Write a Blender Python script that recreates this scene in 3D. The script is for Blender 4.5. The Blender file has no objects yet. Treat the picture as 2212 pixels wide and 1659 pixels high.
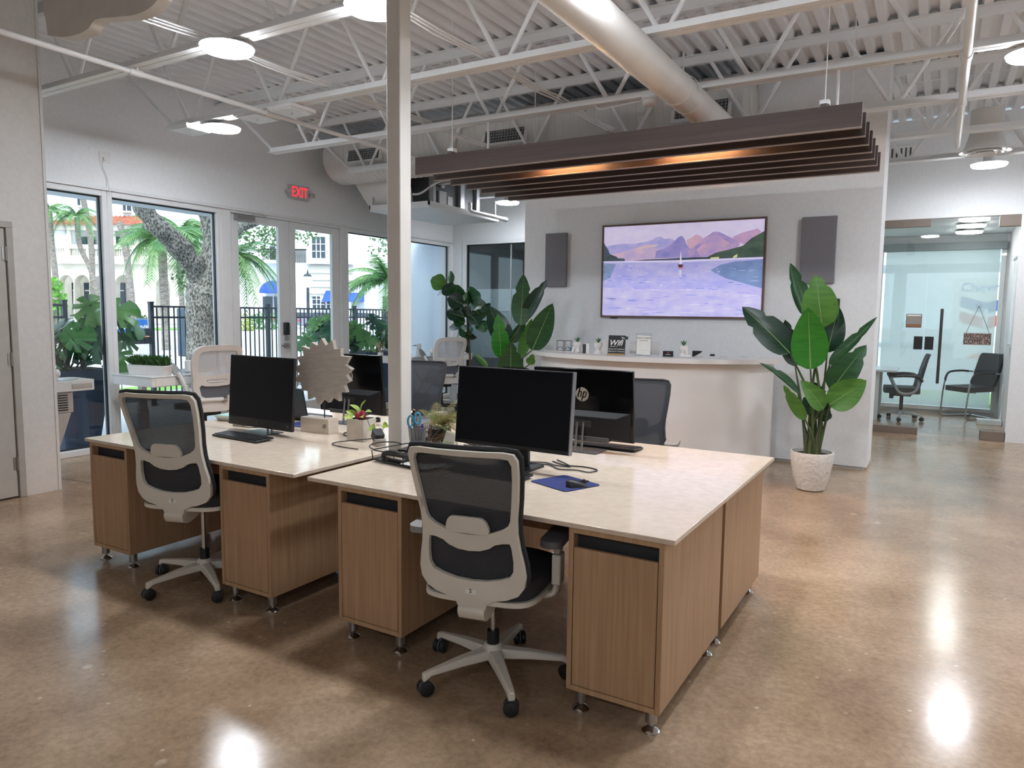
import bpy, math, random
from mathutils import Vector, Matrix, geometry, noise
S = bpy.context.scene
C = S.collection
R = random.Random(7)
pi = math.pi

# ---------------------------------------------------------------- camera
F, YAW, PIT, ROL = 1556.09, 0.53328, 0.097962, -0.011597
CAM = Vector((0, 0, 1.53))
fw = Vector((-math.sin(YAW) * math.cos(PIT), math.cos(YAW) * math.cos(PIT), -math.sin(PIT)))
rt = Vector((math.cos(YAW), math.sin(YAW), 0))
dn = fw.cross(rt)
rt2 = rt * math.cos(ROL) + dn * math.sin(ROL)
dn2 = -rt * math.sin(ROL) + dn * math.cos(ROL)
cd = bpy.data.cameras.new('camera')
cam = bpy.data.objects.new('camera', cd)
C.objects.link(cam)
m = Matrix((rt2, -dn2, -fw)).transposed().to_4x4()
m.translation = CAM
cam.matrix_world = m
cd.sensor_fit = 'HORIZONTAL'
cd.sensor_width = 36
cd.lens = F / 2212 * 36
cd.clip_end = 600
cd.clip_start = 0.05
S.camera = cam
S.view_settings.view_transform = 'Standard'
S.view_settings.look = 'None'
S.view_settings.exposure = 0.08
S.view_settings.gamma = 1.0
S.view_settings.use_curve_mapping = False
S.cycles.max_bounces = 5
S.cycles.diffuse_bounces = 4
S.cycles.glossy_bounces = 3
S.cycles.transmission_bounces = 4
S.cycles.transparent_max_bounces = 12
S.cycles.caustics_reflective = False
S.cycles.caustics_refractive = False
S.cycles.sample_clamp_indirect = 6
S.cycles.use_light_tree = False

# ---------------------------------------------------------------- sky
SKY_STRENGTH = 2.5
LAMP = 119.0
w = bpy.data.worlds.new('sky')
S.world = w
w.use_nodes = True
nt = w.node_tree
bg = nt.nodes['Background']
tc = nt.nodes.new('ShaderNodeTexCoord')
nz = nt.nodes.new('ShaderNodeTexNoise')
nz.inputs['Scale'].default_value = 2.5
nz.inputs['Detail'].default_value = 5
rp = nt.nodes.new('ShaderNodeValToRGB')
rp.color_ramp.elements[0].position = 0.35
rp.color_ramp.elements[0].color = (0.62, 0.80, 1.0, 1)
rp.color_ramp.elements[1].position = 0.65
rp.color_ramp.elements[1].color = (0.86, 0.94, 1.0, 1)
nt.links.new(tc.outputs['Generated'], nz.inputs['Vector'])
nt.links.new(nz.outputs['Fac'], rp.inputs['Fac'])
nt.links.new(rp.outputs['Color'], bg.inputs['Color'])
bg.inputs['Strength'].default_value = SKY_STRENGTH
# sun high behind thin cloud, lighting the street side facing the office
sd = bpy.data.lights.new('sun', 'SUN')
sd.energy = 3.3
sd.angle = 0.35
sd.color = (1.0, 0.97, 0.92)
sun = bpy.data.objects.new('sun', sd)
C.objects.link(sun)
sun.rotation_euler = (math.radians(32), math.radians(18), 0)
sun.location = (0, 0, 30)


# ---------------------------------------------------------------- materials
def lin(c):
    if isinstance(c, str):
        c = [int(c[i:i + 2], 16) / 255 for i in (0, 2, 4)]
    return tuple((x / 12.92 if x <= 0.04045 else ((x + 0.055) / 1.055) ** 2.4) for x in c[:3]) + (1,)


MATS = {}


def mat(name, col, rough=0.5, metal=0.0, col2=None, scale=(8, 8, 8), bump=0.0, emit=0, coat=0, spec=0.5,
        alpha=None, detail=2, lo=0.35, hi=0.65, trans=0, bscale=None):
    """principled material, colour mixed by object-space noise"""
    if name in MATS:
        return MATS[name]
    M = bpy.data.materials.new(name)
    M.use_nodes = True
    t = M.node_tree
    b = t.nodes['Principled BSDF']
    N = t.nodes.new
    L = t.links.new
    c1 = lin(col)
    c2 = lin(col2) if col2 else tuple(min(1, x * 0.93) for x in c1[:3]) + (1,)
    co = N('ShaderNodeTexCoord')
    mp = N('ShaderNodeMapping')
    mp.inputs['Scale'].default_value = scale
    L(co.outputs['Object'], mp.inputs['Vector'])
    n1 = N('ShaderNodeTexNoise')
    n1.inputs['Scale'].default_value = 1
    n1.inputs['Detail'].default_value = detail
    L(mp.outputs['Vector'], n1.inputs['Vector'])
    cr = N('ShaderNodeValToRGB')
    cr.color_ramp.elements[0].position = lo
    cr.color_ramp.elements[1].position = hi
    cr.color_ramp.elements[0].color = c1
    cr.color_ramp.elements[1].color = c2
    L(n1.outputs['Fac'], cr.inputs['Fac'])
    L(cr.outputs['Color'], b.inputs['Base Color'])
    b.inputs['Roughness'].default_value = rough
    b.inputs['Metallic'].default_value = metal
    b.inputs['Specular IOR Level'].default_value = spec
    if coat:
        b.inputs['Coat Weight'].default_value = coat
        b.inputs['Coat Roughness'].default_value = 0.05
    if emit:
        L(cr.outputs['Color'], b.inputs['Emission Color'])
        b.inputs['Emission Strength'].default_value = emit
        if emit < 10:
            M.cycles.emission_sampling = 'NONE'
    if bump:
        bp = N('ShaderNodeBump')
        bp.inputs['Strength'].default_value = bump
        bp.inputs['Distance'].default_value = 0.01
        src = n1
        if bscale:
            src = N('ShaderNodeTexNoise')
            src.inputs['Scale'].default_value = bscale
            src.inputs['Detail'].default_value = 3
            L(co.outputs['Object'], src.inputs['Vector'])
        L(src.outputs['Fac'], bp.inputs['Height'])
        L(bp.outputs['Normal'], b.inputs['Normal'])
    out = t.nodes['Material Output']
    if alpha is not None or trans:
        tr = N('ShaderNodeBsdfTransparent' if alpha is not None else 'ShaderNodeBsdfTranslucent')
        if trans and alpha is None:
            L(cr.outputs['Color'], tr.inputs['Color'])
        mx = N('ShaderNodeMixShader')
        mx.inputs['Fac'].default_value = (1 - alpha) if alpha is not None else trans
        L(b.outputs['BSDF'], mx.inputs[1])
        L(tr.outputs['BSDF'], mx.inputs[2])
        L(mx.outputs['Shader'], out.inputs['Surface'])
    MATS[name] = M
    return M


def glass(name, tint=(0.93, 0.97, 0.97), refl=1.0, haze=0.0):
    if name in MATS:
        return MATS[name]
    M = bpy.data.materials.new(name)
    M.use_nodes = True
    t = M.node_tree
    t.nodes.clear()
    N = t.nodes.new
    L = t.links.new
    o = N('ShaderNodeOutputMaterial')
    tr = N('ShaderNodeBsdfTransparent')
    tr.inputs['Color'].default_value = (*tint, 1)
    gl = N('ShaderNodeBsdfGlossy')
    gl.inputs['Roughness'].default_value = 0.01
    fr = N('ShaderNodeLayerWeight')
    fr.inputs['Blend'].default_value = 0.5
    pw = N('ShaderNodeMath')
    pw.operation = 'POWER'
    pw.inputs[1].default_value = 5
    L(fr.outputs['Facing'], pw.inputs[0])
    mu = N('ShaderNodeMath')
    mu.operation = 'MULTIPLY_ADD'
    mu.inputs[1].default_value = 0.9 * refl
    mu.inputs[2].default_value = 0.04 * refl
    mx = N('ShaderNodeMixShader')
    L(pw.outputs['Value'], mu.inputs[0])
    L(mu.outputs['Value'], mx.inputs['Fac'])
    L(tr.outputs['BSDF'], mx.inputs[1])
    L(gl.outputs['BSDF'], mx.inputs[2])
    last = mx
    if haze:
        df = N('ShaderNodeBsdfDiffuse')
        df.inputs['Color'].default_value = (0.75, 0.8, 0.82, 1)
        m2 = N('ShaderNodeMixShader')
        m2.inputs['Fac'].default_value = haze
        L(mx.outputs['Shader'], m2.inputs[1])
        L(df.outputs['BSDF'], m2.inputs[2])
        last = m2
    L(last.outputs['Shader'], o.inputs['Surface'])
    MATS[name] = M
    return M


def meshmat(name, col, fill, freq, axis='Z', rough=0.8):
    """woven mesh: opaque threads with see-through gaps, by a wave in object space"""
    if name in MATS:
        return MATS[name]
    M = mat(name, col, rough)
    t = M.node_tree
    N = t.nodes.new
    L = t.links.new
    b = t.nodes['Principled BSDF']
    co = N('ShaderNodeTexCoord')
    wv = N('ShaderNodeTexWave')
    wv.bands_direction = axis
    wv.inputs['Scale'].default_value = freq
    L(co.outputs['Object'], wv.inputs['Vector'])
    cr = N('ShaderNodeMapRange')
    cr.inputs['From Min'].default_value = 0
    cr.inputs['From Max'].default_value = 1
    cr.inputs['To Min'].default_value = max(0, fill - 0.25)
    cr.inputs['To Max'].default_value = min(1, fill + 0.25)
    L(wv.outputs['Fac'], cr.inputs['Value'])
    tr = N('ShaderNodeBsdfTransparent')
    mx = N('ShaderNodeMixShader')
    L(cr.outputs['Result'], mx.inputs['Fac'])
    L(tr.outputs['BSDF'], mx.inputs[1])
    L(b.outputs['BSDF'], mx.inputs[2])
    L(mx.outputs['Shader'], t.nodes['Material Output'].inputs['Surface'])
    return M


def shademat(name, col, see=0.3, thru=0.6):
    """sun-screen cloth: partly see-through, partly letting light through, partly reflecting"""
    M = mat(name, col, 0.9, col2=col, scale=(3, 3, 60), trans=thru)
    t = M.node_tree
    o = t.nodes['Material Output']
    src = o.inputs['Surface'].links[0].from_socket
    tr = t.nodes.new('ShaderNodeBsdfTransparent')
    mx = t.nodes.new('ShaderNodeMixShader')
    mx.inputs['Fac'].default_value = see
    t.links.new(src, mx.inputs[1])
    t.links.new(tr.outputs['BSDF'], mx.inputs[2])
    t.links.new(mx.outputs['Shader'], o.inputs['Surface'])
    return M


def wood(name, c1, c2, sc=(60, 60, 2.2), rough=0.5, wave=3.0):
    """grain running along the axis with the small scale"""
    if name in MATS:
        return MATS[name]
    M = mat(name, c1, rough, col2=c2, scale=sc, detail=4, lo=0.3, hi=0.72)
    return M


def floormat():
    M = bpy.data.materials.new('polished_concrete')
    M.use_nodes = True
    t = M.node_tree
    N = t.nodes.new
    L = t.links.new
    b = t.nodes['Principled BSDF']
    co = N('ShaderNodeTexCoord')
    def nzn(s, d=6, r=0.6):
        n = N('ShaderNodeTexNoise')
        n.inputs['Scale'].default_value = s
        n.inputs['Detail'].default_value = d
        n.inputs['Roughness'].default_value = r
        L(co.outputs['Object'], n.inputs['Vector'])
        return n
    def ramp(src, stops):
        r = N('ShaderNodeValToRGB')
        e = r.color_ramp.elements
        e[0].position, e[0].color = stops[0][0], stops[0][1]
        e[1].position, e[1].color = stops[-1][0], stops[-1][1]
        for p, c in stops[1:-1]:
            x = e.new(p)
            x.color = c
        L(src, r.inputs['Fac'])
        return r
    big = ramp(nzn(1.1, 5, 0.62).outputs['Fac'], [(0.28, lin('846c56')), (0.5, lin('a1886e')), (0.72, lin('bfa68c'))])
    fine = ramp(nzn(38, 3, 0.7).outputs['Fac'], [(0.3, (0.74, 0.74, 0.74, 1)), (0.7, (1.08, 1.08, 1.08, 1))])
    mul = N('ShaderNodeMixRGB')
    mul.blend_type = 'MULTIPLY'
    mul.inputs['Fac'].default_value = 1
    L(big.outputs['Color'], mul.inputs['Color1'])
    L(fine.outputs['Color'], mul.inputs['Color2'])
    vo = N('ShaderNodeTexVoronoi')
    vo.inputs['Scale'].default_value = 9
    vo.inputs['Randomness'].default_value = 1
    L(co.outputs['Object'], vo.inputs['Vector'])
    spk = ramp(vo.outputs['Distance'], [(0.0, (1, 1, 1, 1)), (0.055, (1, 1, 1, 1)), (0.085, (0, 0, 0, 1))])
    gate = ramp(nzn(3.1, 2).outputs['Fac'], [(0.44, (0, 0, 0, 1)), (0.52, (1, 1, 1, 1))])
    ml = N('ShaderNodeMath')
    ml.operation = 'MULTIPLY'
    L(spk.outputs['Color'], ml.inputs[0])
    L(gate.outputs['Color'], ml.inputs[1])
    vo2 = N('ShaderNodeTexVoronoi')
    vo2.inputs['Scale'].default_value = 2.6
    L(co.outputs['Object'], vo2.inputs['Vector'])
    spk2 = ramp(vo2.outputs['Distance'], [(0.0, (1, 1, 1, 1)), (0.05, (0.8, 0.8, 0.8, 1)), (0.075, (0, 0, 0, 1))])
    gate2 = ramp(nzn(6, 3).outputs['Fac'], [(0.45, (0, 0, 0, 1)), (0.55, (1, 1, 1, 1))])
    ml2 = N('ShaderNodeMath')
    ml2.operation = 'MULTIPLY'
    L(spk2.outputs['Color'], ml2.inputs[0])
    L(gate2.outputs['Color'], ml2.inputs[1])
    mxm = N('ShaderNodeMath')
    mxm.operation = 'MAXIMUM'
    L(ml.outputs['Value'], mxm.inputs[0])
    L(ml2.outputs['Value'], mxm.inputs[1])
    dim = N('ShaderNodeMath')
    dim.operation = 'MULTIPLY'
    dim.inputs[1].default_value = 0.55
    L(mxm.outputs['Value'], dim.inputs[0])
    mx = N('ShaderNodeMixRGB')
    mx.inputs['Color2'].default_value = lin('d2c4ad')
    L(dim.outputs['Value'], mx.inputs['Fac'])
    L(mul.outputs['Color'], mx.inputs['Color1'])
    L(mx.outputs['Color'], b.inputs['Base Color'])
    rr = N('ShaderNodeMapRange')
    rr.inputs['To Min'].default_value = 0.09
    rr.inputs['To Max'].default_value = 0.28
    L(nzn(2.3, 3).outputs['Fac'], rr.inputs['Value'])
    L(rr.outputs['Result'], b.inputs['Roughness'])
    bp = N('ShaderNodeBump')
    bp.inputs['Strength'].default_value = 0.03
    bp.inputs['Distance'].default_value = 0.02
    L(nzn(5, 2).outputs['Fac'], bp.inputs['Height'])
    L(bp.outputs['Normal'], b.inputs['Normal'])
    b.inputs['Specular IOR Level'].default_value = 0.45
    return M


WALL = mat('wall_paint', 'e8eaec', 0.7, col2='e4e6e8', scale=(30, 30, 30))
WALLG = mat('wall_paint_grey', 'cfccc8', 0.7, col2='cac7c3', scale=(30, 30, 30))
CEIL = mat('ceiling_paint', 'f2f3f5', 0.6, col2='eff0f2', scale=(5, 5, 5))
FRAME = mat('aluminium_white', 'dfe1e2', 0.4, scale=(3, 3, 3))
STEEL = mat('white_steel', 'f0f1f2', 0.45, col2='eceded', scale=(4, 4, 4))
COLM = mat('column_paint', 'd9d5cf', 0.5, scale=(3, 3, 3))
OAK = wood('oak_veneer', 'b79674', 'a07d5d', (70, 70, 2.0))
OAKE = wood('oak_edge', 'bc9b78', 'a98662', (70, 70, 2.0))
DKIN = mat('joint_shade_black', '2a2a2c', 0.7)
QUARTZ = mat('white_quartz', 'd9c9b7', 0.12, col2='d1c0ad', scale=(25, 25, 25), spec=0.5)
CHROME = mat('chrome', 'c9c9c9', 0.12, 1.0)
BRUSH = mat('brushed_steel', 'b5b3b0', 0.32, 1.0, scale=(4, 4, 120))
WPLA = mat('white_plastic', 'd8d2c6', 0.4, scale=(5, 5, 5))
WPLB = mat('cool_white_plastic', 'e3e2e0', 0.4, scale=(5, 5, 5))
BPLA = mat('black_plastic', '1b1c1e', 0.45)
BPLG = mat('gloss_black', '08090b', 0.12, spec=0.35)
SCRN = mat('dark_screen', '060a12', 0.22, spec=0.25)
GREYP = mat('grey_plastic', '56565a', 0.5)
PADG = mat('arm_pad_grey', '8d8b88', 0.6)
FABD = mat('charcoal_fabric', '35363a', 0.85, col2='2b2c30', scale=(300, 300, 300), bump=0.2)
MESHD = meshmat('charcoal_mesh', '3a3c42', 0.86, 95)
MESHW = meshmat('white_mesh', 'dfe3ea', 0.62, 40)
FABG = mat('grey_fabric', '6c7079', 0.85, col2='62666f', scale=(250, 250, 250), bump=0.2)
FELT = mat('grey_felt', '85848a', 0.95, col2='75747a', scale=(180, 180, 180), bump=0.3)
SLAT = wood('walnut_slat', '402e26', '2f211b', (1.2, 60, 60), 0.6)
TVWOOD = wood('tv_frame_wood', '6e564a', '5b473e', (2, 60, 60), 0.45)
LEAF = mat('leaf_green', '2f5a33', 0.35, col2='244a2b', scale=(6, 6, 40), trans=0.18)
LEAFL = mat('leaf_light', '5b8a3a', 0.35, col2='4b7a33', scale=(6, 6, 40), trans=0.25)
LEAFB = mat('leaf_bright', '3a8a2c', 0.35, col2='2f7a28', scale=(6, 6, 40), trans=0.25)
LEAFD = mat('leaf_dark', '1f3d2c', 0.3, col2='183225', scale=(6, 6, 40), trans=0.1)
RIB = mat('leaf_midrib', '7d9a5c', 0.5)
STEM = mat('plant_stem', '4a5a32', 0.6, col2='3a4a2a', scale=(20, 20, 4))
SOIL = mat('soil', '2c261f', 0.95, col2='1e1a15', scale=(60, 60, 60), bump=0.8)
POTW = mat('white_ceramic', 'dedad4', 0.6, scale=(30, 30, 30), bump=0.9, col2='d6d2cc')
CERAM = mat('smooth_ceramic', 'e9e4e0', 0.35)
CONC = mat('light_concrete', 'cdc5ba', 0.85, col2='bfb6aa', scale=(14, 14, 14), bump=0.15)
PALEW = wood('shaded_pale_wood', 'aaa299', '9b938a', (14, 14, 70), 0.7)  # pale wood, darkened: the sun disc's shade is put into the colour
PAPER = mat('paper', 'eceae4', 0.7)
GLS = glass('window_glass', (0.95, 0.985, 0.99))
GLSO = glass('office_glass', (0.93, 0.965, 0.96))
GLSC = glass('clear_glass', (0.93, 0.95, 0.95))
NAVY = mat('navy_fabric', '24306a', 0.8, scale=(200, 200, 200), bump=0.2)
LAMPO = mat('office_lamp', 'fffcfa', 0.5, emit=26)
LAMPE = mat('lamp_diffuser', 'f3f8ff', 0.5, emit=LAMP)
FLOORM = floormat()


# ---------------------------------------------------------------- geometry helpers
class MB:
    def __init__(s):
        s.v, s.f, s.m = [], [], []

    def add(s, v, f, mi=0):
        o = len(s.v)
        s.v += [tuple(p) for p in v]
        s.f += [tuple(i + o for i in q) for q in f]
        s.m += [mi] * len(f)
        return s

    def box(s, x0, y0, z0, x1, y1, z1, mi=0, rot=None, about=None):
        x0, x1 = min(x0, x1), max(x0, x1)
        y0, y1 = min(y0, y1), max(y0, y1)
        z0, z1 = min(z0, z1), max(z0, z1)
        v = [(x0, y0, z0), (x1, y0, z0), (x1, y1, z0), (x0, y1, z0), (x0, y0, z1), (x1, y0, z1), (x1, y1, z1), (x0, y1, z1)]
        if rot is not None:
            a = Vector(about) if about else Vector(((x0 + x1) / 2, (y0 + y1) / 2, (z0 + z1) / 2))
            v = [rot @ (Vector(p) - a) + a for p in v]
        return s.add(v, [(0, 3, 2, 1), (4, 5, 6, 7), (0, 1, 5, 4), (1, 2, 6, 5), (2, 3, 7, 6), (3, 0, 4, 7)], mi)

    def bar(s, p, q, a, b, up=(0, 0, 1), mi=0):
        """box from p to q, a wide, b high"""
        p, q = Vector(p), Vector(q)
        d = (q - p).normalized()
        u = Vector(up)
        x = d.cross(u)
        if x.length < 1e-4:
            x = d.cross(Vector((1, 0, 0)))
        x.normalize()
        y = x.cross(d).normalized()
        v = []
        for c in (p, q):
            for i, j in ((-1, -1), (1, -1), (1, 1), (-1, 1)):
                v.append(c + x * i * a / 2 + y * j * b / 2)
        return s.add(v, [(3, 2, 1, 0), (4, 5, 6, 7), (0, 1, 5, 4), (1, 2, 6, 5), (2, 3, 7, 6), (3, 0, 4, 7)], mi)

    def tube(s, pts, r, n=8, closed=False, cap=True, mi=0, flat=1.0):
        pts = [Vector(p) for p in pts]
        k = len(pts)
        rs = r if isinstance(r, (list, tuple)) else [r] * k
        prev = None
        rings = []
        for i, p in enumerate(pts):
            if closed:
                d = (pts[(i + 1) % k] - pts[i - 1])
            else:
                d = pts[min(i + 1, k - 1)] - pts[max(i - 1, 0)]
            d.normalize()
            if prev is None:
                a = d.cross(Vector((0, 0, 1)))
                if a.length < 1e-3:
                    a = d.cross(Vector((0, 1, 0)))
                a.normalize()
            else:
                a = prev - d * prev.dot(d)
                a.normalize()
            prev = a
            b = d.cross(a)
            rings.append([p + (a * math.cos(t) + b * math.sin(t) * flat) * rs[i] for t in [2 * pi * j / n for j in range(n)]])
        v = [q for g in rings for q in g]
        f = []
        for i in range(k if closed else k - 1):
            i2 = (i + 1) % k
            for j in range(n):
                j2 = (j + 1) % n
                f.append((i * n + j, i * n + j2, i2 * n + j2, i2 * n + j))
        if cap and not closed:
            f.append(tuple(reversed(range(n))))
            f.append(tuple((k - 1) * n + j for j in range(n)))
        return s.add(v, f, mi)

    def cyl(s, p, q, r, r2=None, n=16, mi=0):
        return s.tube([p, q], [r, r if r2 is None else r2], n, mi=mi)

    def lathe(s, prof, c=(0, 0, 0), n=24, mi=0, capb=True, capt=True, axis=None):
        c = Vector(c)
        rot = Vector((0, 0, 1)).rotation_difference(Vector(axis)).to_matrix() if axis else Matrix.Identity(3)
        v = []
        for r, z in prof:
            for j in range(n):
                t = 2 * pi * j / n
                v.append(c + rot @ Vector((r * math.cos(t), r * math.sin(t), z)))
        f = []
        for i in range(len(prof) - 1):
            for j in range(n):
                j2 = (j + 1) % n
                f.append((i * n + j, i * n + j2, (i + 1) * n + j2, (i + 1) * n + j))
        if capb:
            f.append(tuple(reversed(range(n))))
        if capt:
            f.append(tuple((len(prof) - 1) * n + j for j in range(n)))
        return s.add(v, f, mi)

    def ell(s, c, r, n=14, mi=0, rot=None):
        c = Vector(c)
        if not isinstance(r, (tuple, list)):
            r = (r, r, r)
        v, f = [], []
        k = n // 2
        for i in range(k + 1):
            a = pi * i / k
            for j in range(n):
                t = 2 * pi * j / n
                p = Vector((r[0] * math.sin(a) * math.cos(t), r[1] * math.sin(a) * math.sin(t), -r[2] * math.cos(a)))
                if rot:
                    p = rot @ p
                v.append(c + p)
        for i in range(k):
            for j in range(n):
                j2 = (j + 1) % n
                f.append((i * n + j, i * n + j2, (i + 1) * n + j2, (i + 1) * n + j))
        return s.add(v, f, mi)

    def prism(s, poly, fn, h0, h1, mi=0):
        """poly of (u,v), fn(u,v,h)->xyz; faces made by triangulation so concave outlines hold"""
        k = len(poly)
        v = [fn(a, b, h0) for a, b in poly] + [fn(a, b, h1) for a, b in poly]
        tri = geometry.tessellate_polygon([[Vector((a, b, 0)) for a, b in poly]])
        f = [tuple(t) for t in tri] + [tuple(k + i for i in reversed(t)) for t in tri]
        f += [(i, (i + 1) % k, k + (i + 1) % k, k + i) for i in range(k)]
        return s.add(v, f, mi)

    def plate(s, outer, holes, fn, th, step=0.03, mi=0):
        """outline with holes, filled by constrained triangulation, mapped by fn(u,v,w), w in +-th/2"""
        vs, es = [], []
        for c in [outer] + holes:
            o = len(vs)
            vs += [Vector(p) for p in c]
            es += [(o + i, o + (i + 1) % len(c)) for i in range(len(c))]
        nb = len(vs)

        def inside(p, c):
            r = False
            for i in range(len(c)):
                a, b = c[i], c[i - 1]
                if (a[1] > p[1]) != (b[1] > p[1]) and p[0] < (b[0] - a[0]) * (p[1] - a[1]) / (b[1] - a[1]) + a[0]:
                    r = not r
            return r

        def ok(p):
            return inside(p, outer) and not any(inside(p, h) for h in holes)
        us = [p[0] for p in outer]
        ws = [p[1] for p in outer]
        u = min(us) + step / 2
        while u < max(us):
            y = min(ws) + step / 2
            while y < max(ws):
                if ok((u, y)) and min((Vector((u, y)) - q).length for q in vs[:nb]) > step * 0.45:
                    vs.append(Vector((u, y)))
                y += step
            u += step
        r = geometry.delaunay_2d_cdt(vs, es, [], 0, 1e-6)
        V, Fs = r[0], [t for t in r[2] if ok(tuple(sum((r[0][i] for i in t), Vector((0, 0))) / len(t)))]
        k = len(V)
        v = [fn(p[0], p[1], -th / 2) for p in V] + [fn(p[0], p[1], th / 2) for p in V]
        f = [tuple(t) for t in Fs] + [tuple(k + i for i in reversed(t)) for t in Fs]
        cnt = {}
        for t in Fs:
            for i in range(len(t)):
                a, b = t[i], t[(i + 1) % len(t)]
                cnt.setdefault((min(a, b), max(a, b)), []).append((a, b))
        for e, l in cnt.items():
            if len(l) == 1:
                a, b = l[0]
                f.append((b, a, k + a, k + b))
        return s.add(v, f, mi)

    def xf(s, M):
        s.v = [tuple(M @ Vector(p)) for p in s.v]
        return s


def fixn(me):
    import bmesh
    b = bmesh.new()
    b.from_mesh(me)
    bmesh.ops.recalc_face_normals(b, faces=b.faces)
    b.to_mesh(me)
    b.free()


def build(mb, name, ms, parent=None, world=None, smooth=35, bevel=0, seg=2, sub=0, fix=True):
    """one mesh object; world: subtract this origin (default: bbox base centre when top-level)"""
    if not isinstance(ms, (list, tuple)):
        ms = [ms]
    v = mb.v
    loc = Vector((0, 0, 0))
    if world is not None:
        o = Vector(world)
        v = [(p[0] - o[0], p[1] - o[1], p[2] - o[2]) for p in v]
        if parent is None:
            loc = o
    elif parent is None:
        a = [min(p[i] for p in v) for i in range(3)]
        b = [max(p[i] for p in v) for i in range(3)]
        loc = Vector(((a[0] + b[0]) / 2, (a[1] + b[1]) / 2, a[2]))
        v = [(p[0] - loc[0], p[1] - loc[1], p[2] - loc[2]) for p in v]
    me = bpy.data.meshes.new(name)
    me.from_pydata(v, [], mb.f)
    for q in ms:
        me.materials.append(q)
    me.polygons.foreach_set('material_index', mb.m)
    if fix:
        fixn(me)
    if smooth:
        me.polygons.foreach_set('use_smooth', [True] * len(me.polygons))
        me.set_sharp_from_angle(angle=math.radians(smooth))
    me.update()
    o = bpy.data.objects.new(name, me)
    C.objects.link(o)
    o.location = loc
    if parent is not None:
        o.parent = parent
    if bevel:
        md = o.modifiers.new('bevel', 'BEVEL')
        md.width = bevel
        md.segments = seg
        md.limit_method = 'ANGLE'
        md.angle_limit = math.radians(40)
    if sub:
        md = o.modifiers.new('sub', 'SUBSURF')
        md.levels = md.render_levels = sub
    return o


def tag(o, label=None, cat=None, group=None, kind=None):
    if label:
        o['label'] = label
    if cat:
        o['category'] = cat
    if group:
        o['group'] = group
    if kind:
        o['kind'] = kind
    return o


def T(name, label, cat, loc=(0, 0, 0), rz=0, group=None):
    o = bpy.data.objects.new(name, None)
    C.objects.link(o)
    o.empty_display_size = 0.1
    o.location = loc
    o.rotation_euler = (0, 0, rz)
    return tag(o, label, cat, group)


def P(root, name, mb, ms, world=False, label=None, **k):
    """a part; world=True when its coordinates are world ones and the root is unrotated"""
    o = build(mb, name, ms, root, world=tuple(wloc(root)) if world else None, **k)
    if label:
        o['label'] = label
    return o


def wloc(o):
    p = Vector(o.location)
    while o.parent:
        o = o.parent
        p += o.location
    return p


def copy_tree(o, parent=None):
    c = o.copy()
    C.objects.link(c)
    c.parent = parent
    for ch in list(o.children):
        copy_tree(ch, c)
    return c


def struct(name, mb, ms, label=None, parent=None, **k):
    o = build(mb, name, ms, parent, **k)
    if parent is None:
        o['kind'] = 'structure'
    if label:
        o['label'] = label
    return o


def one(name, mb, ms, label, cat, group=None, **k):
    return tag(build(mb, name, ms, **k), label, cat, group)


def ray(x, y):
    return rt2 * ((x - 1106) / F) + dn2 * ((y - 829.5) / F) + fw


def at(x, y, X=None, Y=None, Z=None):
    """the photo's point x,y at a known wall, depth or height"""
    d = ray(x, y)
    t = (X - CAM[0]) / d[0] if X is not None else (Y - CAM[1]) / d[1] if Y is not None else (Z - CAM[2]) / d[2]
    return CAM + d * t


def rrect(x0, y0, x1, y1, r, n=5):
    p = []
    for cx, cy, a in ((x1 - r, y0 + r, -90), (x1 - r, y1 - r, 0), (x0 + r, y1 - r, 90), (x0 + r, y0 + r, 180)):
        for i in range(n + 1):
            t = math.radians(a + 90 * i / n)
            p.append((cx + r * math.cos(t), cy + r * math.sin(t)))
    return p


def smoothc(pts, n=6, closed=True):
    """Catmull-Rom through 2D or 3D points"""
    k = len(pts)
    out = []
    P_ = [Vector(p) for p in pts]
    for i in range(k if closed else k - 1):
        a = P_[(i - 1) % k] if closed or i > 0 else P_[0]
        b = P_[i]
        c = P_[(i + 1) % k]
        d = P_[(i + 2) % k] if closed or i + 2 < k else P_[-1]
        for j in range(n):
            t = j / n
            out.append(0.5 * ((2 * b) + (c - a) * t + (2 * a - 5 * b + 4 * c - d) * t * t + (3 * b - a - 3 * c + d) * t ** 3))
    if not closed:
        out.append(P_[-1])
    return [tuple(p) for p in out]


def text(name, s, size, ms, parent, loc, rot, align='CENTER', depth=0.0008, shear=0, sx=1.0, bold=0.0):
    cu = bpy.data.curves.new(name, 'FONT')
    cu.body = s
    cu.size = size
    cu.align_x = align
    cu.align_y = 'CENTER'
    cu.extrude = depth
    cu.shear = shear
    cu.offset = bold
    cu.resolution_u = 3
    o = bpy.data.objects.new(name, cu)
    C.objects.link(o)
    dg = bpy.context.evaluated_depsgraph_get()
    me = bpy.data.meshes.new_from_object(o.evaluated_get(dg))
    bpy.data.objects.remove(o)
    me.materials.clear()
    me.materials.append(ms)
    q = bpy.data.objects.new(name, me)
    C.objects.link(q)
    q.parent = parent
    q.location = loc
    q.rotation_euler = rot
    q.scale = (sx, 1, 1)
    return q


# ================================================================ room shell
DK = 4.05          # underside of roof deck
XW = -7.65         # window wall, inner face
YT = 7.93          # screen wall, front face
YB = 10.8          # back glass line
fl = struct('floor', MB().box(-7.9, -4.2, -0.15, 4.4, 14.0, 0.0), FLOORM, 'polished brown concrete floor with pale aggregate specks', smooth=0)
ja, jb = at(131, 1029, Z=0.0), at(205, 1045, Z=0.0)
P(fl, 'saw_joint', MB().bar((ja[0] - 0.5, ja[1] - 0.1, 0.0008), (jb[0], jb[1], 0.0008), 0.006, 0.0012), DKIN, world=True)

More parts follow.
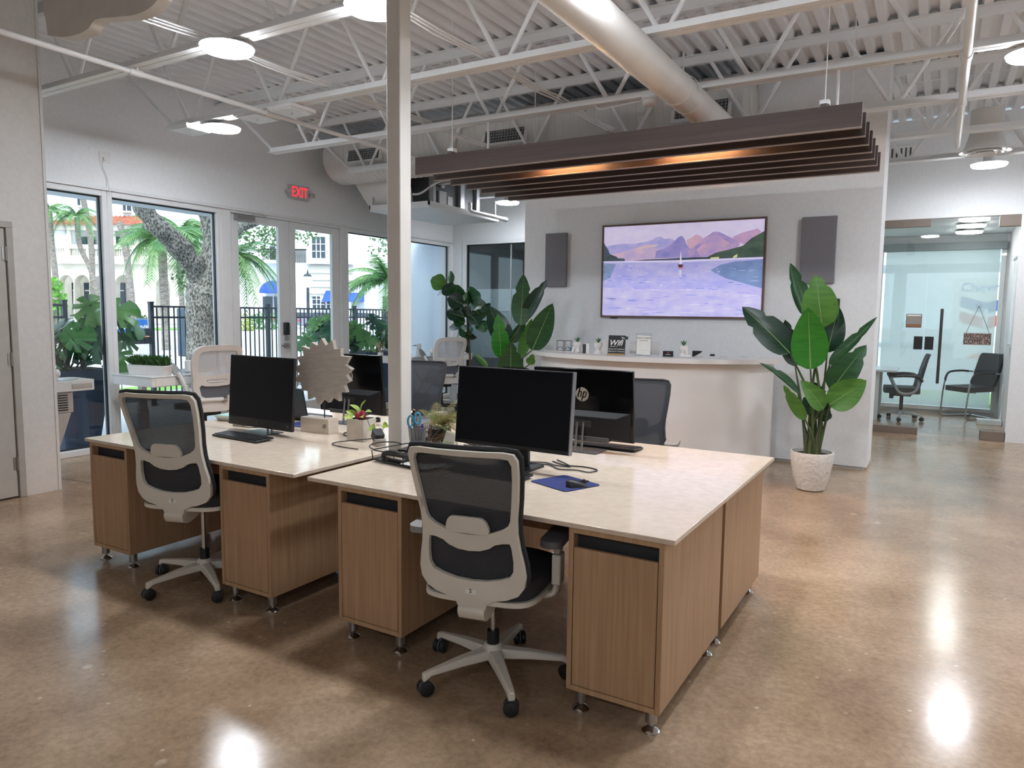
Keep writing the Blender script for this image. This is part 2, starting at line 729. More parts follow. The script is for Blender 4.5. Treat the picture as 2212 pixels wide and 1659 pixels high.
# ceiling deck: fluted metal sheets
per, x0, x1 = 0.152, -7.9, 4.4
n = int((x1 - x0) / per)
dv, df = [], []
prof = []
for i in range(n):
    a = x0 + i * per
    prof += [(a, DK), (a + 0.062, DK), (a + 0.082, DK + 0.05), (a + 0.132, DK + 0.05)]
prof.append((x0 + n * per, DK))
for j, y in enumerate((-4.2, 10.9)):
    dv += [(p[0], y, p[1]) for p in prof]
k = len(prof)
df = [(i, i + 1, k + i + 1, k + i) for i in range(k - 1)]
deck = struct('ceiling', MB().add(dv, df), CEIL, 'white fluted metal roof deck', smooth=0, fix=False)
P(deck, 'roof_light_stop', MB().box(x0, -4.2, DK + 0.06, x1, 14.0, DK + 0.2), CEIL, world=True, smooth=0)  # unseen slab, added to stop sky light leaking past the deck
for i, yy in enumerate((3.05, 6.2, 9.1)):
    P(deck, 'sheet_lap', MB().box(x0, yy, DK - 0.002, x1, yy + 0.02, DK + 0.001), CEIL, world=True, smooth=0)

# walls
wl = struct('wall_left', MB().box(-7.9, -4.2, 0, -6.33, 1.93, DK).box(-7.9, 2.93, 0, -6.33, 3.22, DK).box(-7.9, 1.93, 2.2, -6.33, 2.93, DK)
            .box(-7.9, 1.93, 0, -6.6, 2.93, 2.2), WALLG, 'off-white wall with the grey service door', smooth=0)
P(wl, 'corner_bead', MB().box(-6.335, 3.2, 0, -6.322, 3.222, DK), WALLG, world=True)
struct('wall_rear_unseen', MB().box(-6.33, -4.2, 0, 4.4, -4.0, DK), WALL, smooth=0)  # unseen wall, added to close the room and bounce light
struct('wall_right_unseen', MB().box(4.2, -4.0, 0, 4.4, 10.8, DK), WALL, smooth=0)  # also unseen, added to hold and bounce the room's light
ws = struct('wall_screen', MB().box(-4.52, YT, 0.03, -0.545, 8.42, DK).box(-4.48, YT + 0.03, 0, -0.57, 8.4, 0.03), WALL, 'off-white partition wall carrying the framed screen', smooth=0)
# window wall: header, jambs, upstand
wwl = struct('wall_window', MB().box(-7.9, 3.22, 2.80, XW, 11.0, DK).box(-7.9, 10.74, 0, XW, 11.0, 2.80), WALL, 'grey-shaded wall above the street windows', smooth=0)
P(wwl, 'header_trim', MB().box(XW, 3.22, 2.765, XW + 0.035, 10.8, 2.80), FRAME, world=True)
# back wall with openings
struct('wall_back', MB().box(-7.65, YB, 2.80, 4.2, YB + 0.15, DK).box(-4.9, YB, 0, -1.9, YB + 0.15, 2.80).box(0.78, YB - 0.02, 0, 4.2, YB + 0.15, 2.80)
       .box(-7.65, YB, 0, -7.42, YB + 0.15, 2.8), WALL, 'white wall above the back glazing', smooth=0)

# service door in the left wall
DOORG = mat('door_grey', 'b7b2ab', 0.5)
d1 = tag(T('door_1', None, None, (-6.33, 2.43, 0)), kind='structure')
d1['label'] = 'grey flush service door at the left edge'
P(d1, 'door_frame', MB().box(-6.36, 2.90, 0, -6.315, 2.95, 2.15).box(-6.36, 1.92, 0, -6.315, 1.97, 2.15).box(-6.36, 1.92, 2.15, -6.315, 2.95, 2.2), mat('frame_grey', 'a7a29b', 0.5), world=True, bevel=0.004)
P(d1, 'door_leaf', MB().box(-6.375, 1.975, 0.01, -6.335, 2.895, 2.145), DOORG, world=True, bevel=0.003)
for z in (1.95, 1.12, 0.28):
    P(d1, 'hinge', MB().cyl((-6.325, 2.897, z - 0.055), (-6.325, 2.897, z + 0.055), 0.009, n=10).box(-6.334, 2.87, z - 0.05, -6.33, 2.925, z + 0.05), BRUSH, world=True)


# street windows: one frame and one pane each
def window(i, y0, y1, zt, lab, zb=0.0, stile=0.055):
    wnd = tag(T('window_%d' % i, lab, None, (XW, (y0 + y1) / 2, 0)), kind='structure')
    a, b = XW - 0.11, XW + 0.01
    P(wnd, 'jamb', MB().box(a, y0, zb, b, y0 + stile, zt), FRAME, world=True, bevel=0.004)
    P(wnd, 'jamb', MB().box(a, y1 - stile, zb, b, y1, zt), FRAME, world=True, bevel=0.004)
    P(wnd, 'head', MB().box(a, y0 + stile, zt - 0.06, b, y1 - stile, zt), FRAME, world=True, bevel=0.004)
    P(wnd, 'sill', MB().box(a, y0 + stile, zb, b + 0.03, y1 - stile, zb + 0.06), FRAME, world=True, bevel=0.004)
    g = 0.014
    P(wnd, 'gasket', MB().box(XW - 0.065, y0 + stile, zb + 0.06, XW - 0.035, y0 + stile + g, zt - 0.06).box(XW - 0.065, y1 - stile - g, zb + 0.06, XW - 0.035, y1 - stile, zt - 0.06)
      .box(XW - 0.065, y0 + stile, zt - 0.06 - g, XW - 0.035, y1 - stile, zt - 0.06).box(XW - 0.065, y0 + stile, zb + 0.06, XW - 0.035, y1 - stile, zb + 0.06 + g), BPLA, world=True, smooth=0)
    P(wnd, 'pane', MB().box(XW - 0.054, y0 + stile, zb + 0.06, XW - 0.046, y1 - stile, zt - 0.06), GLS, world=True, smooth=0)
    return wnd


window(1, 3.22, 4.49, 2.765, 'tall street window beside the drinking fountain')
window(2, 4.49, 5.89, 2.765, 'tall street window left of the double door')
window(3, 8.05, 9.34, 2.765, 'tall street window right of the double door')
window(4, 9.34, 10.74, 2.765, 'tall corner window facing the pale stucco wall')
# double door
dd = tag(T('door_2', 'white aluminium and glass double entrance door', None, (XW, 7.0, 0)), kind='structure')
P(dd, 'jamb', MB().box(XW - 0.11, 5.89, 0, XW + 0.012, 6.035, 2.765), FRAME, world=True, bevel=0.004)
P(dd, 'jamb', MB().box(XW - 0.11, 7.95, 0, XW + 0.012, 8.05, 2.765), FRAME, world=True, bevel=0.004)
P(dd, 'head', MB().box(XW - 0.11, 6.035, 2.735, XW + 0.012, 7.95, 2.765), FRAME, world=True)
for y0, y1, ga, gb in ((6.04, 6.995, 6.17, 6.81), (7.005, 7.945, 7.10, 7.80)):
    lf = P(dd, 'leaf', MB().box(XW - 0.07, y0, 0.01, XW - 0.02, ga, 2.73).box(XW - 0.07, gb, 0.01, XW - 0.02, y1, 2.73)
           .box(XW - 0.07, ga, 2.64, XW - 0.02, gb, 2.73).box(XW - 0.07, ga, 0.01, XW - 0.02, gb, 0.26), FRAME, world=True, bevel=0.004)
    build(MB().box(XW - 0.05, ga, 0.26, XW - 0.042, gb, 2.64), 'pane', GLS, lf, world=(XW, 7.0, 0), smooth=0)
P(dd, 'keypad_lock', MB().box(XW - 0.02, 6.86, 1.20, XW + 0.03, 6.94, 1.37), BPLA, world=True, bevel=0.012, label='dark keypad lock')
P(dd, 'lever_handle', MB().box(XW - 0.02, 6.87, 1.03, XW + 0.012, 6.95, 1.09).cyl((XW + 0.03, 6.90, 1.06), (XW + 0.045, 6.76, 1.06), 0.009).cyl((XW, 6.90, 1.06), (XW + 0.035, 6.90, 1.06), 0.01), BRUSH, world=True)
P(dd, 'thumb_turn', MB().cyl((XW - 0.02, 6.91, 1.15), (XW + 0.02, 6.91, 1.15), 0.025), BRUSH, world=True)
P(dd, 'door_closer', MB().box(XW - 0.02, 6.1, 2.66, XW + 0.05, 6.38, 2.72).bar((XW + 0.03, 6.24, 2.725), (XW + 0.14, 6.42, 2.735), 0.025, 0.008).bar((XW + 0.14, 6.42, 2.735), (XW - 0.01, 6.6, 2.74), 0.025, 0.008), BRUSH, world=True, bevel=0.003)

# back-left glazing and the dim room behind it
DIM = mat('dim_room_paint', 'a9aeb3', 0.8)
FROST = mat('frosted_film', 'b9c6cf', 0.6, alpha=0.45, scale=(1, 1, 1))
gb_ = tag(T('window_5', 'dark interior glazing with frosted band beside the fiddle-leaf plant', None, (-6.2, YB, 0)), kind='structure')
P(gb_, 'frame', MB().box(-7.42, YB - 0.03, 0, -7.34, YB + 0.08, 2.80).box(-7.34, YB - 0.03, 2.73, -4.9, YB + 0.08, 2.80).box(-7.34, YB - 0.03, 0, -4.9, YB + 0.08, 0.05).box(-4.95, YB - 0.03, 0.05, -4.9, YB + 0.08, 2.73), FRAME, world=True, bevel=0.004)
P(gb_, 'gasket', MB().box(-7.34, YB + 0.0, 0.05, -7.32, YB + 0.05, 2.73).box(-7.34, YB, 2.715, -4.95, YB + 0.05, 2.73), BPLA, world=True, smooth=0)
for a, b in ((-7.32, -6.44), (-6.43, -4.95)):
    P(gb_, 'pane', MB().box(a, YB + 0.02, 0.05, b, YB + 0.03, 2.72), GLSO, world=True, smooth=0)
P(gb_, 'frosted_film', MB().box(-7.31, YB + 0.034, 0.74, -4.96, YB + 0.036, 1.95), FROST, world=True, smooth=0)
P(gb_, 'mullion', MB().box(-6.445, YB + 0.015, 0.05, -6.425, YB + 0.035, 2.72), mat('grey_silicone', '9fa8ac', 0.5), world=True, smooth=0)
bl = struct('wall_backroom', MB().box(-7.9, 13.55, 0, -7.0, 13.7, 2.9).box(-5.75, 13.55, 0, -5.4, 13.7, 2.9).box(-4.75, 13.55, 0, -4.4, 13.7, 2.9).box(-7.0, 13.55, 0, -4.4, 13.7, 1.6).box(-7.0, 13.55, 2.5, -4.4, 13.7, 2.9)
       .box(-7.9, 10.95, 0, -7.75, 13.55, 2.9).box(-4.6, 10.95, 0, -4.4, 13.55, 2.9).box(-7.9, 10.95, 2.84, -4.4, 13.7, 2.95), DIM, 'dim grey meeting room seen through the back glazing', smooth=0)
SHADE = shademat('roller_shade', 'd8dcdc', 0.36, 0.6)
for a, b in ((-7.0, -5.75), (-5.4, -4.75)):
    P(bl, 'roller_shade', MB().box(a, 13.52, 1.62, b, 13.525, 2.5), SHADE, world=True, smooth=0)
P(bl, 'low_cabinet', MB().box(-7.7, 13.0, 0, -5.2, 13.5, 0.9), mat('navy_panel', '26344a', 0.6), world=True, bevel=0.01)
P(bl, 'counter_edge', MB().box(-7.7, 12.97, 0.9, -5.2, 13.5, 0.94), WPLB, world=True)

# glass office on the right
of = struct('wall_office', MB().box(-2.4, 10.95, 0, -2.25, 13.55, 2.9).box(0.86, 10.95, 0, 1.0, 13.55, 2.9).box(-2.4, 10.95, 2.84, 1.0, 13.7, 2.95)
            .box(-2.4, 13.55, 2.64, 1.0, 13.7, 2.9).box(-2.4, 13.55, 0, 1.0, 13.7, 0.05).box(-2.4, 13.55, 0.05, -2.3, 13.7, 2.64).box(0.82, 13.55, 0.05, 1.0, 13.7, 2.64), WALL, 'white walls of the glass-fronted office', smooth=0)
P(of, 'window_frame', MB().box(-2.3, 13.5, 0.05, 0.82, 13.55, 0.11).box(-2.3, 13.5, 2.6, 0.82, 13.55, 2.64).box(0.76, 13.5, 0.11, 0.82, 13.55, 2.6).box(-0.92, 13.5, 0.11, -0.86, 13.55, 2.6), FRAME, world=True)
P(of, 'window_pane', MB().box(-2.3, 13.6, 0.05, 0.82, 13.608, 2.64), GLS, world=True, smooth=0)
P(of, 'roller_shade', MB().box(-0.82, 13.485, 0.12, 0.74, 13.49, 2.62), SHADE, world=True, smooth=0)
P(of, 'roller_shade', MB().box(-2.28, 13.485, 0.12, -0.94, 13.49, 2.62), SHADE, world=True, smooth=0)
P(of, 'valance', MB().box(-2.3, 13.44, 2.6, 0.82, 13.5, 2.72), mat('valance_grey', '8f979a', 0.6), world=True, bevel=0.004)
P(of, 'outlet_plate', MB().box(0.853, 12.6, 0.55, 0.86, 12.67, 0.67), WPLB, world=True, bevel=0.002)
P(of, 'cable', MB().tube(smoothc([(0.85, 12.63, 0.58), (0.84, 12.6, 0.4), (0.845, 12.62, 0.2), (0.83, 12.5, 0.03)], 6, False), 0.006), WPLB, world=True)
WF = mat('bronze_trim', '7f7166', 0.5)
og = tag(T('window_6', 'frameless glass front of the office with dark patch fittings', None, (-0.3, YB, 0)), kind='structure')
P(og, 'fixed_pane', MB().box(-1.9, YB + 0.03, 0.09, -0.17, YB + 0.042, 2.72), GLSO, world=True, smooth=0)
P(og, 'sill_trim', MB().box(-1.9, YB + 0.0, 0.0, -0.17, YB + 0.08, 0.09), WF, world=True, bevel=0.004)
P(og, 'head_trim', MB().box(-1.9, YB + 0.0, 2.70, -0.17, YB + 0.08, 2.80), WF, world=True, bevel=0.004)
P(og, 'door_pane', MB().box(-0.165, YB + 0.03, 0.015, 0.66, YB + 0.042, 2.78), GLSO, world=True, smooth=0)
P(og, 'floor_block', MB().box(0.52, YB - 0.02, 0, 0.79, YB + 0.2, 0.12), WF, world=True, bevel=0.004)
P(og, 'floor_block', MB().box(0.55, YB + 1.6, 0, 0.85, YB + 1.8, 0.07), FRAME, world=True, bevel=0.004)
P(og, 'head_block', MB().box(0.56, YB - 0.01, 2.66, 0.8, YB + 0.1, 2.80), WF, world=True, bevel=0.004)
P(og, 'lock_plate', MB().box(-0.28, YB + 0.005, 1.12, -0.18, YB + 0.06, 1.29), BPLA, world=True, bevel=0.003)
P(og, 'lock_plate', MB().box(-0.155, YB + 0.005, 1.12, -0.055, YB + 0.06, 1.29), BPLA, world=True, bevel=0.003)
P(og, 'pull_handle', MB().box(0.0, YB - 0.06, 0.69, 0.035, YB - 0.025, 1.65).cyl((0.017, YB - 0.03, 0.8), (0.017, YB + 0.03, 0.8), 0.012).cyl((0.017, YB - 0.03, 1.52), (0.017, YB + 0.03, 1.52), 0.012), mat('dark_bronze', '4a4644', 0.3, 0.6), world=True, bevel=0.006)
P(og, 'pivot', MB().cyl((0.6, YB - 0.0, 0.05), (0.6, YB + 0.06, 0.05), 0.02), CHROME, world=True)

# ================================================================ roof joists
JZ0, JZ1 = 3.335, DK
JY = [2.13, 3.40, 4.67, 5.94, 7.21, 8.48, 9.75]
ORD = ['nearest the camera above', 'carrying the disc light by the left wall', 'carrying the small square panels', 'just in front of the hung wood slats', 'in front of the round duct', 'just behind the round duct', 'nearest the back wall']
h = JZ1 - 0.05 - (JZ0 + 0.03)
rod = None
for yi, Yj in enumerate(JY):
    j = T('roof_joist', 'white open-web steel roof joist ' + ORD[yi], 'roof joist', (-6.75, Yj, JZ0), 0, 'white steel roof joists')
    P(j, 'bottom_chord', MB().box(-6.78, Yj - 0.06, JZ0, 4.2, Yj - 0.006, JZ0 + 0.007).box(-6.78, Yj + 0.006, JZ0, 4.2, Yj + 0.06, JZ0 + 0.007)
      .box(-6.78, Yj - 0.022, JZ0 + 0.007, 4.2, Yj + 0.022, JZ0 + 0.06), STEEL, world=True, smooth=0)
    P(j, 'top_chord', MB().box(-7.6, Yj - 0.065, JZ1 - 0.006, 4.2, Yj - 0.014, JZ1).box(-7.6, Yj + 0.014, JZ1 - 0.006, 4.2, Yj + 0.065, JZ1)
      .box(-7.6, Yj - 0.022, JZ1 - 0.08, 4.2, Yj + 0.022, JZ1), STEEL, world=True, smooth=0)
    P(j, 'bearing_seat', MB().box(-7.66, Yj - 0.09, JZ1 - 0.10, -7.45, Yj + 0.09, JZ1 - 0.07), STEEL, world=True, smooth=0)
    P(j, 'end_strut', MB().cyl((-6.74, Yj, JZ0 + 0.03), (-7.52, Yj, JZ1 - 0.06), 0.018, n=8), STEEL, world=True)
    xx = -6.45 + (0.3 if yi % 2 else 0)
    while xx < 4.0:
        for sgn in (-1, 1):
            if rod is None:
                rod = {}
            if sgn not in rod:
                rod[sgn] = P(j, 'web', MB().cyl((0.03 * sgn, 0, 0), (0.42 * sgn, 0, h), 0.018, n=8), STEEL)
                o = rod[sgn]
            else:
                o = rod[sgn].copy()
                C.objects.link(o)
                o.parent = j
            o.location = (xx + 6.75, 0, 0.03)
        xx += 1.2
# bridging rods across the joists (run in depth)
for bx, lab in ((-5.34, 'long white conduit crossing under the joists at the left'), (0.05, 'long white conduit crossing under the joists at the right')):
    cdt = T('ceiling_conduit', lab, 'conduit', (bx, 2.0, 3.30), 0, 'conduits under the joists')
    P(cdt, 'pipe', MB().cyl((bx, 0.5, 3.305), (bx, 8.9 if bx > 0 else 7.4, 3.305), 0.028 if bx > 0 else 0.02, n=12), STEEL, world=True)
    for yy in (JY[2:5] if bx > 0 else JY[1:5]):
        P(cdt, 'coupling', MB().cyl((bx, yy - 0.05, 3.305), (bx, yy + 0.05, 3.305), 0.035 if bx > 0 else 0.026, n=12).bar((bx, yy, 3.30), (bx, yy, 3.345), 0.05, 0.02, (0, 1, 0)), STEEL, world=True)
for i, (bx, dz, lab) in enumerate(((-4.55, 0.012, 'bundle of thin white cables resting on the joists left of the column'), (-3.0, 0.0, 'bundle of thin white cables running behind the column top'))):
    cb = T('cable_bundle', lab, 'cables', (bx, 2.0, 3.4), 0, 'cable bundles over the joists')
    for q in range(3):
        pts = []
        for s_ in range(0, 15):
            yy = 2.85 + s_ * 0.3
            pts.append((bx + 0.02 * (q - 1) + R.uniform(-0.008, 0.008), yy, 3.41 + dz + 0.012 * q - 0.03 * math.sin(pi * ((yy - JY[0]) / 1.27 % 1)) * 1))
        P(cb, 'cable', MB().tube(pts, 0.007, 5), STEEL, world=True)


# ================================================================ column
colm = T('steel_column', 'slim square white steel column rising between the two desks', 'column', (-2.58, 3.135, 0))
P(colm, 'shaft', MB().box(-2.627, 3.088, 0.012, -2.533, 3.182, DK), COLM, world=True, bevel=0.006)
P(colm, 'base_plate', MB().box(-2.68, 3.03, 0, -2.48, 3.24, 0.012), COLM, world=True)

# ================================================================ ducts
DUCT = mat('duct_paint', 'dcdad6', 0.45, scale=(3, 3, 3))
du = T('spiral_duct', 'large round white spiral air duct in front of the screen wall', 'air duct', (-4.4, 7.58, 3.25))
P(du, 'duct_body', MB().lathe([(0.19, 0), (0.29, 0.03), (0.325, 0.1), (0.33, 0.2), (0.33, 5.6)], (-7.35, 7.58, 3.60), 40, axis=(1, 0, 0)), DUCT, world=True)
sm = MB()
for k_ in range(58):
    xx = -7.15 + k_ * 0.095
    pts = [(xx + 0.095 * t / 24, 7.58 + 0.331 * math.cos(2 * pi * t / 24), 3.60 + 0.331 * math.sin(2 * pi * t / 24)) for t in range(25)]
    sm.tube(pts, 0.0035, 4, cap=False)
P(du, 'spiral_seam', sm, DUCT, world=True)
VDARK = mat('vent_dark', '4a4d50', 0.7)
for vx in (-6.55, -4.42, -2.15):
    # grille set in the duct's lower front quarter
    an = math.radians(205)
    vr = P(du, 'vent_grille', MB().box(-0.3, -0.012, -0.095, 0.3, 0.012, 0.095), STEEL)
    rotx = math.radians(-12)
    vr.location = (vx + 4.4, -0.325, 0.30)
    vr.rotation_euler = (rotx, 0, 0)
    build(MB().box(-0.26, -0.02, -0.07, 0.26, -0.0125, 0.07), 'vent_throat', VDARK, vr, smooth=0)
    lm = MB()
    for q in range(14):
        lm.box(-0.25 + q * 0.0375, -0.028, -0.07, -0.25 + q * 0.0375 + 0.008, -0.0205, 0.07)
    for q in range(4):
        lm.box(-0.26, -0.027, -0.052 + q * 0.033, 0.26, -0.021, -0.046 + q * 0.033)
    build(lm, 'vent_blades', mat('vent_blade', '9a9c9d', 0.5), vr, smooth=0)
P(du, 'drop_transition', MB().add([(-7.25, 7.75, 3.42), (-6.6, 7.75, 3.42), (-6.6, 8.25, 3.42), (-7.25, 8.25, 3.42), (-7.1, 7.95, 3.02), (-6.55, 7.95, 3.02), (-6.55, 8.3, 3.02), (-7.1, 8.3, 3.02)],
  [(3, 2, 1, 0), (4, 5, 6, 7), (0, 1, 5, 4), (1, 2, 6, 5), (2, 3, 7, 6), (3, 0, 4, 7)]).add([(-7.3, 7.5, 3.5), (-6.3, 7.5, 3.5), (-6.3, 8.2, 3.5), (-7.3, 8.2, 3.5), (-7.25, 7.75, 3.42), (-6.6, 7.75, 3.42), (-6.6, 8.25, 3.42), (-7.25, 8.25, 3.42)],
  [(0, 1, 5, 4), (1, 2, 6, 5), (2, 3, 7, 6), (3, 0, 4, 7)]), DUCT, world=True)
# air handler on its hung tray
ah = T('air_handler', 'open-sided air handling unit hung by chains above the entrance corner', 'air handler', (-6.5, 8.8, 2.94))
P(ah, 'tray', MB().box(-7.0, 7.85, 2.93, -5.95, 9.62, 2.955).box(-7.0, 7.85, 2.955, -6.98, 9.62, 3.01).box(-5.97, 7.85, 2.955, -5.95, 9.62, 3.01).box(-7.0, 7.85, 2.955, -5.95, 7.87, 3.01).box(-7.0, 9.6, 2.955, -5.95, 9.62, 3.01), FRAME, world=True)
UD = mat('unit_dark', '3b3e42', 0.6)
P(ah, 'cabinet', MB().box(-6.85, 8.3, 2.965, -6.25, 9.45, 3.5), UD, world=True, bevel=0.01)
P(ah, 'frame_post', MB().box(-6.26, 8.95, 2.965, -6.2, 9.05, 3.5).box(-6.26, 9.38, 2.965, -6.2, 9.46, 3.5).box(-6.26, 8.28, 2.965, -6.2, 8.34, 3.5).box(-6.27, 8.28, 3.44, -6.2, 9.46, 3.5).box(-6.27, 8.28, 2.965, -6.2, 9.46, 3.02), mat('galvanised', '9da0a1', 0.45, 0.4), world=True)
P(ah, 'control_box', MB().box(-6.26, 8.45, 3.05, -6.22, 8.62, 3.25).box(-6.26, 8.66, 3.05, -6.225, 8.78, 3.2).box(-6.26, 8.5, 3.3, -6.22, 8.58, 3.42), mat('unit_label', 'b5b7b8', 0.6), world=True)
P(ah, 'drain_pipe', MB().tube([(-5.9, 8.75, 3.1), (-5.9, 8.75, 3.0), (-5.9, 8.78, 2.985), (-5.9, 9.72, 2.975)], 0.028, 10).cyl((-5.9, 9.66, 2.975), (-5.9, 9.76, 2.975), 0.034), FRAME, world=True)
P(ah, 'curved_pipe', MB().tube(smoothc([(-6.02, 7.6, 3.06), (-6.0, 7.75, 3.1), (-5.95, 8.1, 3.3), (-5.6, 8.3, 3.34), (-4.6, 8.45, 3.34)], 6, False), 0.014), FRAME, world=True)
for cx, cy in ((-5.98, 7.9), (-6.97, 7.9), (-6.97, 9.57), (-5.98, 9.57)):
    ch = MB()
    zz, q = 3.0, 0
    while zz < 3.98:
        a = Vector((1, 0, 0)) if q % 2 else Vector((0, 1, 0))
        ch.tube([Vector((cx, cy, zz)) + a * 0.009 * math.cos(t) + Vector((0, 0, 0.018 * math.sin(t) + 0.015)) for t in [2 * pi * i / 8 for i in range(8)]], 0.003, 4, closed=True)
        zz += 0.026
        q += 1
    P(ah, 'chain', ch, mat('galvanised', '9da0a1'), world=True)
# smaller supply pipe toward the camera
sp = T('supply_pipe', 'smooth round white pipe running overhead toward the big duct', 'pipe', (-1.78, 5.0, 3.08))
P(sp, 'pipe_body', MB().cyl((-1.78, -3.9, 3.2), (-1.78, 7.3, 3.2), 0.12, n=28), DUCT, world=True)
for yy in (5.35, 5.62):
    P(sp, 'band', MB().cyl((-1.78, yy, 3.2), (-1.78, yy + 0.02, 3.2), 0.124, n=28), DUCT, world=True)
P(sp, 'elbow_cap', MB().lathe([(0.12, 0), (0.13, 0.02), (0.13, 0.16)], (-1.78, 7.0, 3.2), 28, axis=(0, 1, 0.3)), DUCT, world=True)
P(sp, 'hanger_strap', MB().tube([(-1.78 + 0.13 * math.cos(t), 5.5, 3.2 + 0.13 * math.sin(t)) for t in [math.radians(a) for a in range(0, 181, 15)]], 0.012, 6, flat=0.3).bar((-1.78, 5.5, 3.33), (-1.78, 5.5, 3.5), 0.03, 0.006), STEEL, world=True)
# round ceiling diffuser at right
dif = T('ceiling_diffuser', 'round stepped ceiling air diffuser above the office front', 'diffuser', (0.30, 9.2, 3.24))
for r_, z_ in ((0.235, 3.27), (0.17, 3.255), (0.105, 3.245)):
    P(dif, 'cone_ring', MB().lathe([(r_ - 0.045, z_ + 0.03), (r_, z_), (r_ + 0.004, z_ + 0.004), (r_ - 0.04, z_ + 0.036)], (0.30, 9.2, 0), 36, capb=False, capt=False), STEEL, world=True)
P(dif, 'throat', MB().lathe([(0.06, 3.27), (0.20, 3.285), (0.15, 3.45), (0.15, 3.7)], (0.30, 9.2, 0), 32), DUCT, world=True)
# ceiling vent on the upper back wall
gv = T('wall_grille', 'small white louvred grille high on the wall behind the slats', 'grille', (-0.72, YB - 0.02, 3.55))
P(gv, 'frame', MB().box(-0.9, YB - 0.02, 3.5, -0.4, YB, 3.74), STEEL, world=True)
for q in range(9):
    P(gv, 'blade', MB().box(-0.88 + q * 0.052, YB - 0.028, 3.53, -0.86 + q * 0.052, YB - 0.02, 3.71), VDARK, world=True, smooth=0)


# ================================================================ disc lights
def disc(x, y, z, lab, lm=None):
    t = T('disc_light', lab, 'ceiling light', (x, y, z), 0, 'round disc ceiling lights')
    P(t, 'rim', MB().lathe([(0.16, 0.024), (0.178, 0.024), (0.178, 0.03), (0.15, 0.034)], (0, 0, 0), 36, capb=False), STEEL)
    P(t, 'diffuser', MB().lathe([(0.0001, -0.006), (0.12, -0.005), (0.162, 0.0), (0.17, 0.008), (0.172, 0.024)], (0, 0, 0), 36, capb=False, capt=False), lm or LAMPE)
    P(t, 'mount', MB().cyl((0, 0, 0.03), (0, 0, 0.055 if z > 3.25 or z < 3 else 0.125), 0.06, n=16), STEEL)
    return t


disc(-4.28, 3.39, 3.28, 'bright disc light on the near joist, top left')
disc(-6.16, 4.79, 3.28, 'bright disc light next to the small square panels')
disc(-2.95, 3.37, 3.28, 'bright disc light cut by the top edge beside the column')
disc(0.45, 6.1, 3.28, 'bright disc light cut by the right edge of the picture')
disc(0.365, 9.72, 3.21, 'bright disc light below the round diffuser')
disc(-5.85, 9.72, 3.21, 'bright disc light under the slats near the back-left corner')
for i, (x, y) in enumerate(((-1.45, 3.38), (-0.29, 3.38), (-1.2, -2.4), (1.5, -2.4), (3.0, 3.4), (2.9, 7.0), (2.9, 10.0))):  # unseen discs kept to light the scene; desk pair added for brightness
    t = disc(x, y, 3.28, 'unseen disc ceiling light outside the picture, ' + ('above the near desk', 'above the floor right of the near desk', 'behind the camera on the left', 'behind the camera on the right', 'beyond the right edge by the desks', 'beyond the right edge by the counter', 'beyond the right edge by the back wall')[i])
for i, (px, py) in enumerate(((2100, 485), (2088, 516), (2082, 534))):
    p = at(px, py, Z=2.825)
    disc(p[0], [11.15, 11.9, 12.75][i], 2.785, 'disc light inside the glass office, %s' % ('nearest the glass', 'middle one', 'farthest from the glass')[i], LAMPO)
# small square panels
for i, (x, y) in enumerate(((-5.09, 4.70), (-5.54, 4.70), (-6.52, 4.70))):
    t = T('square_panel', 'small unlit square white panel %s' % ('nearest the column under the joist', 'in the middle under the joist', 'left of the disc light under the joist')[i], 'ceiling panel', (x, y, 3.285), 0, 'small square panels under the joist')
    P(t, 'tray', MB().box(-0.15, -0.15, 0.012, 0.15, 0.15, 0.045), STEEL, bevel=0.004)
    P(t, 'lens', MB().box(-0.135, -0.135, 0.0, 0.135, 0.135, 0.012), mat('panel_lens', 'eef1f4', 0.35), bevel=0.005)
    P(t, 'screw', MB().cyl((0, 0, -0.008), (0, 0, 0), 0.008, n=8), CHROME)
# smoke detector hung by the pipe
sdm = at(1410, 218, Y=6.0)
t = T('smoke_detector', 'round white smoke detector under the joist by the pipe', 'detector', (sdm[0], 5.94, 3.27))
P(t, 'housing', MB().lathe([(0.05, 0), (0.065, 0.012), (0.065, 0.045), (0.075, 0.05), (0.075, 0.065)], n=24), STEEL)
P(t, 'loop_wire', MB().tube(smoothc([(0.05, 0, 0.06), (-0.1, 0, 0.05), (-0.3, 0, 0.04), (-0.45, 0, 0.03), (-0.5, 0, 0.07)], 6, False), 0.008, 6), STEEL)

# wavy hanging baffle, top left
wb = [(at(px, py, Y=2.6)) for px, py in ((88, -60), (92, 0), (103, 76), (135, 80), (168, 74), (190, 62), (200, 48), (214, 40), (250, 37), (290, 32), (322, 18), (345, -6), (350, -60))]
pl = smoothc([(p[0], p[2]) for p in wb[2:12]], 5, False)
pl = [(wb[0][0], 3.66)] + [(wb[1][0], wb[1][2])] + pl + [(wb[12][0], 3.66)]
t = T('wave_baffle', 'grey-white hanging baffle with a wavy lower edge, top left', 'baffle', (wb[6][0], 2.62, 3.2))
P(t, 'panel', MB().prism(pl, lambda u, v, hh: (u, hh, v), 2.6, 2.675), mat('baffle_white', 'd5cfc8', 0.6), world=True, smooth=50, bevel=0.006)
for xx in (wb[1][0] + 0.15, wb[11][0] - 0.2):
    P(t, 'hanger_wire', MB().cyl((xx, 2.655, 3.64), (xx, 2.655, DK), 0.004, n=6), STEEL, world=True)

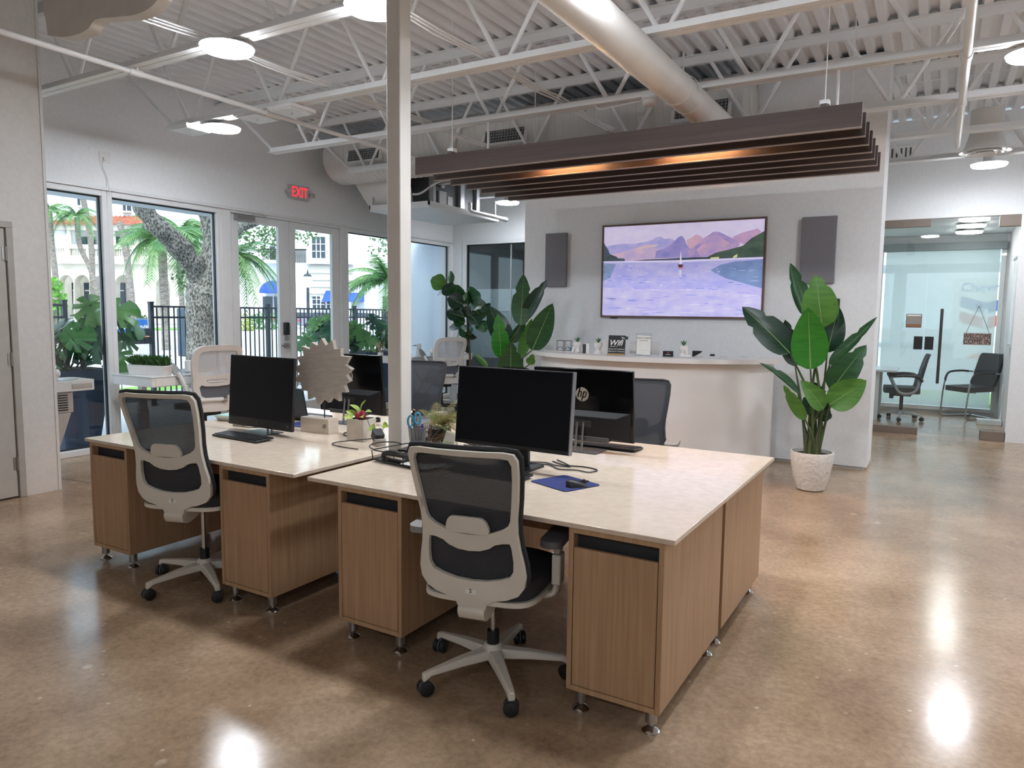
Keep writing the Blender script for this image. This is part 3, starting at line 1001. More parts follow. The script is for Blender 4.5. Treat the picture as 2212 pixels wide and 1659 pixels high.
# ================================================================ wood slat fixture
sl = T('slat_fixture', 'hung ceiling feature of seven long dark wood slats', 'slat fixture', (-2.3, 6.05, 2.75))
SY = [5.245, 5.512, 5.79, 6.06, 6.325, 6.595, 6.868]
TRIMS = mat('slat_edge', 'a39389', 0.5)
for q, yy in enumerate(SY):
    s_ = P(sl, 'slat', MB().box(-4.13, yy, 2.752, -0.51, yy + 0.042, 2.905), SLAT, world=True, smooth=0)
    build(MB().box(-4.13, yy, 2.749, -0.51, yy + 0.042, 2.7525), 'edge_band', TRIMS, s_, world=tuple(wloc(sl)), smooth=0)
for xx in (-3.8, -2.3, -0.75):
    P(sl, 'cross_rail', MB().box(xx - 0.02, 5.3, 2.905, xx + 0.02, 6.9, 2.94), mat('slat_rail', '4b4340', 0.5), world=True)
for xx in (-3.8, -0.75):
    for yy in (5.35, 5.94, 6.85):
        P(sl, 'hanger_rod', MB().cyl((xx, yy, 2.94), (xx, yy, JZ0 if yy == 5.94 else DK), 0.012 if yy == 5.94 else 0.004, n=8).box(xx - 0.03, yy - 0.03, 2.94, xx + 0.03, yy + 0.03, 2.97), STEEL, world=True)
WARML = mat('warm_led', 'ffc184', 0.5, emit=520)
for xx in (-2.86, -1.72):
    f_ = P(sl, 'spot_fixture', MB().box(xx - 0.42, SY[2] - 0.10, 2.915, xx + 0.42, SY[2] - 0.03, 2.95), BPLA, world=True, bevel=0.004)
    build(MB().box(xx - 0.27, SY[2] - 0.075, 2.909, xx + 0.27, SY[2] - 0.05, 2.915), 'led_strip', WARML, f_, world=tuple(wloc(sl)), smooth=0)

# exit sign and outlet on the window wall
ex = T('exit_sign', 'lit red EXIT sign with side lamps above the double door', 'exit sign', (XW, 7.13, 3.03))
P(ex, 'housing', MB().box(XW, 6.96, 3.035, XW + 0.055, 7.30, 3.22), mat('sign_grey', 'b9b9b7', 0.5), world=True, bevel=0.012)
REDL = mat('exit_red', 'ff2b3c', 0.5, emit=1.5)
e_ = text('exit_letters', 'EXIT', 0.19, REDL, ex, (0.057, 0.0, 0.095), (pi / 2, 0, pi / 2), sx=0.74, bold=0.0015)
for yy, s_ in ((6.93, -1), (7.345, 1)):
    P(ex, 'lamp_head', MB().cyl((XW + 0.03, yy, 3.12), (XW + 0.085, yy + 0.01 * s_, 3.115), 0.03, 0.034, n=16).box(XW, yy - 0.015, 3.1, XW + 0.03, yy + 0.015, 3.14), mat('sign_grey', 'b9b9b7'), world=True)
ou = T('wall_outlet', 'white outlet high on the window wall with a dangling cord', 'outlet', (XW, 4.49, 3.05))
P(ou, 'plate', MB().box(XW, 4.43, 3.06, XW + 0.008, 4.55, 3.16), WPLB, world=True, bevel=0.003)
P(ou, 'cord', MB().tube(smoothc([(XW + 0.02, 4.48, 3.09), (XW + 0.025, 4.45, 3.02), (XW + 0.02, 4.5, 2.9), (XW + 0.05, 4.5, 2.72)], 6, False), 0.004, 6), WPLB, world=True)
P(ou, 'plug', MB().box(XW + 0.008, 4.465, 3.075, XW + 0.03, 4.495, 3.105), WPLB, world=True, bevel=0.003)


# ================================================================ desks
def desktop(x0, x1, ra_, rb_, lab):
    t = T('shared_desk', lab, 'desk', ((x0 + x1) / 2, 3.26, 0.73), 0, 'white stone desk tops')
    P(t, 'slab', MB().box(x0, 2.39, 0.73, x1, 4.14, 0.75), QUARTZ, world=True, bevel=0.003)
    P(t, 'support_rail', MB().box(ra_, 3.2, 0.69, rb_, 3.25, 0.728), mat('rail_grey', '6d6a66', 0.5), world=True)
    P(t, 'modesty_panel', MB().box(ra_, 3.215, 0.42, rb_, 3.235, 0.69), OAK, world=True)
    return t


desktop(-2.53, -0.745, -1.965, -1.165, 'white stone desk top nearest the camera with the mouse pad')
desktop(-4.41, -2.62, -3.995, -3.185, 'white stone desk top on the left with the sun ornament')


def cabinet(x0, y0, front, lab, x_w=0.375, dep=0.80):
    """front=-1: door toward the camera, +1: away"""
    t = T('desk_cabinet', lab, 'cabinet', (x0 + x_w / 2, y0 + dep / 2, 0), 0, 'oak desk cabinets')
    a, d = x_w / 2, dep / 2
    z0, z1, th = 0.09, 0.729, 0.02
    P(t, 'side_panel', MB().box(-a, -d, z0, -a + th, d, z1), OAK, bevel=0.0015)
    P(t, 'side_panel', MB().box(a - th, -d, z0, a, d, z1), OAK, bevel=0.0015)
    P(t, 'bottom_panel', MB().box(-a + th, -d, z0, a - th, d, z0 + th), OAKE, bevel=0.001)
    P(t, 'top_panel', MB().box(-a + th, -d, z1 - th, a - th, d, z1), OAKE, bevel=0.001)
    s = front
    yb = d if s < 0 else -d
    P(t, 'back_panel', MB().box(-a + th, yb - 0.012 if s < 0 else yb, z0 + th, a - th, yb if s < 0 else yb + 0.012, z1 - th), OAK)
    yf = -d if s < 0 else d
    P(t, 'door', MB().box(-a + th + 0.003, yf + 0.001 if s < 0 else yf - 0.019, z0 + th + 0.003, a - th - 0.003, yf + 0.019 if s < 0 else yf - 0.001, z1 - th - 0.055), OAK, bevel=0.0015)
    P(t, 'slot_shade', MB().box(-a + th, yf + 0.04 if s < 0 else yf - 0.044, z1 - th - 0.08, a - th, yf + 0.044 if s < 0 else yf - 0.04, z1 - th), DKIN, smooth=0)  # near-black sheet stands in for the shade inside the slot
    for sx in (-1, 1):
        for sy in (-1, 1):
            cx, cy = sx * (a - 0.045), sy * (d - 0.045)
            l = P(t, 'leg', MB().cyl((cx, cy, 0.035), (cx, cy, z0), 0.022, n=16), BRUSH)
            build(MB().lathe([(0.034, 0), (0.034, 0.004), (0.022, 0.014), (0.009, 0.02), (0.009, 0.036)], (cx, cy, 0), 20), 'foot', CHROME, l)
    return t


cabinet(-1.16, 2.40, -1, 'oak desk cabinet at the near right corner of the desks')
cabinet(-2.345, 2.40, -1, 'oak desk cabinet left of the near white chair')
cabinet(-1.16, 3.25, 1, 'oak desk cabinet behind the near right corner one')
cabinet(-2.345, 3.25, 1, 'oak desk cabinet under the far left end of the near desk')
cabinet(-4.375, 2.40, -1, 'oak desk cabinet at the far left end of the desks')
cabinet(-3.18, 2.40, -1, 'oak desk cabinet between the left chair and the near desk')
cabinet(-4.375, 3.25, 1, 'oak desk cabinet at the left desk rear by the windows')
cabinet(-3.18, 3.25, 1, 'oak desk cabinet at the left desk rear beside the column')


# ================================================================ task chairs
def sym(h):
    """mirror a right-hand outline (top centre to bottom centre) to a closed one"""
    l = [(-x, y) for x, y in reversed(h) if x > 1e-6]
    return h + l


def backmap(u, v, w):
    s = (v - 0.42) / 0.62
    y = -0.235 - 0.155 * s + 0.045 * math.sin(pi * min(1, max(0, s)) * 0.9) * 0.6 + 0.55 * u * u * (0.5 + 0.5 * s)
    return (u, y + w, v)


def caster(root, x, y, ang, wheel=BPLA):
    c = P(root, 'caster', MB().cyl((x, y, 0.055), (x, y, 0.085), 0.011, n=8)
          .lathe([(0.029, -0.004), (0.03, 0.004)], (x, y, 0.032), 16, axis=(math.cos(ang), math.sin(ang), 0)), GREYP)
    dx, dy = math.cos(ang), math.sin(ang)
    for s in (-1, 1):
        build(MB().lathe([(0.02, -0.011), (0.029, -0.008), (0.031, 0), (0.029, 0.008), (0.02, 0.011)], (x + dx * 0.017 * s, y + dy * 0.017 * s, 0.032), 20, axis=(dx, dy, 0)), 'wheel', wheel, c)


def star_base(t, legm, rad=0.31, rot=0.0, wheel=BPLA):
    P(t, 'hub', MB().lathe([(0.03, 0.075), (0.05, 0.085), (0.05, 0.12), (0.032, 0.145)], n=20), legm)
    for i in range(5):
        a = rot + 2 * pi * i / 5
        d = Vector((math.cos(a), math.sin(a), 0))
        nrm = Vector((-d[1], d[0], 0))
        v = []
        for r_, wd, zt, zb in ((0.02, 0.034, 0.128, 0.085), (0.16, 0.026, 0.118, 0.085), (rad - 0.02, 0.018, 0.10, 0.078), (rad + 0.012, 0.015, 0.094, 0.058)):
            for s1, zz in ((-1, zb), (1, zb), (0.75, zt), (-0.75, zt)):
                v.append(d * r_ + nrm * wd * s1 + Vector((0, 0, zz)))
        f = [(3, 2, 1, 0), (12, 13, 14, 15)]
        for q in range(3):
            for e in range(4):
                f.append((q * 4 + e, q * 4 + (e + 1) % 4, q * 4 + 4 + (e + 1) % 4, q * 4 + 4 + e))
        P(t, 'leg', MB().add(v, f), legm, bevel=0.006)
        ca = a + 0.8 + i * 1.3
        caster(t, d[0] * rad, d[1] * rad, ca, wheel)


def task_chair(lab, loc, rz, dz=0.0, rot=0.3, arms=True):
    t = T('task_chair', lab, 'office chair', loc, rz, 'white-framed mesh task chairs')
    star_base(t, WPLA, 0.315, rot)
    P(t, 'gas_lift', MB().cyl((0, 0, 0.055), (0, 0, 0.20), 0.026, n=16), BPLA)
    P(t, 'lift_rod', MB().cyl((0, 0, 0.20), (0, 0, 0.37 + dz), 0.014, n=14), CHROME)
    P(t, 'tilt_mechanism', MB().box(-0.09, -0.11, 0.365 + dz, 0.09, 0.12, 0.41 + dz), BPLA, bevel=0.012)
    P(t, 'tilt_knob', MB().cyl((0.09, 0.06, 0.38 + dz), (0.2, 0.06, 0.375 + dz), 0.008, n=8).cyl((0.19, 0.06, 0.375 + dz), (0.235, 0.06, 0.375 + dz), 0.02, n=12), BPLA)
    pan = smoothc([(0, -0.235), (0.17, -0.225), (0.235, -0.15), (0.245, 0.05), (0.225, 0.2), (0.13, 0.255), (0, 0.262), (-0.13, 0.255), (-0.225, 0.2), (-0.245, 0.05), (-0.235, -0.15), (-0.17, -0.225)], 4)
    P(t, 'seat_pan', MB().prism(pan, lambda u, v, hh: (u * 1.0, v, hh), 0.405 + dz, 0.425 + dz), WPLA, bevel=0.004)
    P(t, 'seat', MB().plate([(u * 0.985, v * 0.985) for u, v in pan], [], lambda u, v, w: (u, v, 0.46 + dz + w + (0.0 if w < 0 else 0.012 - 0.25 * (u * u) - (0.35 * max(0, v - 0.14) ** 1.5))), 0.065, 0.05), FABD, bevel=0.014, seg=3)
    outer = sym([(0, 1.035), (0.10, 1.034), (0.18, 1.036), (0.222, 1.03), (0.236, 1.005), (0.234, 0.94), (0.224, 0.85), (0.213, 0.77), (0.211, 0.71), (0.218, 0.65), (0.231, 0.59), (0.238, 0.54), (0.232, 0.495), (0.205, 0.46), (0.16, 0.443), (0.10, 0.43), (0.07, 0.415), (0.06, 0.385), (0.055, 0.355), (0.04, 0.345), (0, 0.342)])
    up = sym([(0, 1.012), (0.17, 1.013), (0.20, 1.008), (0.211, 0.985), (0.207, 0.92), (0.197, 0.84), (0.186, 0.765), (0.176, 0.745), (0.15, 0.727), (0.10, 0.708), (0.05, 0.699), (0, 0.696)])
    lo = sym([(0, 0.628), (0.05, 0.632), (0.09, 0.645), (0.115, 0.662), (0.15, 0.671), (0.178, 0.672), (0.184, 0.655), (0.19, 0.60), (0.188, 0.56), (0.172, 0.535), (0.13, 0.52), (0.07, 0.508), (0, 0.504)])
    fm = lambda u, v, w: tuple(Vector(backmap(u * 0.92, v, w)) + Vector((0, 0, dz)))
    fr = P(t, 'back_frame', MB().plate(outer, [up, lo], lambda u, v, w: fm(u, v, w * (1.0 if v > 0.45 else 1.6)), 0.022, 0.03), WPLA, bevel=0.005, seg=2)
    med = [(x * 1.035 + 0, (y - 0.74) * 1.02 + 0.742) for x, y in sym([(0, 1.035), (0.18, 1.036), (0.222, 1.03), (0.236, 1.005), (0.234, 0.94), (0.224, 0.85), (0.213, 0.77), (0.211, 0.71), (0.218, 0.65), (0.231, 0.59), (0.236, 0.54), (0.225, 0.50), (0.17, 0.475), (0, 0.468)])]
    P(t, 'back_mesh', MB().plate(med, [], lambda u, v, w: fm(u, v, w + 0.018), 0.003, 0.04), MESHD)
    P(t, 'mesh_border', MB().tube([fm(u, v, 0.018) for u, v in med], 0.0085, 6, closed=True), FABD)
    P(t, 'lumbar_pad', MB().plate(rrect(-0.105, 0.70, 0.105, 0.768, 0.028), [], lambda u, v, w: fm(u * (1 - 0.25 * (v - 0.695) / 0.08), v, w - 0.006), 0.016, 0.04), WPLA, bevel=0.005)
    lp = P(t, 'logo_plate', MB().box(-0.021, -0.001, -0.012, 0.021, 0.001, 0.012), mat('logo_white', 'e8e6e0', 0.4), label='small white badge with a dark curl')
    lp.location = fm(0.0, 0.463, -0.0135)
    lp.rotation_euler = (-0.2, 0, 0)
    build(MB().tube([(0.004, -0.002, 0.005), (0, -0.002, 0.007), (-0.005, -0.002, 0.004), (0, -0.002, 0), (0.005, -0.002, -0.004), (0, -0.002, -0.007), (-0.004, -0.002, -0.005)], 0.0014, 5), 'badge_mark', BPLA, lp)
    sp_ = [(-0.255, 0.385), (-0.24, 0.345), (-0.19, 0.335), (-0.10, 0.36), (-0.02, 0.385), (0.0, 0.40), (-0.1, 0.398), (-0.18, 0.39), (-0.225, 0.40)]
    P(t, 'back_spine', MB().prism(smoothc(sp_, 4), lambda u, v, hh: (hh, u, v + dz), -0.055, 0.055), WPLA, bevel=0.008)
    sz, dz = dz, min(dz, 0.03)
    for s in ((-1, 1) if arms else ()):
        am = P(t, 'arm', MB().tube(smoothc([(0.12 * s, -0.02, 0.402 + dz), (0.22 * s, -0.02, 0.395 + dz), (0.272 * s, -0.02, 0.415 + dz), (0.282 * s, -0.02, 0.47 + dz)], 5, False), [0.03] * 16, 8, flat=0.55)
               .box(0.265 * s, -0.055, 0.45 + dz, 0.302 * s, 0.015, 0.575 + dz).box(0.271 * s, -0.045, 0.575 + dz, 0.297 * s, 0.005, 0.635 + dz), WPLA, bevel=0.006)
        build(MB().prism(rrect(-0.045, -0.15, 0.045, 0.115, 0.035), lambda u, v, hh: (0.282 * s + u, v, hh + dz - 0.25 * v * v), 0.635, 0.662), 'arm_pad', PADG if s < 0 else GREYP, am, bevel=0.008, seg=3)
    return t


task_chair('white-framed mesh chair at the near desk, closest to the camera', (-1.545, 2.485, 0), 0.20, 0.0, 0.27)
task_chair('armless white-framed mesh chair at the left desk, back turned to the camera', (-3.47, 2.51, 0), 0.33, 0.075, 0.48, False)
task_chair('grey-backed mesh chair behind the near desk facing the camera', (-1.78, 4.62, 0), pi + 0.22, 0.02, 0.9)
task_chair('grey-backed mesh chair behind the left desk beside the column', (-3.86, 4.78, 0), pi + 0.22, 0.05, 0.2)


# ================================================================ computers
def keyboard(loc, rz, lab, w_=0.43, d_=0.125):
    t = T('keyboard', lab, 'keyboard', loc, rz)
    rx = Matrix.Rotation(math.radians(4), 3, 'X')
    P(t, 'tray', MB().box(-w_ / 2, -d_ / 2, 0.002, w_ / 2, d_ / 2, 0.014, rot=rx, about=(0, -d_ / 2, 0)), BPLA, bevel=0.003)
    kb = MB()
    for r_ in range(5):
        ny = -d_ / 2 + 0.012 + r_ * (d_ - 0.02) / 5
        nk = 19
        for c_ in range(nk):
            if r_ == 0 and 4 <= c_ <= 8:
                continue
            x = -w_ / 2 + 0.01 + c_ * (w_ - 0.02) / nk
            kb.box(x, ny, 0.014, x + (w_ - 0.02) / nk - 0.004, ny + (d_ - 0.02) / 5 - 0.004, 0.018, rot=rx, about=(0, -d_ / 2, 0))
        if r_ == 0:
            kb.box(-w_ / 2 + 0.01 + 4 * (w_ - 0.02) / nk, ny, 0.014, -w_ / 2 + 0.006 + 9 * (w_ - 0.02) / nk, ny + (d_ - 0.02) / 5 - 0.004, 0.018, rot=rx, about=(0, -d_ / 2, 0))
    P(t, 'keys', kb, mat('key_black', '141517', 0.5), smooth=0)
    return t


keyboard((-3.62, 2.905, 0.75), math.radians(-3), 'slim black keyboard in front of the left monitor')
keyboard((-1.66, 3.88, 0.75), math.radians(180), 'black keyboard behind the monitor with the round logo', 0.44, 0.14)


def hp_mark(root, parent, c, r, nrm_y, face, ink):
    """round emblem with slanted letters h and p; drawn in the local XZ plane"""
    s = nrm_y
    e = P(parent, 'logo_disc', MB().cyl((c[0], c[1], c[2]), (c[0], c[1] + 0.0015 * s, c[2]), r, n=32), face, smooth=0) if False else build(MB().cyl((c[0], c[1], c[2]), (c[0], c[1] + 0.0015 * s, c[2]), r, n=32), 'logo_disc', face, parent, smooth=0)
    k = -s     # +x appears to the right when seen from -y

    def q(u, v):
        return (c[0] + k * r * u, c[1] + 0.0022 * s, c[2] + r * v)
    mb = MB()

    def stroke(pts, wd):
        for a, b in zip(pts, pts[1:]):
            mb.bar(q(*a), q(*b), wd * r, 0.001, (0, 1, 0))
    sl_ = 0.30
    f = lambda u, v: (u + sl_ * v, v)
    stroke([f(-0.55, -0.42), f(-0.55, 0.93)], 0.17)
    stroke([f(-0.55, 0.36), f(-0.2, 0.38), f(-0.12, 0.26), f(-0.12, -0.42)], 0.15)
    stroke([f(0.18, -0.93), f(0.18, 0.40)], 0.17)
    stroke([f(0.18, 0.38), f(0.52, 0.38), f(0.62, 0.24), f(0.62, -0.26), f(0.52, -0.40), f(0.18, -0.40)], 0.15)
    build(mb, 'logo_letters', ink, e, smooth=0)
    return e


def aio(lab, loc, rz, back_logo, w_=0.615, h_=0.415, zb=0.07, tilt=6):
    """all-in-one computer, screen toward local -y"""
    t = T('desktop_computer', lab, 'computer', loc, rz)
    tl = math.radians(tilt)
    rx = Matrix.Rotation(-tl, 3, 'X')
    about = (0, 0, zb)
    bd = P(t, 'screen_body', MB().box(-w_ / 2, -0.012, zb, w_ / 2, 0.01, zb + h_, rot=rx, about=about), BPLG if back_logo else BPLA, bevel=0.004)
    P(t, 'screen', MB().box(-w_ / 2 + 0.006, -0.0145, zb + 0.055, w_ / 2 - 0.006, -0.0125, zb + h_ - 0.008, rot=rx, about=about), SCRN, smooth=0)
    # bulge at the back
    pr = [(-w_ / 2 + 0.015, 0.0), (w_ / 2 - 0.015, 0.0), (w_ / 2 - 0.015, h_ * 0.42), (-w_ / 2 + 0.015, h_ * 0.42)]
    inn = [(-w_ / 2 + 0.14, 0.03), (w_ / 2 - 0.14, 0.03), (w_ / 2 - 0.09, h_ * 0.34), (-w_ / 2 + 0.09, h_ * 0.34)]
    v = [rx @ (Vector((a, 0.0105, zb + b)) - Vector(about)) + Vector(about) for a, b in pr] + [rx @ (Vector((a, 0.045, zb + b)) - Vector(about)) + Vector(about) for a, b in inn]
    P(t, 'rear_housing', MB().add(v, [(3, 2, 1, 0), (4, 5, 6, 7), (0, 1, 5, 4), (1, 2, 6, 5), (2, 3, 7, 6), (3, 0, 4, 7)]), mat('rear_grey', '17181b', 0.5, spec=0.25), bevel=0.004)
    pv = rx @ Vector((0, 0.046, h_ * 0.22)) + Vector(about)
    P(t, 'rear_vent', MB().box(-0.07, 0.0455, zb + h_ * 0.2, 0.07, 0.047, zb + h_ * 0.3, rot=rx, about=about), BPLA)
    P(t, 'port_strip', MB().box(-0.17, 0.012, zb + 0.0, 0.17, 0.05, zb + 0.028, rot=rx, about=about), mat('port_grey', '4b4c4f', 0.4), bevel=0.003)
    for xx in (-0.019, 0.019):
        P(t, 'stand_leg', MB().bar((xx, 0.075, 0.004), (xx, 0.05, zb + 0.12), 0.012, 0.012, (0, 1, 0)), BRUSH, bevel=0.002)
    P(t, 'stand_base', MB().prism(rrect(-0.115, -0.075, 0.115, 0.09, 0.008), lambda u, v, hh: (u, v, hh), 0.0, 0.006), mat('stand_grey', '55565a', 0.35, 0.5), bevel=0.0015)
    if back_logo:
        # emblem set in the tilted back face
        em = hp_mark(t, bd, (0, 0, 0), 0.040, 1, mat('logo_silver', 'c3b9ae', 0.3, 0.3), BPLG)
        em.location = rx @ (Vector((back_logo[0], 0.0105, zb + back_logo[1])) - Vector(about)) + Vector(about)
        em.rotation_euler = (-tl, 0, 0)
    else:
        em = hp_mark(t, bd, (0, 0, 0), 0.009, -1, mat('logo_faint', '6f7680', 0.4), BPLA)
        em.location = rx @ (Vector((-0.02, -0.015, zb + 0.028)) - Vector(about)) + Vector(about)
        em.rotation_euler = (-tl, 0, 0)
        st = build(MB().box(-0.006, -0.0005, -0.007, 0.006, 0.0005, 0.007), 'sticker', mat('sticker_grey', '5f666e', 0.5), bd)
        st.location = rx @ (Vector((w_ / 2 - 0.04, -0.0127, zb + 0.03)) - Vector(about)) + Vector(about)
        st.rotation_euler = (-tl, 0, 0)
    return t


aio('black all-in-one computer facing the camera on the left desk', (-3.69, 3.10, 0.75), math.radians(-2), None, 0.615, 0.455, 0.035, 4)
aio('black all-in-one computer with round silver logo, seen from behind', (-1.72, 3.735, 0.75), math.radians(180), (0.0, 0.26), 0.615, 0.405, 0.07, 6)
aio('dark all-in-one computer behind the sun ornament, seen from behind', (-3.50, 3.74, 0.75), math.radians(180), (0.0, 0.265), 0.60, 0.415, 0.075, 6)

# plain monitor on the near desk
mo = T('monitor', 'thin-bezel black monitor on square stand at the near desk', 'monitor', (-1.815, 3.08, 0.75), math.radians(-1))
rx = Matrix.Rotation(math.radians(-5), 3, 'X')
ab = (0, 0, 0.30)
sb = P(mo, 'housing', MB().box(-0.335, -0.01, 0.105, 0.335, 0.02, 0.505, rot=rx, about=ab), BPLA, bevel=0.004)
P(mo, 'screen', MB().box(-0.329, -0.0125, 0.125, 0.329, -0.0105, 0.498, rot=rx, about=ab), SCRN, smooth=0)
P(mo, 'bezel_edge', MB().box(0.331, -0.0125, 0.105, 0.336, 0.021, 0.506, rot=rx, about=ab), mat('bezel_grey', '6b6c70', 0.35), smooth=0)
P(mo, 'webcam_bump', MB().prism([(-0.075, 0.505), (0.075, 0.505), (0.066, 0.513), (-0.066, 0.513)], lambda u, v, hh: tuple(rx @ (Vector((u, hh, v)) - Vector(ab)) + Vector(ab)), -0.006, 0.02), BPLA)
P(mo, 'rear_bulge', MB().box(-0.16, 0.02, 0.2, 0.16, 0.06, 0.42, rot=rx, about=ab), BPLA, bevel=0.01)
P(mo, 'neck', MB().box(-0.045, 0.055, 0.01, 0.045, 0.09, 0.34), BPLA, bevel=0.006)
P(mo, 'neck_front', MB().box(-0.075, 0.035, 0.01, 0.075, 0.062, 0.15), BPLA, bevel=0.008)
P(mo, 'foot', MB().prism(rrect(-0.12, -0.09, 0.12, 0.13, 0.012), lambda u, v, hh: (u, v, hh), 0, 0.012), BPLA, bevel=0.003)
P(mo, 'cable', MB().tube(smoothc([(0.02, 0.08, 0.02), (0.12, 0.16, 0.006), (0.22, 0.1, 0.006), (0.3, 0.13, 0.006), (0.37, 0.12, 0.006), (0.385, 0.19, 0.006), (0.30, 0.22, 0.006), (0.2, 0.2, 0.006), (0.1, 0.25, 0.006)], 6, False), 0.0035, 6), BPLA)
P(mo, 'cable', MB().tube(smoothc([(-0.02, 0.08, 0.02), (0.08, 0.2, 0.006), (0.16, 0.17, 0.006), (0.24, 0.18, 0.008), (0.1, 0.3, 0.006)], 6, False), 0.0035, 6), BPLA)

# laptop lid behind the sun ornament
lt = T('laptop', 'dark laptop with raised lid, seen from behind beside the sun ornament', 'laptop', (-3.98, 3.62, 0.75), math.radians(180))
P(lt, 'deck', MB().box(-0.17, -0.24, 0.0, 0.17, 0.0, 0.016), BPLA, bevel=0.004)
P(lt, 'lid', MB().box(-0.17, -0.006, 0.016, 0.17, 0.006, 0.24, rot=Matrix.Rotation(math.radians(-12), 3, 'X'), about=(0, 0, 0.016)), mat('laptop_navy', '1d2737', 0.35), bevel=0.004)
P(lt, 'hinge', MB().cyl((-0.12, 0, 0.016), (0.12, 0, 0.016), 0.007, n=10), BPLA)
mp2 = T('mouse_pad', 'dark blue mouse pad edge beside the ornament block', 'mouse pad', (-3.72, 3.50, 0.75))
P(mp2, 'pad', MB().prism(rrect(-0.12, -0.1, 0.12, 0.1, 0.012), lambda u, v, hh: (u, v, hh), 0, 0.004), NAVY)
P(mp2, 'rubber_base', MB().prism(rrect(-0.119, -0.099, 0.119, 0.099, 0.012), lambda u, v, hh: (u, v, hh), -0.0001, 0.001), BPLA)

# mouse pad and mouse
mp = T('mouse_pad', 'blue fabric mouse pad in the middle of the near desk', 'mouse pad', (-1.445, 2.94, 0.75), math.radians(-22))
P(mp, 'pad', MB().prism(rrect(-0.125, -0.11, 0.125, 0.11, 0.02), lambda u, v, hh: (u, v, hh), 0.002, 0.004), NAVY)
P(mp, 'rubber_base', MB().prism(rrect(-0.1252, -0.1102, 0.1252, 0.1102, 0.02), lambda u, v, hh: (u, v, hh), 0.0, 0.002), BPLA)
ms_ = T('computer_mouse', 'black mouse resting on the blue pad', 'mouse', (-1.365, 2.905, 0.754), math.radians(-48))


def mouse_shape(sc=1.0):
    v, f = [], []
    nu, nv = 14, 10
    for i in range(nu + 1):
        s = i / nu
        y = -0.055 + 0.11 * s
        wd = 0.031 * (1 - abs(2 * s - 1) ** 3) ** 0.5 * (1 - 0.12 * math.sin(pi * s))
        hh = 0.036 * math.sin(pi * (s * 0.86 + 0.14) ** 0.75) ** 0.75 * (1 - 0.25 * s)
        for j in range(nv + 1):
            a = pi * j / nv
            v.append((wd * math.cos(a) * sc, y * sc, max(0, hh) * math.sin(a) ** 0.8 * sc))
    for i in range(nu):
        for j in range(nv):
            a = i * (nv + 1) + j
            f.append((a, a + 1, a + nv + 2, a + nv + 1))
    f.append(tuple(i * (nv + 1) for i in range(nu + 1)) + tuple(i * (nv + 1) + nv for i in reversed(range(nu + 1))))
    return MB().add(v, f)


P(ms_, 'shell', mouse_shape(), mat('mouse_black', '232325', 0.4), smooth=60)
P(ms_, 'scroll_wheel', MB().cyl((-0.004, 0.03, 0.022), (0.004, 0.03, 0.022), 0.01, n=16), BPLA)
P(ms_, 'button_split', MB().box(-0.0006, 0.012, 0.018, 0.0006, 0.052, 0.0262), DKIN)


# ================================================================ things on the desks
t = T('sun_ornament', 'pale wooden sunburst disc on a block stand, left desk', 'ornament', (-3.41, 3.335, 0.75), math.radians(3))
bk = P(t, 'block', MB().box(-0.118, -0.047, 0, 0.118, 0.047, 0.098), mat('pale_block', 'd0c6ba', 0.75, col2='c4b9ab', scale=(6, 6, 30)), bevel=0.002)
build(MB().tube([(0.085 + 0.013 * math.cos(a), -0.0478, 0.05 + 0.013 * math.sin(a)) for a in [2 * pi * i / 18 for i in range(18)]], 0.0016, 5, closed=True).bar((0.077, -0.0478, 0.044), (0.092, -0.0478, 0.057), 0.005, 0.001, (0, 1, 0)), 'stamp_mark', BPLA, bk)['label'] = 'small round black stamp'
P(t, 'rod', MB().cyl((0.045, 0, 0.098), (0.045, 0, 0.20), 0.004, n=8), BPLA)
pts = []
for i in range(17):
    a = 2 * pi * (i + 0.3) / 17
    b = 2 * pi * (i + 0.8) / 17
    ro = 0.212 * (1 + 0.05 * math.sin(i * 2.3))
    pts += [(ro * math.cos(a), ro * math.sin(a)), (0.17 * math.cos(b), 0.17 * math.sin(b))]
sn = P(t, 'sunburst', MB().prism(pts, lambda u, v, hh: (u, hh, v), -0.02, 0.02), PALEW, smooth=0, bevel=0.002)
sn.location = (0.045, 0, 0.395)
sn.rotation_euler = (0, 0, math.radians(10))


def leafblade(B, Tp, W, face, arch=0.1, fold=0.25, n=12, shape=0.75, tipw=0.0, notch=0, rib=True, droop=None):
    """leaf blade from B to Tp; face: direction the upper side looks to; returns blade and rib builders"""
    B, Tp, face = Vector(B), Vector(Tp), Vector(face).normalized()
    d = Tp - B
    L = d.length
    d.normalize()
    side = d.cross(face).normalized()
    nrm = side.cross(d).normalized()
    v, f = [], []
    mid = []
    for i in range(n + 1):
        s = i / n
        w_ = W * 0.5 * max(0.0, math.sin(pi * min(1, (s ** shape) * 0.97 + 0.03))) ** 0.72
        if i == n:
            w_ = W * tipw + 0.001
        if notch and i in notch:
            w_ *= 0.72
        c = B + d * (L * s) + nrm * (arch * L * math.sin(pi * s))
        if droop:
            c += Vector((0, 0, -droop * L * s * s))
        mid.append(c)
        wl = W * 0.5 * 0.0
        v += [c - side * w_ + nrm * fold * w_, c - side * w_ * 0.5 + nrm * fold * w_ * 0.35, c, c + side * w_ * 0.5 + nrm * fold * w_ * 0.35, c + side * w_ + nrm * fold * w_]
    for i in range(n):
        for j in range(4):
            a = i * 5 + j
            f.append((a, a + 1, a + 6, a + 5))
    mb = MB().add(v, f)
    rb = MB().tube([m_ - nrm * 0.002 for m_ in mid[:-1]], [W * 0.022 * (1 - 0.75 * i / n) + 0.0008 for i in range(n)], 5)
    return mb, rb


def face_cam(p, tilt=(0, 0, 0)):
    return (CAM - Vector(p)).normalized() + Vector(tilt)


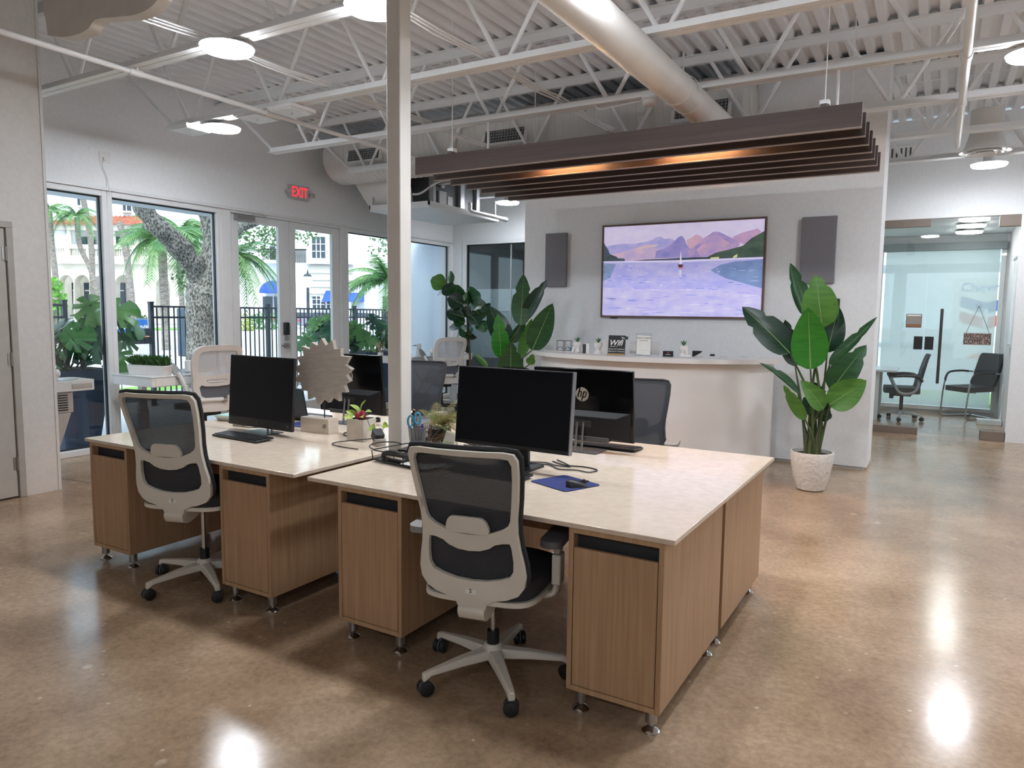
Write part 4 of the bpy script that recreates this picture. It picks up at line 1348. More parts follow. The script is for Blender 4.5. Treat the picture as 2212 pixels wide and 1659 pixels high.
# concrete planter with pothos
t = T('planter_cube', 'square concrete pot with lime pothos and red wrap', 'potted plant', (-2.995, 3.275, 0.75), math.radians(6))
P(t, 'pot', MB().prism(rrect(-0.064, -0.064, 0.064, 0.064, 0.006), lambda u, v, hh: (u, v, hh), 0, 0.132), CONC, bevel=0.003)
P(t, 'soil', MB().prism(rrect(-0.054, -0.054, 0.054, 0.054, 0.004), lambda u, v, hh: (u, v, hh), 0.13, 0.136), SOIL)
P(t, 'red_wrap', MB().ell((0.0, -0.03, 0.15), (0.022, 0.02, 0.03), 12).ell((0.03, -0.028, 0.155), (0.02, 0.018, 0.034), 12), mat('red_wrap', '8e1f33', 0.5))
LIME = mat('lime_leaf', 'a9bf5c', 0.4, col2='8fac4a', scale=(10, 10, 10), trans=0.25)
for b, e, w_, f_ in (((0, 0, 0.17), (0.05, -0.02, 0.25), 0.03, (0.2, -0.6, 1)), ((-0.01, 0, 0.17), (-0.065, -0.03, 0.215), 0.035, (0, -0.5, 1)), ((0.02, 0, 0.165), (0.09, -0.02, 0.18), 0.034, (0, -0.5, 1)),
                     ((-0.03, -0.02, 0.15), (-0.085, -0.04, 0.175), 0.045, (0, -0.6, 0.8)), ((0.03, -0.04, 0.15), (0.065, -0.075, 0.15), 0.035, (0, -0.5, 1)), ((-0.03, -0.045, 0.14), (-0.07, -0.085, 0.145), 0.04, (0, -0.8, 0.6)),
                     ((0.1, -0.04, 0.10), (0.135, -0.05, 0.075), 0.05, (0, -1, 0.4)), ((0.17, -0.02, 0.11), (0.21, -0.02, 0.10), 0.04, (0, -1, 0.4))):
    mb, rb = leafblade(b, e, w_, f_, 0.12, 0.3, 8)
    P(t, 'leaf', mb, LIME, smooth=60, fix=False)
P(t, 'vine', MB().tube(smoothc([(0.02, 0, 0.14), (0.07, -0.04, 0.14), (0.1, -0.045, 0.09), (0.15, -0.03, 0.05), (0.18, -0.02, 0.1)], 5, False), 0.002, 5).tube([(0, 0, 0.135), (0.005, 0, 0.175)], 0.002, 5), STEM)

# black adapter and cable beside the column
t = T('power_adapter', 'black power adapter with looped cable next to the column', 'adapter', (-2.80, 3.20, 0.75), math.radians(-30))
P(t, 'brick', MB().box(-0.035, -0.03, 0.025, 0.035, 0.03, 0.085, rot=Matrix.Rotation(0.5, 3, 'Y')), BPLA, bevel=0.006)
P(t, 'stand_wedge', MB().prism([(-0.03, 0), (0.05, 0), (0.05, 0.04), (0.02, 0.045)], lambda u, v, hh: (u, hh, v), -0.03, 0.03), PALEW, bevel=0.002)
P(t, 'cable', MB().tube(smoothc([(-0.03, -0.02, 0.035), (-0.1, -0.10, 0.02), (-0.16, -0.2, 0.006), (-0.10, -0.24, 0.005), (0.02, -0.2, 0.005), (0.1, -0.15, 0.005)], 6, False), 0.003, 6), BPLA)

# wire letter tray with its contents
tr = T('letter_tray', 'black wire letter tray at the left end of the near desk', 'letter tray', (-2.32, 2.93, 0.75), math.radians(-8))
x0, x1, y0, y1 = -0.175, 0.175, -0.13, 0.13
for zz, ex in ((0.012, 0), (0.062, 0.012)):
    P(tr, 'rim_wire', MB().tube([(p[0] * (1 + ex), p[1] * (1 + ex), zz) for p in rrect(x0, y0, x1, y1, 0.025)], 0.0032, 6, closed=True), BPLA)
for px in (-0.17, -0.06, 0.06, 0.17):
    for py in (-0.13, 0.13):
        P(tr, 'upright_wire', MB().cyl((px, py, 0.012), (px * 1.02, py * 1.03, 0.062), 0.0028, n=6), BPLA)
TM = meshmat('tray_mesh', '17181a', 0.62, 160, 'X')
P(tr, 'mesh_floor', MB().box(x0, y0, 0.010, x1, y1, 0.012), TM, smooth=0)
P(tr, 'handle_loop', MB().tube(smoothc([(-0.15, -0.13, 0.062), (-0.21, -0.12, 0.075), (-0.235, -0.03, 0.08), (-0.2, 0.05, 0.075), (-0.172, 0.08, 0.062)], 5, False), 0.003, 6), BPLA)
P(tr, 'foot', MB().ell((-0.15, -0.11, 0.005), (0.008, 0.008, 0.005), 8).ell((0.15, -0.11, 0.005), (0.008, 0.008, 0.005), 8).ell((0.15, 0.11, 0.005), (0.008, 0.008, 0.005), 8).ell((-0.15, 0.11, 0.005), (0.008, 0.008, 0.005), 8), GLSC)
st = T('stapler', 'black stapler with silver magazine lying in the wire tray', 'stapler', (-2.375, 2.84, 0.763), math.radians(-6))
P(st, 'base', MB().box(-0.075, -0.02, 0, 0.07, 0.02, 0.01), BPLA, bevel=0.004)
P(st, 'magazine', MB().box(-0.06, -0.009, 0.016, 0.072, 0.009, 0.03), CHROME, bevel=0.002)
P(st, 'arm', MB().prism(smoothc([(-0.08, 0.008), (-0.075, 0.04), (-0.04, 0.054), (0.02, 0.055), (0.07, 0.045), (0.078, 0.033), (0.0, 0.034), (-0.05, 0.028)], 4), lambda u, v, hh: (u, hh, v), -0.014, 0.014), BPLA, bevel=0.003)
hp_ = T('black_folder', 'flat black folder lying across the wire tray', 'folder', (-2.25, 2.97, 0.813), math.radians(4))
P(hp_, 'cover', MB().box(-0.13, -0.1, 0, 0.13, 0.1, 0.012), BPLA, bevel=0.003)
P(hp_, 'sheet', MB().box(-0.125, -0.096, 0.003, 0.128, 0.096, 0.009), PAPER)
pp = T('loose_paper', 'white sheets lying in the wire tray beside the near chair', 'paper', (-2.20, 2.86, 0.764), math.radians(-15))
P(pp, 'sheet', MB().box(-0.1, -0.07, 0, 0.1, 0.07, 0.001), PAPER, smooth=0)
P(pp, 'sheet', MB().box(-0.1, -0.07, 0.0012, 0.1, 0.07, 0.0022, rot=Matrix.Rotation(0.15, 3, 'Z')), PAPER, smooth=0)
# pen cup
pc = T('pen_cup', 'grey wire pen cup standing in the tray before the column', 'pen cup', (-2.335, 2.98, 0.826))
CUPM = meshmat('cup_mesh', '77797c', 0.6, 220, 'Z', 0.4)
P(pc, 'wall', MB().lathe([(0.038, 0), (0.048, 0.098)], n=28, capb=False, capt=False), CUPM)
P(pc, 'rim', MB().tube([(0.048 * math.cos(a), 0.048 * math.sin(a), 0.098) for a in [2 * pi * i / 28 for i in range(28)]], 0.0022, 5, closed=True), GREYP)
P(pc, 'floor', MB().lathe([(0.038, 0), (0.038, 0.002)], n=28), GREYP)
for i, (c_, nm) in enumerate((('c98a3a', 'amber'), ('2b3fae', 'blue'), ('3b3b3d', 'black'), ('b59a63', 'tan'), ('d0d2d4', 'white'), ('8e3b2f', 'red'))):
    a = 2 * pi * i / 6 + 0.4
    pe = T('pen', '%s pen standing in the wire pen cup' % nm, 'pen', (-2.335 + 0.02 * math.cos(a), 2.98 + 0.02 * math.sin(a), 0.829), 0, 'pens in the cup')
    ln = 0.13 if nm in ('black',) else 0.105
    e_ = Vector((0.018 * math.cos(a), 0.018 * math.sin(a), ln))
    P(pe, 'barrel', MB().cyl((0, 0, 0.004), e_, 0.0042, n=8), mat('pen_' + nm, c_, 0.35))
    P(pe, 'tip', MB().cyl((0, 0, 0), (0, 0, 0.006), 0.001, 0.004, n=8), BPLA)
    if nm in ('black', 'blue'):
        P(pe, 'cap', MB().cyl(e_ * 0.9, e_ * 1.04, 0.0055, n=8), BPLA if nm == 'black' else mat('pen_blue', c_))
sc = T('scissors', 'scissors with two-tone blue handles standing in the pen cup', 'scissors', (-2.352, 2.975, 0.83), math.radians(38))
for s_, cl in ((-1, '2f86a8'), (1, '4aa3c4')):
    P(sc, 'handle', MB().tube([(s_ * 0.018 + 0.015 * math.cos(a), 0, 0.135 + s_ * 0.008 + 0.03 * math.sin(a)) for a in [2 * pi * i / 20 for i in range(20)]], 0.0055, 7, closed=True), mat('scissor_blue%d' % s_, cl, 0.4))
P(sc, 'blades', MB().bar((-0.006, 0, 0.0), (0.008, 0, 0.115), 0.003, 0.012, (0, 1, 0)).bar((0.006, 0.002, 0.0), (-0.008, 0.002, 0.115), 0.003, 0.012, (0, 1, 0)), BRUSH)
# desk phone
dp = T('desk_phone', 'black desk phone tilted on its stand just right of the column', 'phone', (-2.745, 3.54, 0.75), math.radians(35))
P(dp, 'body', MB().prism([(-0.1, 0.0), (0.1, 0.0), (0.1, 0.02), (-0.07, 0.13), (-0.1, 0.12)], lambda u, v, hh: (hh, u * -1, v), -0.09, 0.09), BPLA, bevel=0.006)
P(dp, 'handset', MB().tube(smoothc([(-0.06, 0.09, 0.15), (-0.055, 0.03, 0.125), (-0.055, -0.03, 0.09), (-0.06, -0.09, 0.055)], 5, False), [0.024, 0.024, 0.022, 0.018, 0.016, 0.016, 0.016, 0.016, 0.016, 0.016, 0.018, 0.02, 0.023, 0.024, 0.024, 0.024][:16], 8), BPLG)
P(dp, 'keypad', MB().box(0.0, -0.07, 0.078, 0.075, 0.04, 0.082, rot=Matrix.Rotation(0.58, 3, 'X')), GREYP)
P(dp, 'cord', MB().tube(smoothc([(-0.06, -0.09, 0.05), (-0.1, -0.14, 0.01), (0.0, -0.17, 0.006), (0.08, -0.12, 0.006)], 6, False), 0.004, 6), BPLA)
# fern in twig pot
fn = T('fern_pot', 'feathery fern in a dark pot wrapped with twigs', 'potted plant', (-2.45, 3.33, 0.75))
P(fn, 'pot', MB().lathe([(0.035, 0), (0.05, 0.06), (0.055, 0.115), (0.048, 0.12)], n=20), BPLA)
tw = MB()
for i in range(26):
    a, b = R.uniform(0, 6.28), R.uniform(0.9, 1.8)
    z0, z1 = R.uniform(0.03, 0.09), R.uniform(0.06, 0.14)
    tw.tube([((0.058 + R.uniform(0, 0.012)) * math.cos(a + b * q / 5), (0.058 + R.uniform(0, 0.012)) * math.sin(a + b * q / 5), z0 + (z1 - z0) * q / 5) for q in range(6)], 0.0028, 5)
for i in range(9):
    a = R.uniform(0, 6.28)
    tw.tube([(0.06 * math.cos(a), 0.06 * math.sin(a), 0.02), (0.068 * math.cos(a + 0.1), 0.068 * math.sin(a + 0.1), 0.07), (0.055 * math.cos(a + 0.2), 0.055 * math.sin(a + 0.2), 0.14)], 0.003, 5)
P(fn, 'twig_wrap', tw, mat('twig_brown', '6b5540', 0.9))
FERN = mat('fern_green', '6f7f3e', 0.6, col2='85703c', scale=(14, 14, 14), trans=0.2)
for i in range(22):
    a = R.uniform(0, 6.28)
    ln = R.uniform(0.12, 0.23)
    up_ = R.uniform(0.25, 1.0)
    b0 = Vector((0.02 * math.cos(a), 0.02 * math.sin(a), 0.12))
    fr = MB()
    prev = b0
    dr = Vector((math.cos(a) * (1 - up_ * 0.6), math.sin(a) * (1 - up_ * 0.6), up_))
    pts = []
    for q in range(13):
        s = q / 12
        p = b0 + dr * ln * s + Vector((0, 0, -0.08 * s * s))
        pts.append(p)
    fr.tube(pts, 0.0011, 4)
    for q in range(2, 13):
        s = q / 12
        tn = (pts[q] - pts[q - 1]).normalized()
        sd_ = tn.cross(Vector((0, 0, 1))).normalized()
        wl = 0.036 * math.sin(pi * (0.2 + 0.8 * s)) + 0.006
        for k_ in (-1, 1):
            for e in range(3):
                p0 = pts[q] + sd_ * k_ * wl * e / 3
                ee = p0 + sd_ * k_ * wl * 0.45 + tn * 0.012 + Vector((0, 0, 0.006 * (e - 1)))
                u_ = tn * 0.0035
                fr.add([p0 - u_, p0 + u_, ee], [(0, 1, 2)])
    P(fn, 'frond', fr, FERN, smooth=0, fix=False)
# glass jar of cards
gj = T('card_jar', 'small glass jar holding pale green cards before the fern', 'jar', (-2.30, 3.215, 0.75), math.radians(20))
P(gj, 'glass', MB().lathe([(0.045, 0), (0.05, 0.01), (0.05, 0.075), (0.046, 0.075), (0.045, 0.012)], n=28), GLSC)
for q in range(4):
    P(gj, 'card', MB().box(-0.03, -0.0008, 0.012, 0.03, 0.0008, 0.125, rot=Matrix.Rotation(0.35, 3, 'Y') @ Matrix.Rotation(0.2 * q - 0.3, 3, 'X')), mat('card_green', 'cfd6b0', 0.7) if q < 3 else PAPER, smooth=0)
# tangle of dark vines/cables
vt = T('cable_tangle', 'tangle of dark cables and dry vine under the near monitor', 'cables', (-2.20, 3.43, 0.75))
for i in range(14):
    p = [(R.uniform(-0.16, 0.18), R.uniform(-0.1, 0.12), 0.004 + R.uniform(0, 0.03)) for _ in range(5)]
    P(vt, 'strand', MB().tube(smoothc(p, 5, False), 0.003, 5), BPLA if i % 2 else mat('twig_brown', '6b5540'))
P(vt, 'hub_box', MB().box(0.02, -0.04, 0, 0.14, 0.02, 0.028), BPLA, bevel=0.004)
keyboard((-1.835, 2.90, 0.75), math.radians(-3), 'black keyboard mostly hidden behind the near chair back')
# folders and adapter on the left desk
for i, (c_, z_, lab, rz) in enumerate((('4f4a4c', 0.0, 'dark folder at the bottom of the pile at the left desk rear', 5), ('d9b9ae', 0.014, 'pale pink folder in the pile at the left desk rear', 2), ('a9cfc8', 0.028, 'pale teal magazine on top of the pile at the left desk rear', 8))):
    t = T('folder', lab, 'folder', (-4.23, 3.42 - 0.01 * i, 0.75 + z_), math.radians(rz), 'pile of folders')
    P(t, 'cover', MB().box(-0.15, -0.11, 0.0, 0.15, 0.11, 0.0135), mat('folder%d' % i, c_, 0.4), bevel=0.001)
    P(t, 'pages', MB().box(-0.147, -0.1105, 0.0035, 0.1505, 0.1105, 0.0105), PAPER, smooth=0)
t = T('white_adapter', 'small white power box behind the left keyboard', 'adapter', (-4.02, 3.22, 0.75), 0.2)
P(t, 'case', MB().box(-0.05, -0.03, 0, 0.05, 0.03, 0.04), PALEW, bevel=0.004)
P(t, 'cord', MB().tube(smoothc([(0.03, -0.03, 0.02), (0.08, -0.05, 0.004), (0.2, 0, 0.004), (0.3, -0.04, 0.004)], 5, False), 0.0025, 5), BPLA)
t = T('wired_mouse', 'dark mouse behind the sun ornament on the left desk', 'mouse', (-3.42, 3.86, 0.75), 2.6)
P(t, 'shell', mouse_shape(), BPLG, smooth=60)
P(t, 'scroll_wheel', MB().cyl((-0.004, 0.03, 0.022), (0.004, 0.03, 0.022), 0.01, n=16), BPLA)
t = T('charger_cable', 'black cable looping behind the concrete planter', 'cable', (-3.2, 3.5, 0.75))
P(t, 'wire', MB().tube(smoothc([(-3.25, 3.5, 0.757), (-3.22, 3.36, 0.757), (-3.13, 3.3, 0.757), (-3.06, 3.36, 0.757), (-3.1, 3.5, 0.757)], 6, False), 0.004, 6), BPLA, world=True)
P(t, 'plug', MB().box(-3.27, 3.49, 0.75, -3.22, 3.54, 0.78), BPLA, world=True, bevel=0.004)

# ================================================================ screen wall
TX0, TX1, TZ0, TZ1 = -3.455, -1.607, 1.497, 2.56
tv = T('framed_screen', 'large wood-framed screen showing a lilac lake and mountains painting', 'television', ((TX0 + TX1) / 2, YT, TZ0))
P(tv, 'casing', MB().box(TX0 + 0.005, YT - 0.03, TZ0 + 0.005, TX1 - 0.005, YT - 0.001, TZ1 - 0.005), BPLA, world=True)
fb = 0.02
P(tv, 'frame_rail', MB().box(TX0, YT - 0.045, TZ1 - fb, TX1, YT - 0.005, TZ1), TVWOOD, world=True, bevel=0.002)
P(tv, 'frame_rail', MB().box(TX0, YT - 0.045, TZ0, TX1, YT - 0.005, TZ0 + fb), TVWOOD, world=True, bevel=0.002)
P(tv, 'frame_stile', MB().box(TX0, YT - 0.045, TZ0 + fb, TX0 + fb, YT - 0.005, TZ1 - fb), TVWOOD, world=True, bevel=0.002)
P(tv, 'frame_stile', MB().box(TX1 - fb, YT - 0.045, TZ0 + fb, TX1, YT - 0.005, TZ1 - fb), TVWOOD, world=True, bevel=0.002)
P(tv, 'sensor', MB().box(TX0 + 0.12, YT - 0.03, TZ0 - 0.012, TX0 + 0.2, YT - 0.01, TZ0), BPLA, world=True)
EM = 0.55


def em(c, c2=None):
    return mat('pic_' + c, c, 0.4, col2=c2, emit=EM, scale=(7, 7, 12), detail=6, spec=0.2)


sx0, sx1, sz0, sz1 = TX0 + fb, TX1 - fb, TZ0 + fb, TZ1 - fb


def uv(x, y):
    yt = 205 + (x - 115) * (130 - 205) / 1315
    yb_ = 915 + (x - 92) * 10 / 1293
    v = (y - yt) / (yb_ - yt)
    xl = 115 - 23 * v
    xr = 1430 - 45 * v
    u = (x - xl) / (xr - xl)
    return min(1, max(0, u)), min(1, max(0, v))


layers = [
    (em('d8d0ec', 'cdc4e4'), [(100, 100), (1440, 100), (1440, 930), (80, 930)]),
    (em('9a9cd4', 'b8aede'), [(130, 358), (200, 345), (270, 335), (390, 335), (440, 325), (480, 320), (540, 300), (570, 282), (610, 275), (640, 295), (690, 290), (740, 315), (860, 360), (860, 455), (130, 478)]),
    (em('cdb3c8', 'b8a6cf'), [(175, 420), (300, 395), (380, 372), (520, 360), (600, 380), (700, 360), (700, 460), (240, 474)]),
    (em('d9c4a8', 'cdb3c8'), [(400, 370), (470, 345), (530, 342), (600, 340), (560, 358), (440, 376)]),
    (em('cfabb8', 'c2a2c2'), [(820, 305), (860, 285), (905, 255), (945, 275), (960, 300), (900, 370), (840, 380)]),
    (em('7f80c0', 'a193c9'), [(570, 392), (640, 372), (700, 335), (755, 280), (785, 268), (805, 290), (820, 330), (850, 380), (1000, 430), (560, 450)]),
    (em('c3a1bf', 'b294c4'), [(1185, 278), (1250, 245), (1330, 222), (1375, 208), (1400, 235), (1300, 340), (1220, 320)]),
    (em('9186c4', 'c0a0c4'), [(835, 385), (900, 345), (960, 288), (1040, 235), (1080, 235), (1140, 265), (1210, 300), (1240, 335), (1200, 380), (1050, 425), (840, 448)]),
    (em('c9a6be', 'a793c6'), [(900, 380), (980, 310), (1040, 262), (1100, 290), (1160, 320), (1180, 370), (1040, 410), (930, 425)]),
    (em('54665a', '3f5148'), [(990, 436), (1060, 402), (1150, 380), (1260, 348), (1330, 285), (1425, 228), (1425, 440), (1200, 452)]),
    (em('3f4c4c', '565f72'), [(60, 330), (125, 352), (150, 385), (165, 420), (225, 440), (235, 452), (295, 455), (300, 474), (60, 484)]),
    (em('39444e', '4c5860'), [(350, 474), (480, 462), (640, 455), (760, 447), (860, 443), (1000, 436), (1180, 440), (1180, 450), (760, 465), (350, 478)]),
    (em('d9d79a'), [(1015, 442), (1080, 436), (1078, 452), (1010, 454)]),
    (em('d9d79a'), [(1190, 432), (1222, 412), (1215, 440), (1185, 446)]),
    (em('dcd8f6', 'cfcaf0'), [(60, 480), (760, 464), (1440, 436), (1440, 452), (760, 484), (60, 492)]),
    (em('a5a5e0', 'b9b6e4'), [(60, 490), (760, 482), (1440, 450), (1440, 940), (60, 940)]),
    (em('c4c0e2', 'b4b0e0'), [(60, 690), (700, 700), (1440, 690), (1440, 940), (60, 940)]),
    (em('6f83b4', '7c93bd'), [(1010, 545), (1090, 500), (1200, 475), (1440, 455), (1440, 690), (1300, 660), (1130, 610), (1060, 575)]),
    (em('7b92b2', '8798c4'), [(60, 495), (220, 500), (190, 560), (170, 610), (60, 640)]),
]
for i, (mm, pl) in enumerate(layers):
    # clip outline points into the screen
    q = []
    for x, y in pl:
        u, v = uv(x, y)
        q.append((sx0 + u * (sx1 - sx0), sz1 - v * (sz1 - sz0)))
    P(tv, 'picture_area', MB().prism(q, lambda a, b, hh: (a, hh, b), YT - 0.0305 - 0.0003 * i, YT - 0.0308 - 0.0003 * i), mm, world=True, smooth=0)
sk = {}
rr = random.Random(3)
for i in range(150):
    y = rr.uniform(500, 915)
    x = rr.uniform(90, 1400)
    ln = rr.uniform(25, 120) * (0.4 + (y - 480) / 500)
    hh = rr.uniform(3, 9)
    c_ = rr.choice(['8f90d2', 'd6d3ee', '9fa0d8', 'c9c5e8'])
    if x > 1080 and y < 700:
        c_ = rr.choice(['55719b', '6b86b0', 'b9bfe2'])
    if x < 180 and y < 780:
        c_ = rr.choice(['5f7398', '7f8fb4'])
    p = []
    for k_ in range(8):
        a = 2 * pi * k_ / 8
        u, v = uv(x + ln / 2 * math.cos(a), y + hh / 2 * math.sin(a))
        p.append((sx0 + u * (sx1 - sx0), sz1 - v * (sz1 - sz0)))
    sk.setdefault(c_, MB()).prism(p, lambda a, b, z_: (a, z_, b), YT - 0.0366, YT - 0.0368)
for c_, mb in sk.items():
    P(tv, 'brush_strokes', mb, em(c_), world=True, smooth=0)['kind'] = 'stuff'


def pic(pts, c_, k_):
    q = []
    for x, y in pts:
        u, v = uv(x, y)
        q.append((sx0 + u * (sx1 - sx0), sz1 - v * (sz1 - sz0)))
    P(tv, 'painted_boat', MB().prism(q, lambda a, b, hh: (a, hh, b), YT - 0.037 - 0.0002 * k_, YT - 0.0372 - 0.0002 * k_), em(c_), world=True, smooth=0)


pic([(777, 385), (783, 495), (764, 495)], 'e9e4ee', 0)
pic([(750, 500), (795, 500), (788, 522), (760, 524)], '5c3340', 1)
pic([(760, 524), (805, 520), (800, 530), (752, 536)], 'c98a8a', 2)
pic([(758, 545), (782, 545), (774, 600), (766, 600)], 'd6cfe0', 3)

for x0, x1, z0, z1, lab in ((-4.20, -3.915, 1.86, 2.50, 'grey felt acoustic panel left of the framed screen'), (-1.262, -0.935, 1.865, 2.53, 'grey felt acoustic panel right of the framed screen')):
    t = T('acoustic_panel', lab, 'wall panel', ((x0 + x1) / 2, YT, z0), 0, 'grey acoustic panels')
    P(t, 'felt_cover', MB().box(x0, YT - 0.055, z0, x1, YT - 0.012, z1), FELT, world=True, bevel=0.006)
    P(t, 'backing', MB().box(x0 + 0.01, YT - 0.012, z0 + 0.01, x1 - 0.01, YT, z1 - 0.01), GREYP, world=True)
p = at(1806, 657, Y=YT)
t = T('wall_control', 'small black wall control under the right felt panel', 'control', (p[0], YT, p[2] - 0.06))
P(t, 'plate', MB().box(-0.035, -0.02, 0, 0.035, 0, 0.115), BPLA, bevel=0.004)
P(t, 'button', MB().cyl((0, -0.024, 0.06), (0, -0.02, 0.06), 0.012, n=14), GREYP)

# ================================================================ reception counter
RC = T('reception_counter', 'bow-fronted white reception counter before the screen wall', 'counter', (-2.72, 7.2, 0))
cx, cy, ra, rb_ = -2.72, 7.60, 1.385, 0.91
CW = mat('counter_white', 'e6e3e0', 0.35, scale=(2, 2, 2))
outer = [(cx + ra * math.cos(a), cy + rb_ * math.sin(a)) for a in [pi + pi * i / 48 for i in range(49)]]
inner = [(cx + (ra - 0.34) * math.cos(a), cy + 0.02 + (rb_ - 0.36) * math.sin(a)) for a in [2 * pi - pi * i / 48 for i in range(49)]]
top_pl = outer + inner
P(RC, 'counter_top', MB().prism(top_pl, lambda u, v, hh: (u, v, hh), 1.065, 1.11), CW, world=True, bevel=0.004)
o2 = [(cx + (ra - 0.09) * math.cos(a), cy + (rb_ - 0.10) * math.sin(a)) for a in [pi + pi * i / 48 for i in range(49)]]
i2 = [(cx + (ra - 0.12) * math.cos(a), cy + (rb_ - 0.13) * math.sin(a)) for a in [2 * pi - pi * i / 48 for i in range(49)]]
P(RC, 'curved_front', MB().prism(o2 + i2, lambda u, v, hh: (u, v, hh), 0.03, 1.065), CW, world=True)
P(RC, 'end_panel', MB().box(cx + ra - 0.13, 7.56, 0, cx + ra - 0.09, 7.66, 1.065), CW, world=True, bevel=0.003)
P(RC, 'end_panel', MB().box(cx - ra + 0.09, 7.56, 0, cx - ra + 0.13, 7.66, 1.065), CW, world=True, bevel=0.003)
P(RC, 'plinth', MB().prism([(cx + (u - cx) * 0.985, cy + (v - cy) * 0.985) for u, v in o2] + [(cx + (u - cx) * 0.98, cy + (v - cy) * 0.98) for u, v in i2], lambda u, v, hh: (u, v, hh), 0.0, 0.03), GREYP, world=True)
P(RC, 'work_shelf', MB().box(cx - 1.1, 7.45, 0.72, cx + 1.1, 7.75, 0.75), CW, world=True)
CZ = 1.11


def cpos(px, py):
    return at(px, py, Z=CZ)


for i, (px, py, lab) in enumerate(((1247, 762, 'legs-dangling'), (1292, 764, 'skirted'), (1476, 772, 'cross-legged'))):
    p = cpos(px, py)
    t = T('figure_planter', 'white %s figure planter with a green succulent on the counter' % lab, 'planter', p, 0.1, 'white figure planters')
    P(t, 'pot', MB().lathe([(0.018, 0.045), (0.034, 0.06), (0.045, 0.085), (0.047, 0.118), (0.041, 0.118)], n=24), CERAM)
    if i == 0:
        P(t, 'legs', MB().tube(smoothc([(-0.02, 0, 0.06), (-0.035, -0.02, 0.05), (-0.045, -0.03, 0.005)], 4, False), 0.014, 8).tube(smoothc([(0.02, 0, 0.06), (0.02, -0.03, 0.05), (0.03, -0.045, 0.008)], 4, False), 0.014, 8).tube(smoothc([(0.04, 0, 0.07), (0.05, 0, 0.04), (0.055, -0.01, 0.006)], 4, False), 0.01, 8).lathe([(0.03, 0), (0.025, 0.05)], n=16), CERAM)
    elif i == 1:
        P(t, 'skirt', MB().lathe([(0.052, 0.0), (0.045, 0.012), (0.025, 0.035), (0.018, 0.05)], n=12), CERAM, smooth=10)
    else:
        P(t, 'legs', MB().lathe([(0.035, 0), (0.03, 0.02), (0.022, 0.05)], n=18).tube(smoothc([(-0.02, -0.01, 0.02), (0.02, -0.03, 0.085), (0.035, -0.03, 0.07), (0.04, -0.03, 0.012)], 4, False), 0.012, 8).tube(smoothc([(-0.02, -0.02, 0.012), (0.02, -0.045, 0.012), (0.06, -0.04, 0.015), (0.068, -0.03, 0.022)], 4, False), 0.012, 8), CERAM)
    SUC = mat('succulent_green', '4f7a4a', 0.5, col2='3e6640', scale=(20, 20, 20))
    for k_ in range(11):
        a = 2 * pi * k_ / 11 * 1.6
        e_ = (0.035 * math.cos(a), 0.035 * math.sin(a), 0.15 + 0.03 * ((k_ * 7) % 5) / 5)
        mb, rb = leafblade((0.008 * math.cos(a), 0.008 * math.sin(a), 0.112), e_, 0.02, (math.cos(a) * -0.3, math.sin(a) * -0.3, 1), 0.08, 0.5, 5, 0.7)
        P(t, 'leaf', mb, SUC, fix=False)
# geometric wire holders
p = cpos(1218, 760)
for k_, dx in ((0, -0.045), (1, 0.05)):
    t = T('wire_candle_holder', 'small open wire-frame candle holder, %s of the pair on the counter' % ('left' if k_ == 0 else 'right'), 'candle holder', (p[0] + dx, p[1], CZ), 0.3, 'wire candle holders')
    mb = MB()
    cs = [(-0.036, -0.036), (0.036, -0.036), (0.036, 0.036), (-0.036, 0.036)]
    for a, b in zip(cs, cs[1:] + cs[:1]):
        mb.cyl((*a, 0.012), (*a, 0.125), 0.0022, n=5).cyl((*a, 0.125), (*b, 0.125), 0.0022, n=5).cyl((*a, 0.012), (*b, 0.012), 0.0022, n=5).cyl((*a, 0.03), (0, 0, 0.06), 0.0015, n=5)
    P(t, 'wire_frame', mb, BPLA)
    P(t, 'base', MB().box(-0.04, -0.04, 0, 0.04, 0.04, 0.012), CERAM, bevel=0.002)
p = cpos(1234, 759)
t = T('blue_cup', 'small pale blue cup behind the leftmost planter on the counter', 'cup', p)
P(t, 'bowl', MB().lathe([(0.018, 0), (0.034, 0.02), (0.036, 0.045), (0.032, 0.045), (0.03, 0.02), (0.015, 0.006)], n=20), mat('pale_blue', 'a9cfe6', 0.4))
P(t, 'foot', MB().lathe([(0.02, -0.0005), (0.02, 0.004)], n=16), mat('pale_blue', 'a9cfe6'))
p = cpos(1266, 763)
t = T('product_box', 'small black and white box between two planters on the counter', 'box', p, 0.35)
P(t, 'carton', MB().box(-0.035, -0.025, 0, 0.035, 0.025, 0.105), PAPER, bevel=0.001)
P(t, 'printed_face', MB().box(-0.0352, -0.0256, 0.0, 0.0, -0.025, 0.1), mat('print_dark', '33363a', 0.5), smooth=0)
# white riser boards behind
for px, lab, w_, hh in ((1313, 'left', 0.20, 0.155), (1385, 'right', 0.33, 0.14)):
    p = cpos(px, 766)
    t = T('riser_board', 'low white board standing behind the %s sign on the counter' % ('Wi-Fi' if lab == 'left' else 'booking'), 'board', (p[0], p[1] + 0.09, CZ))
    P(t, 'panel', MB().box(-w_ / 2, -0.008, 0, w_ / 2, 0.008, hh), mat('board_white', 'ddd8d5', 0.6), bevel=0.002)
    P(t, 'foot', MB().box(-w_ / 2 + 0.01, -0.03, 0, w_ / 2 - 0.01, 0.03, 0.004), mat('board_white', 'ddd8d5'))
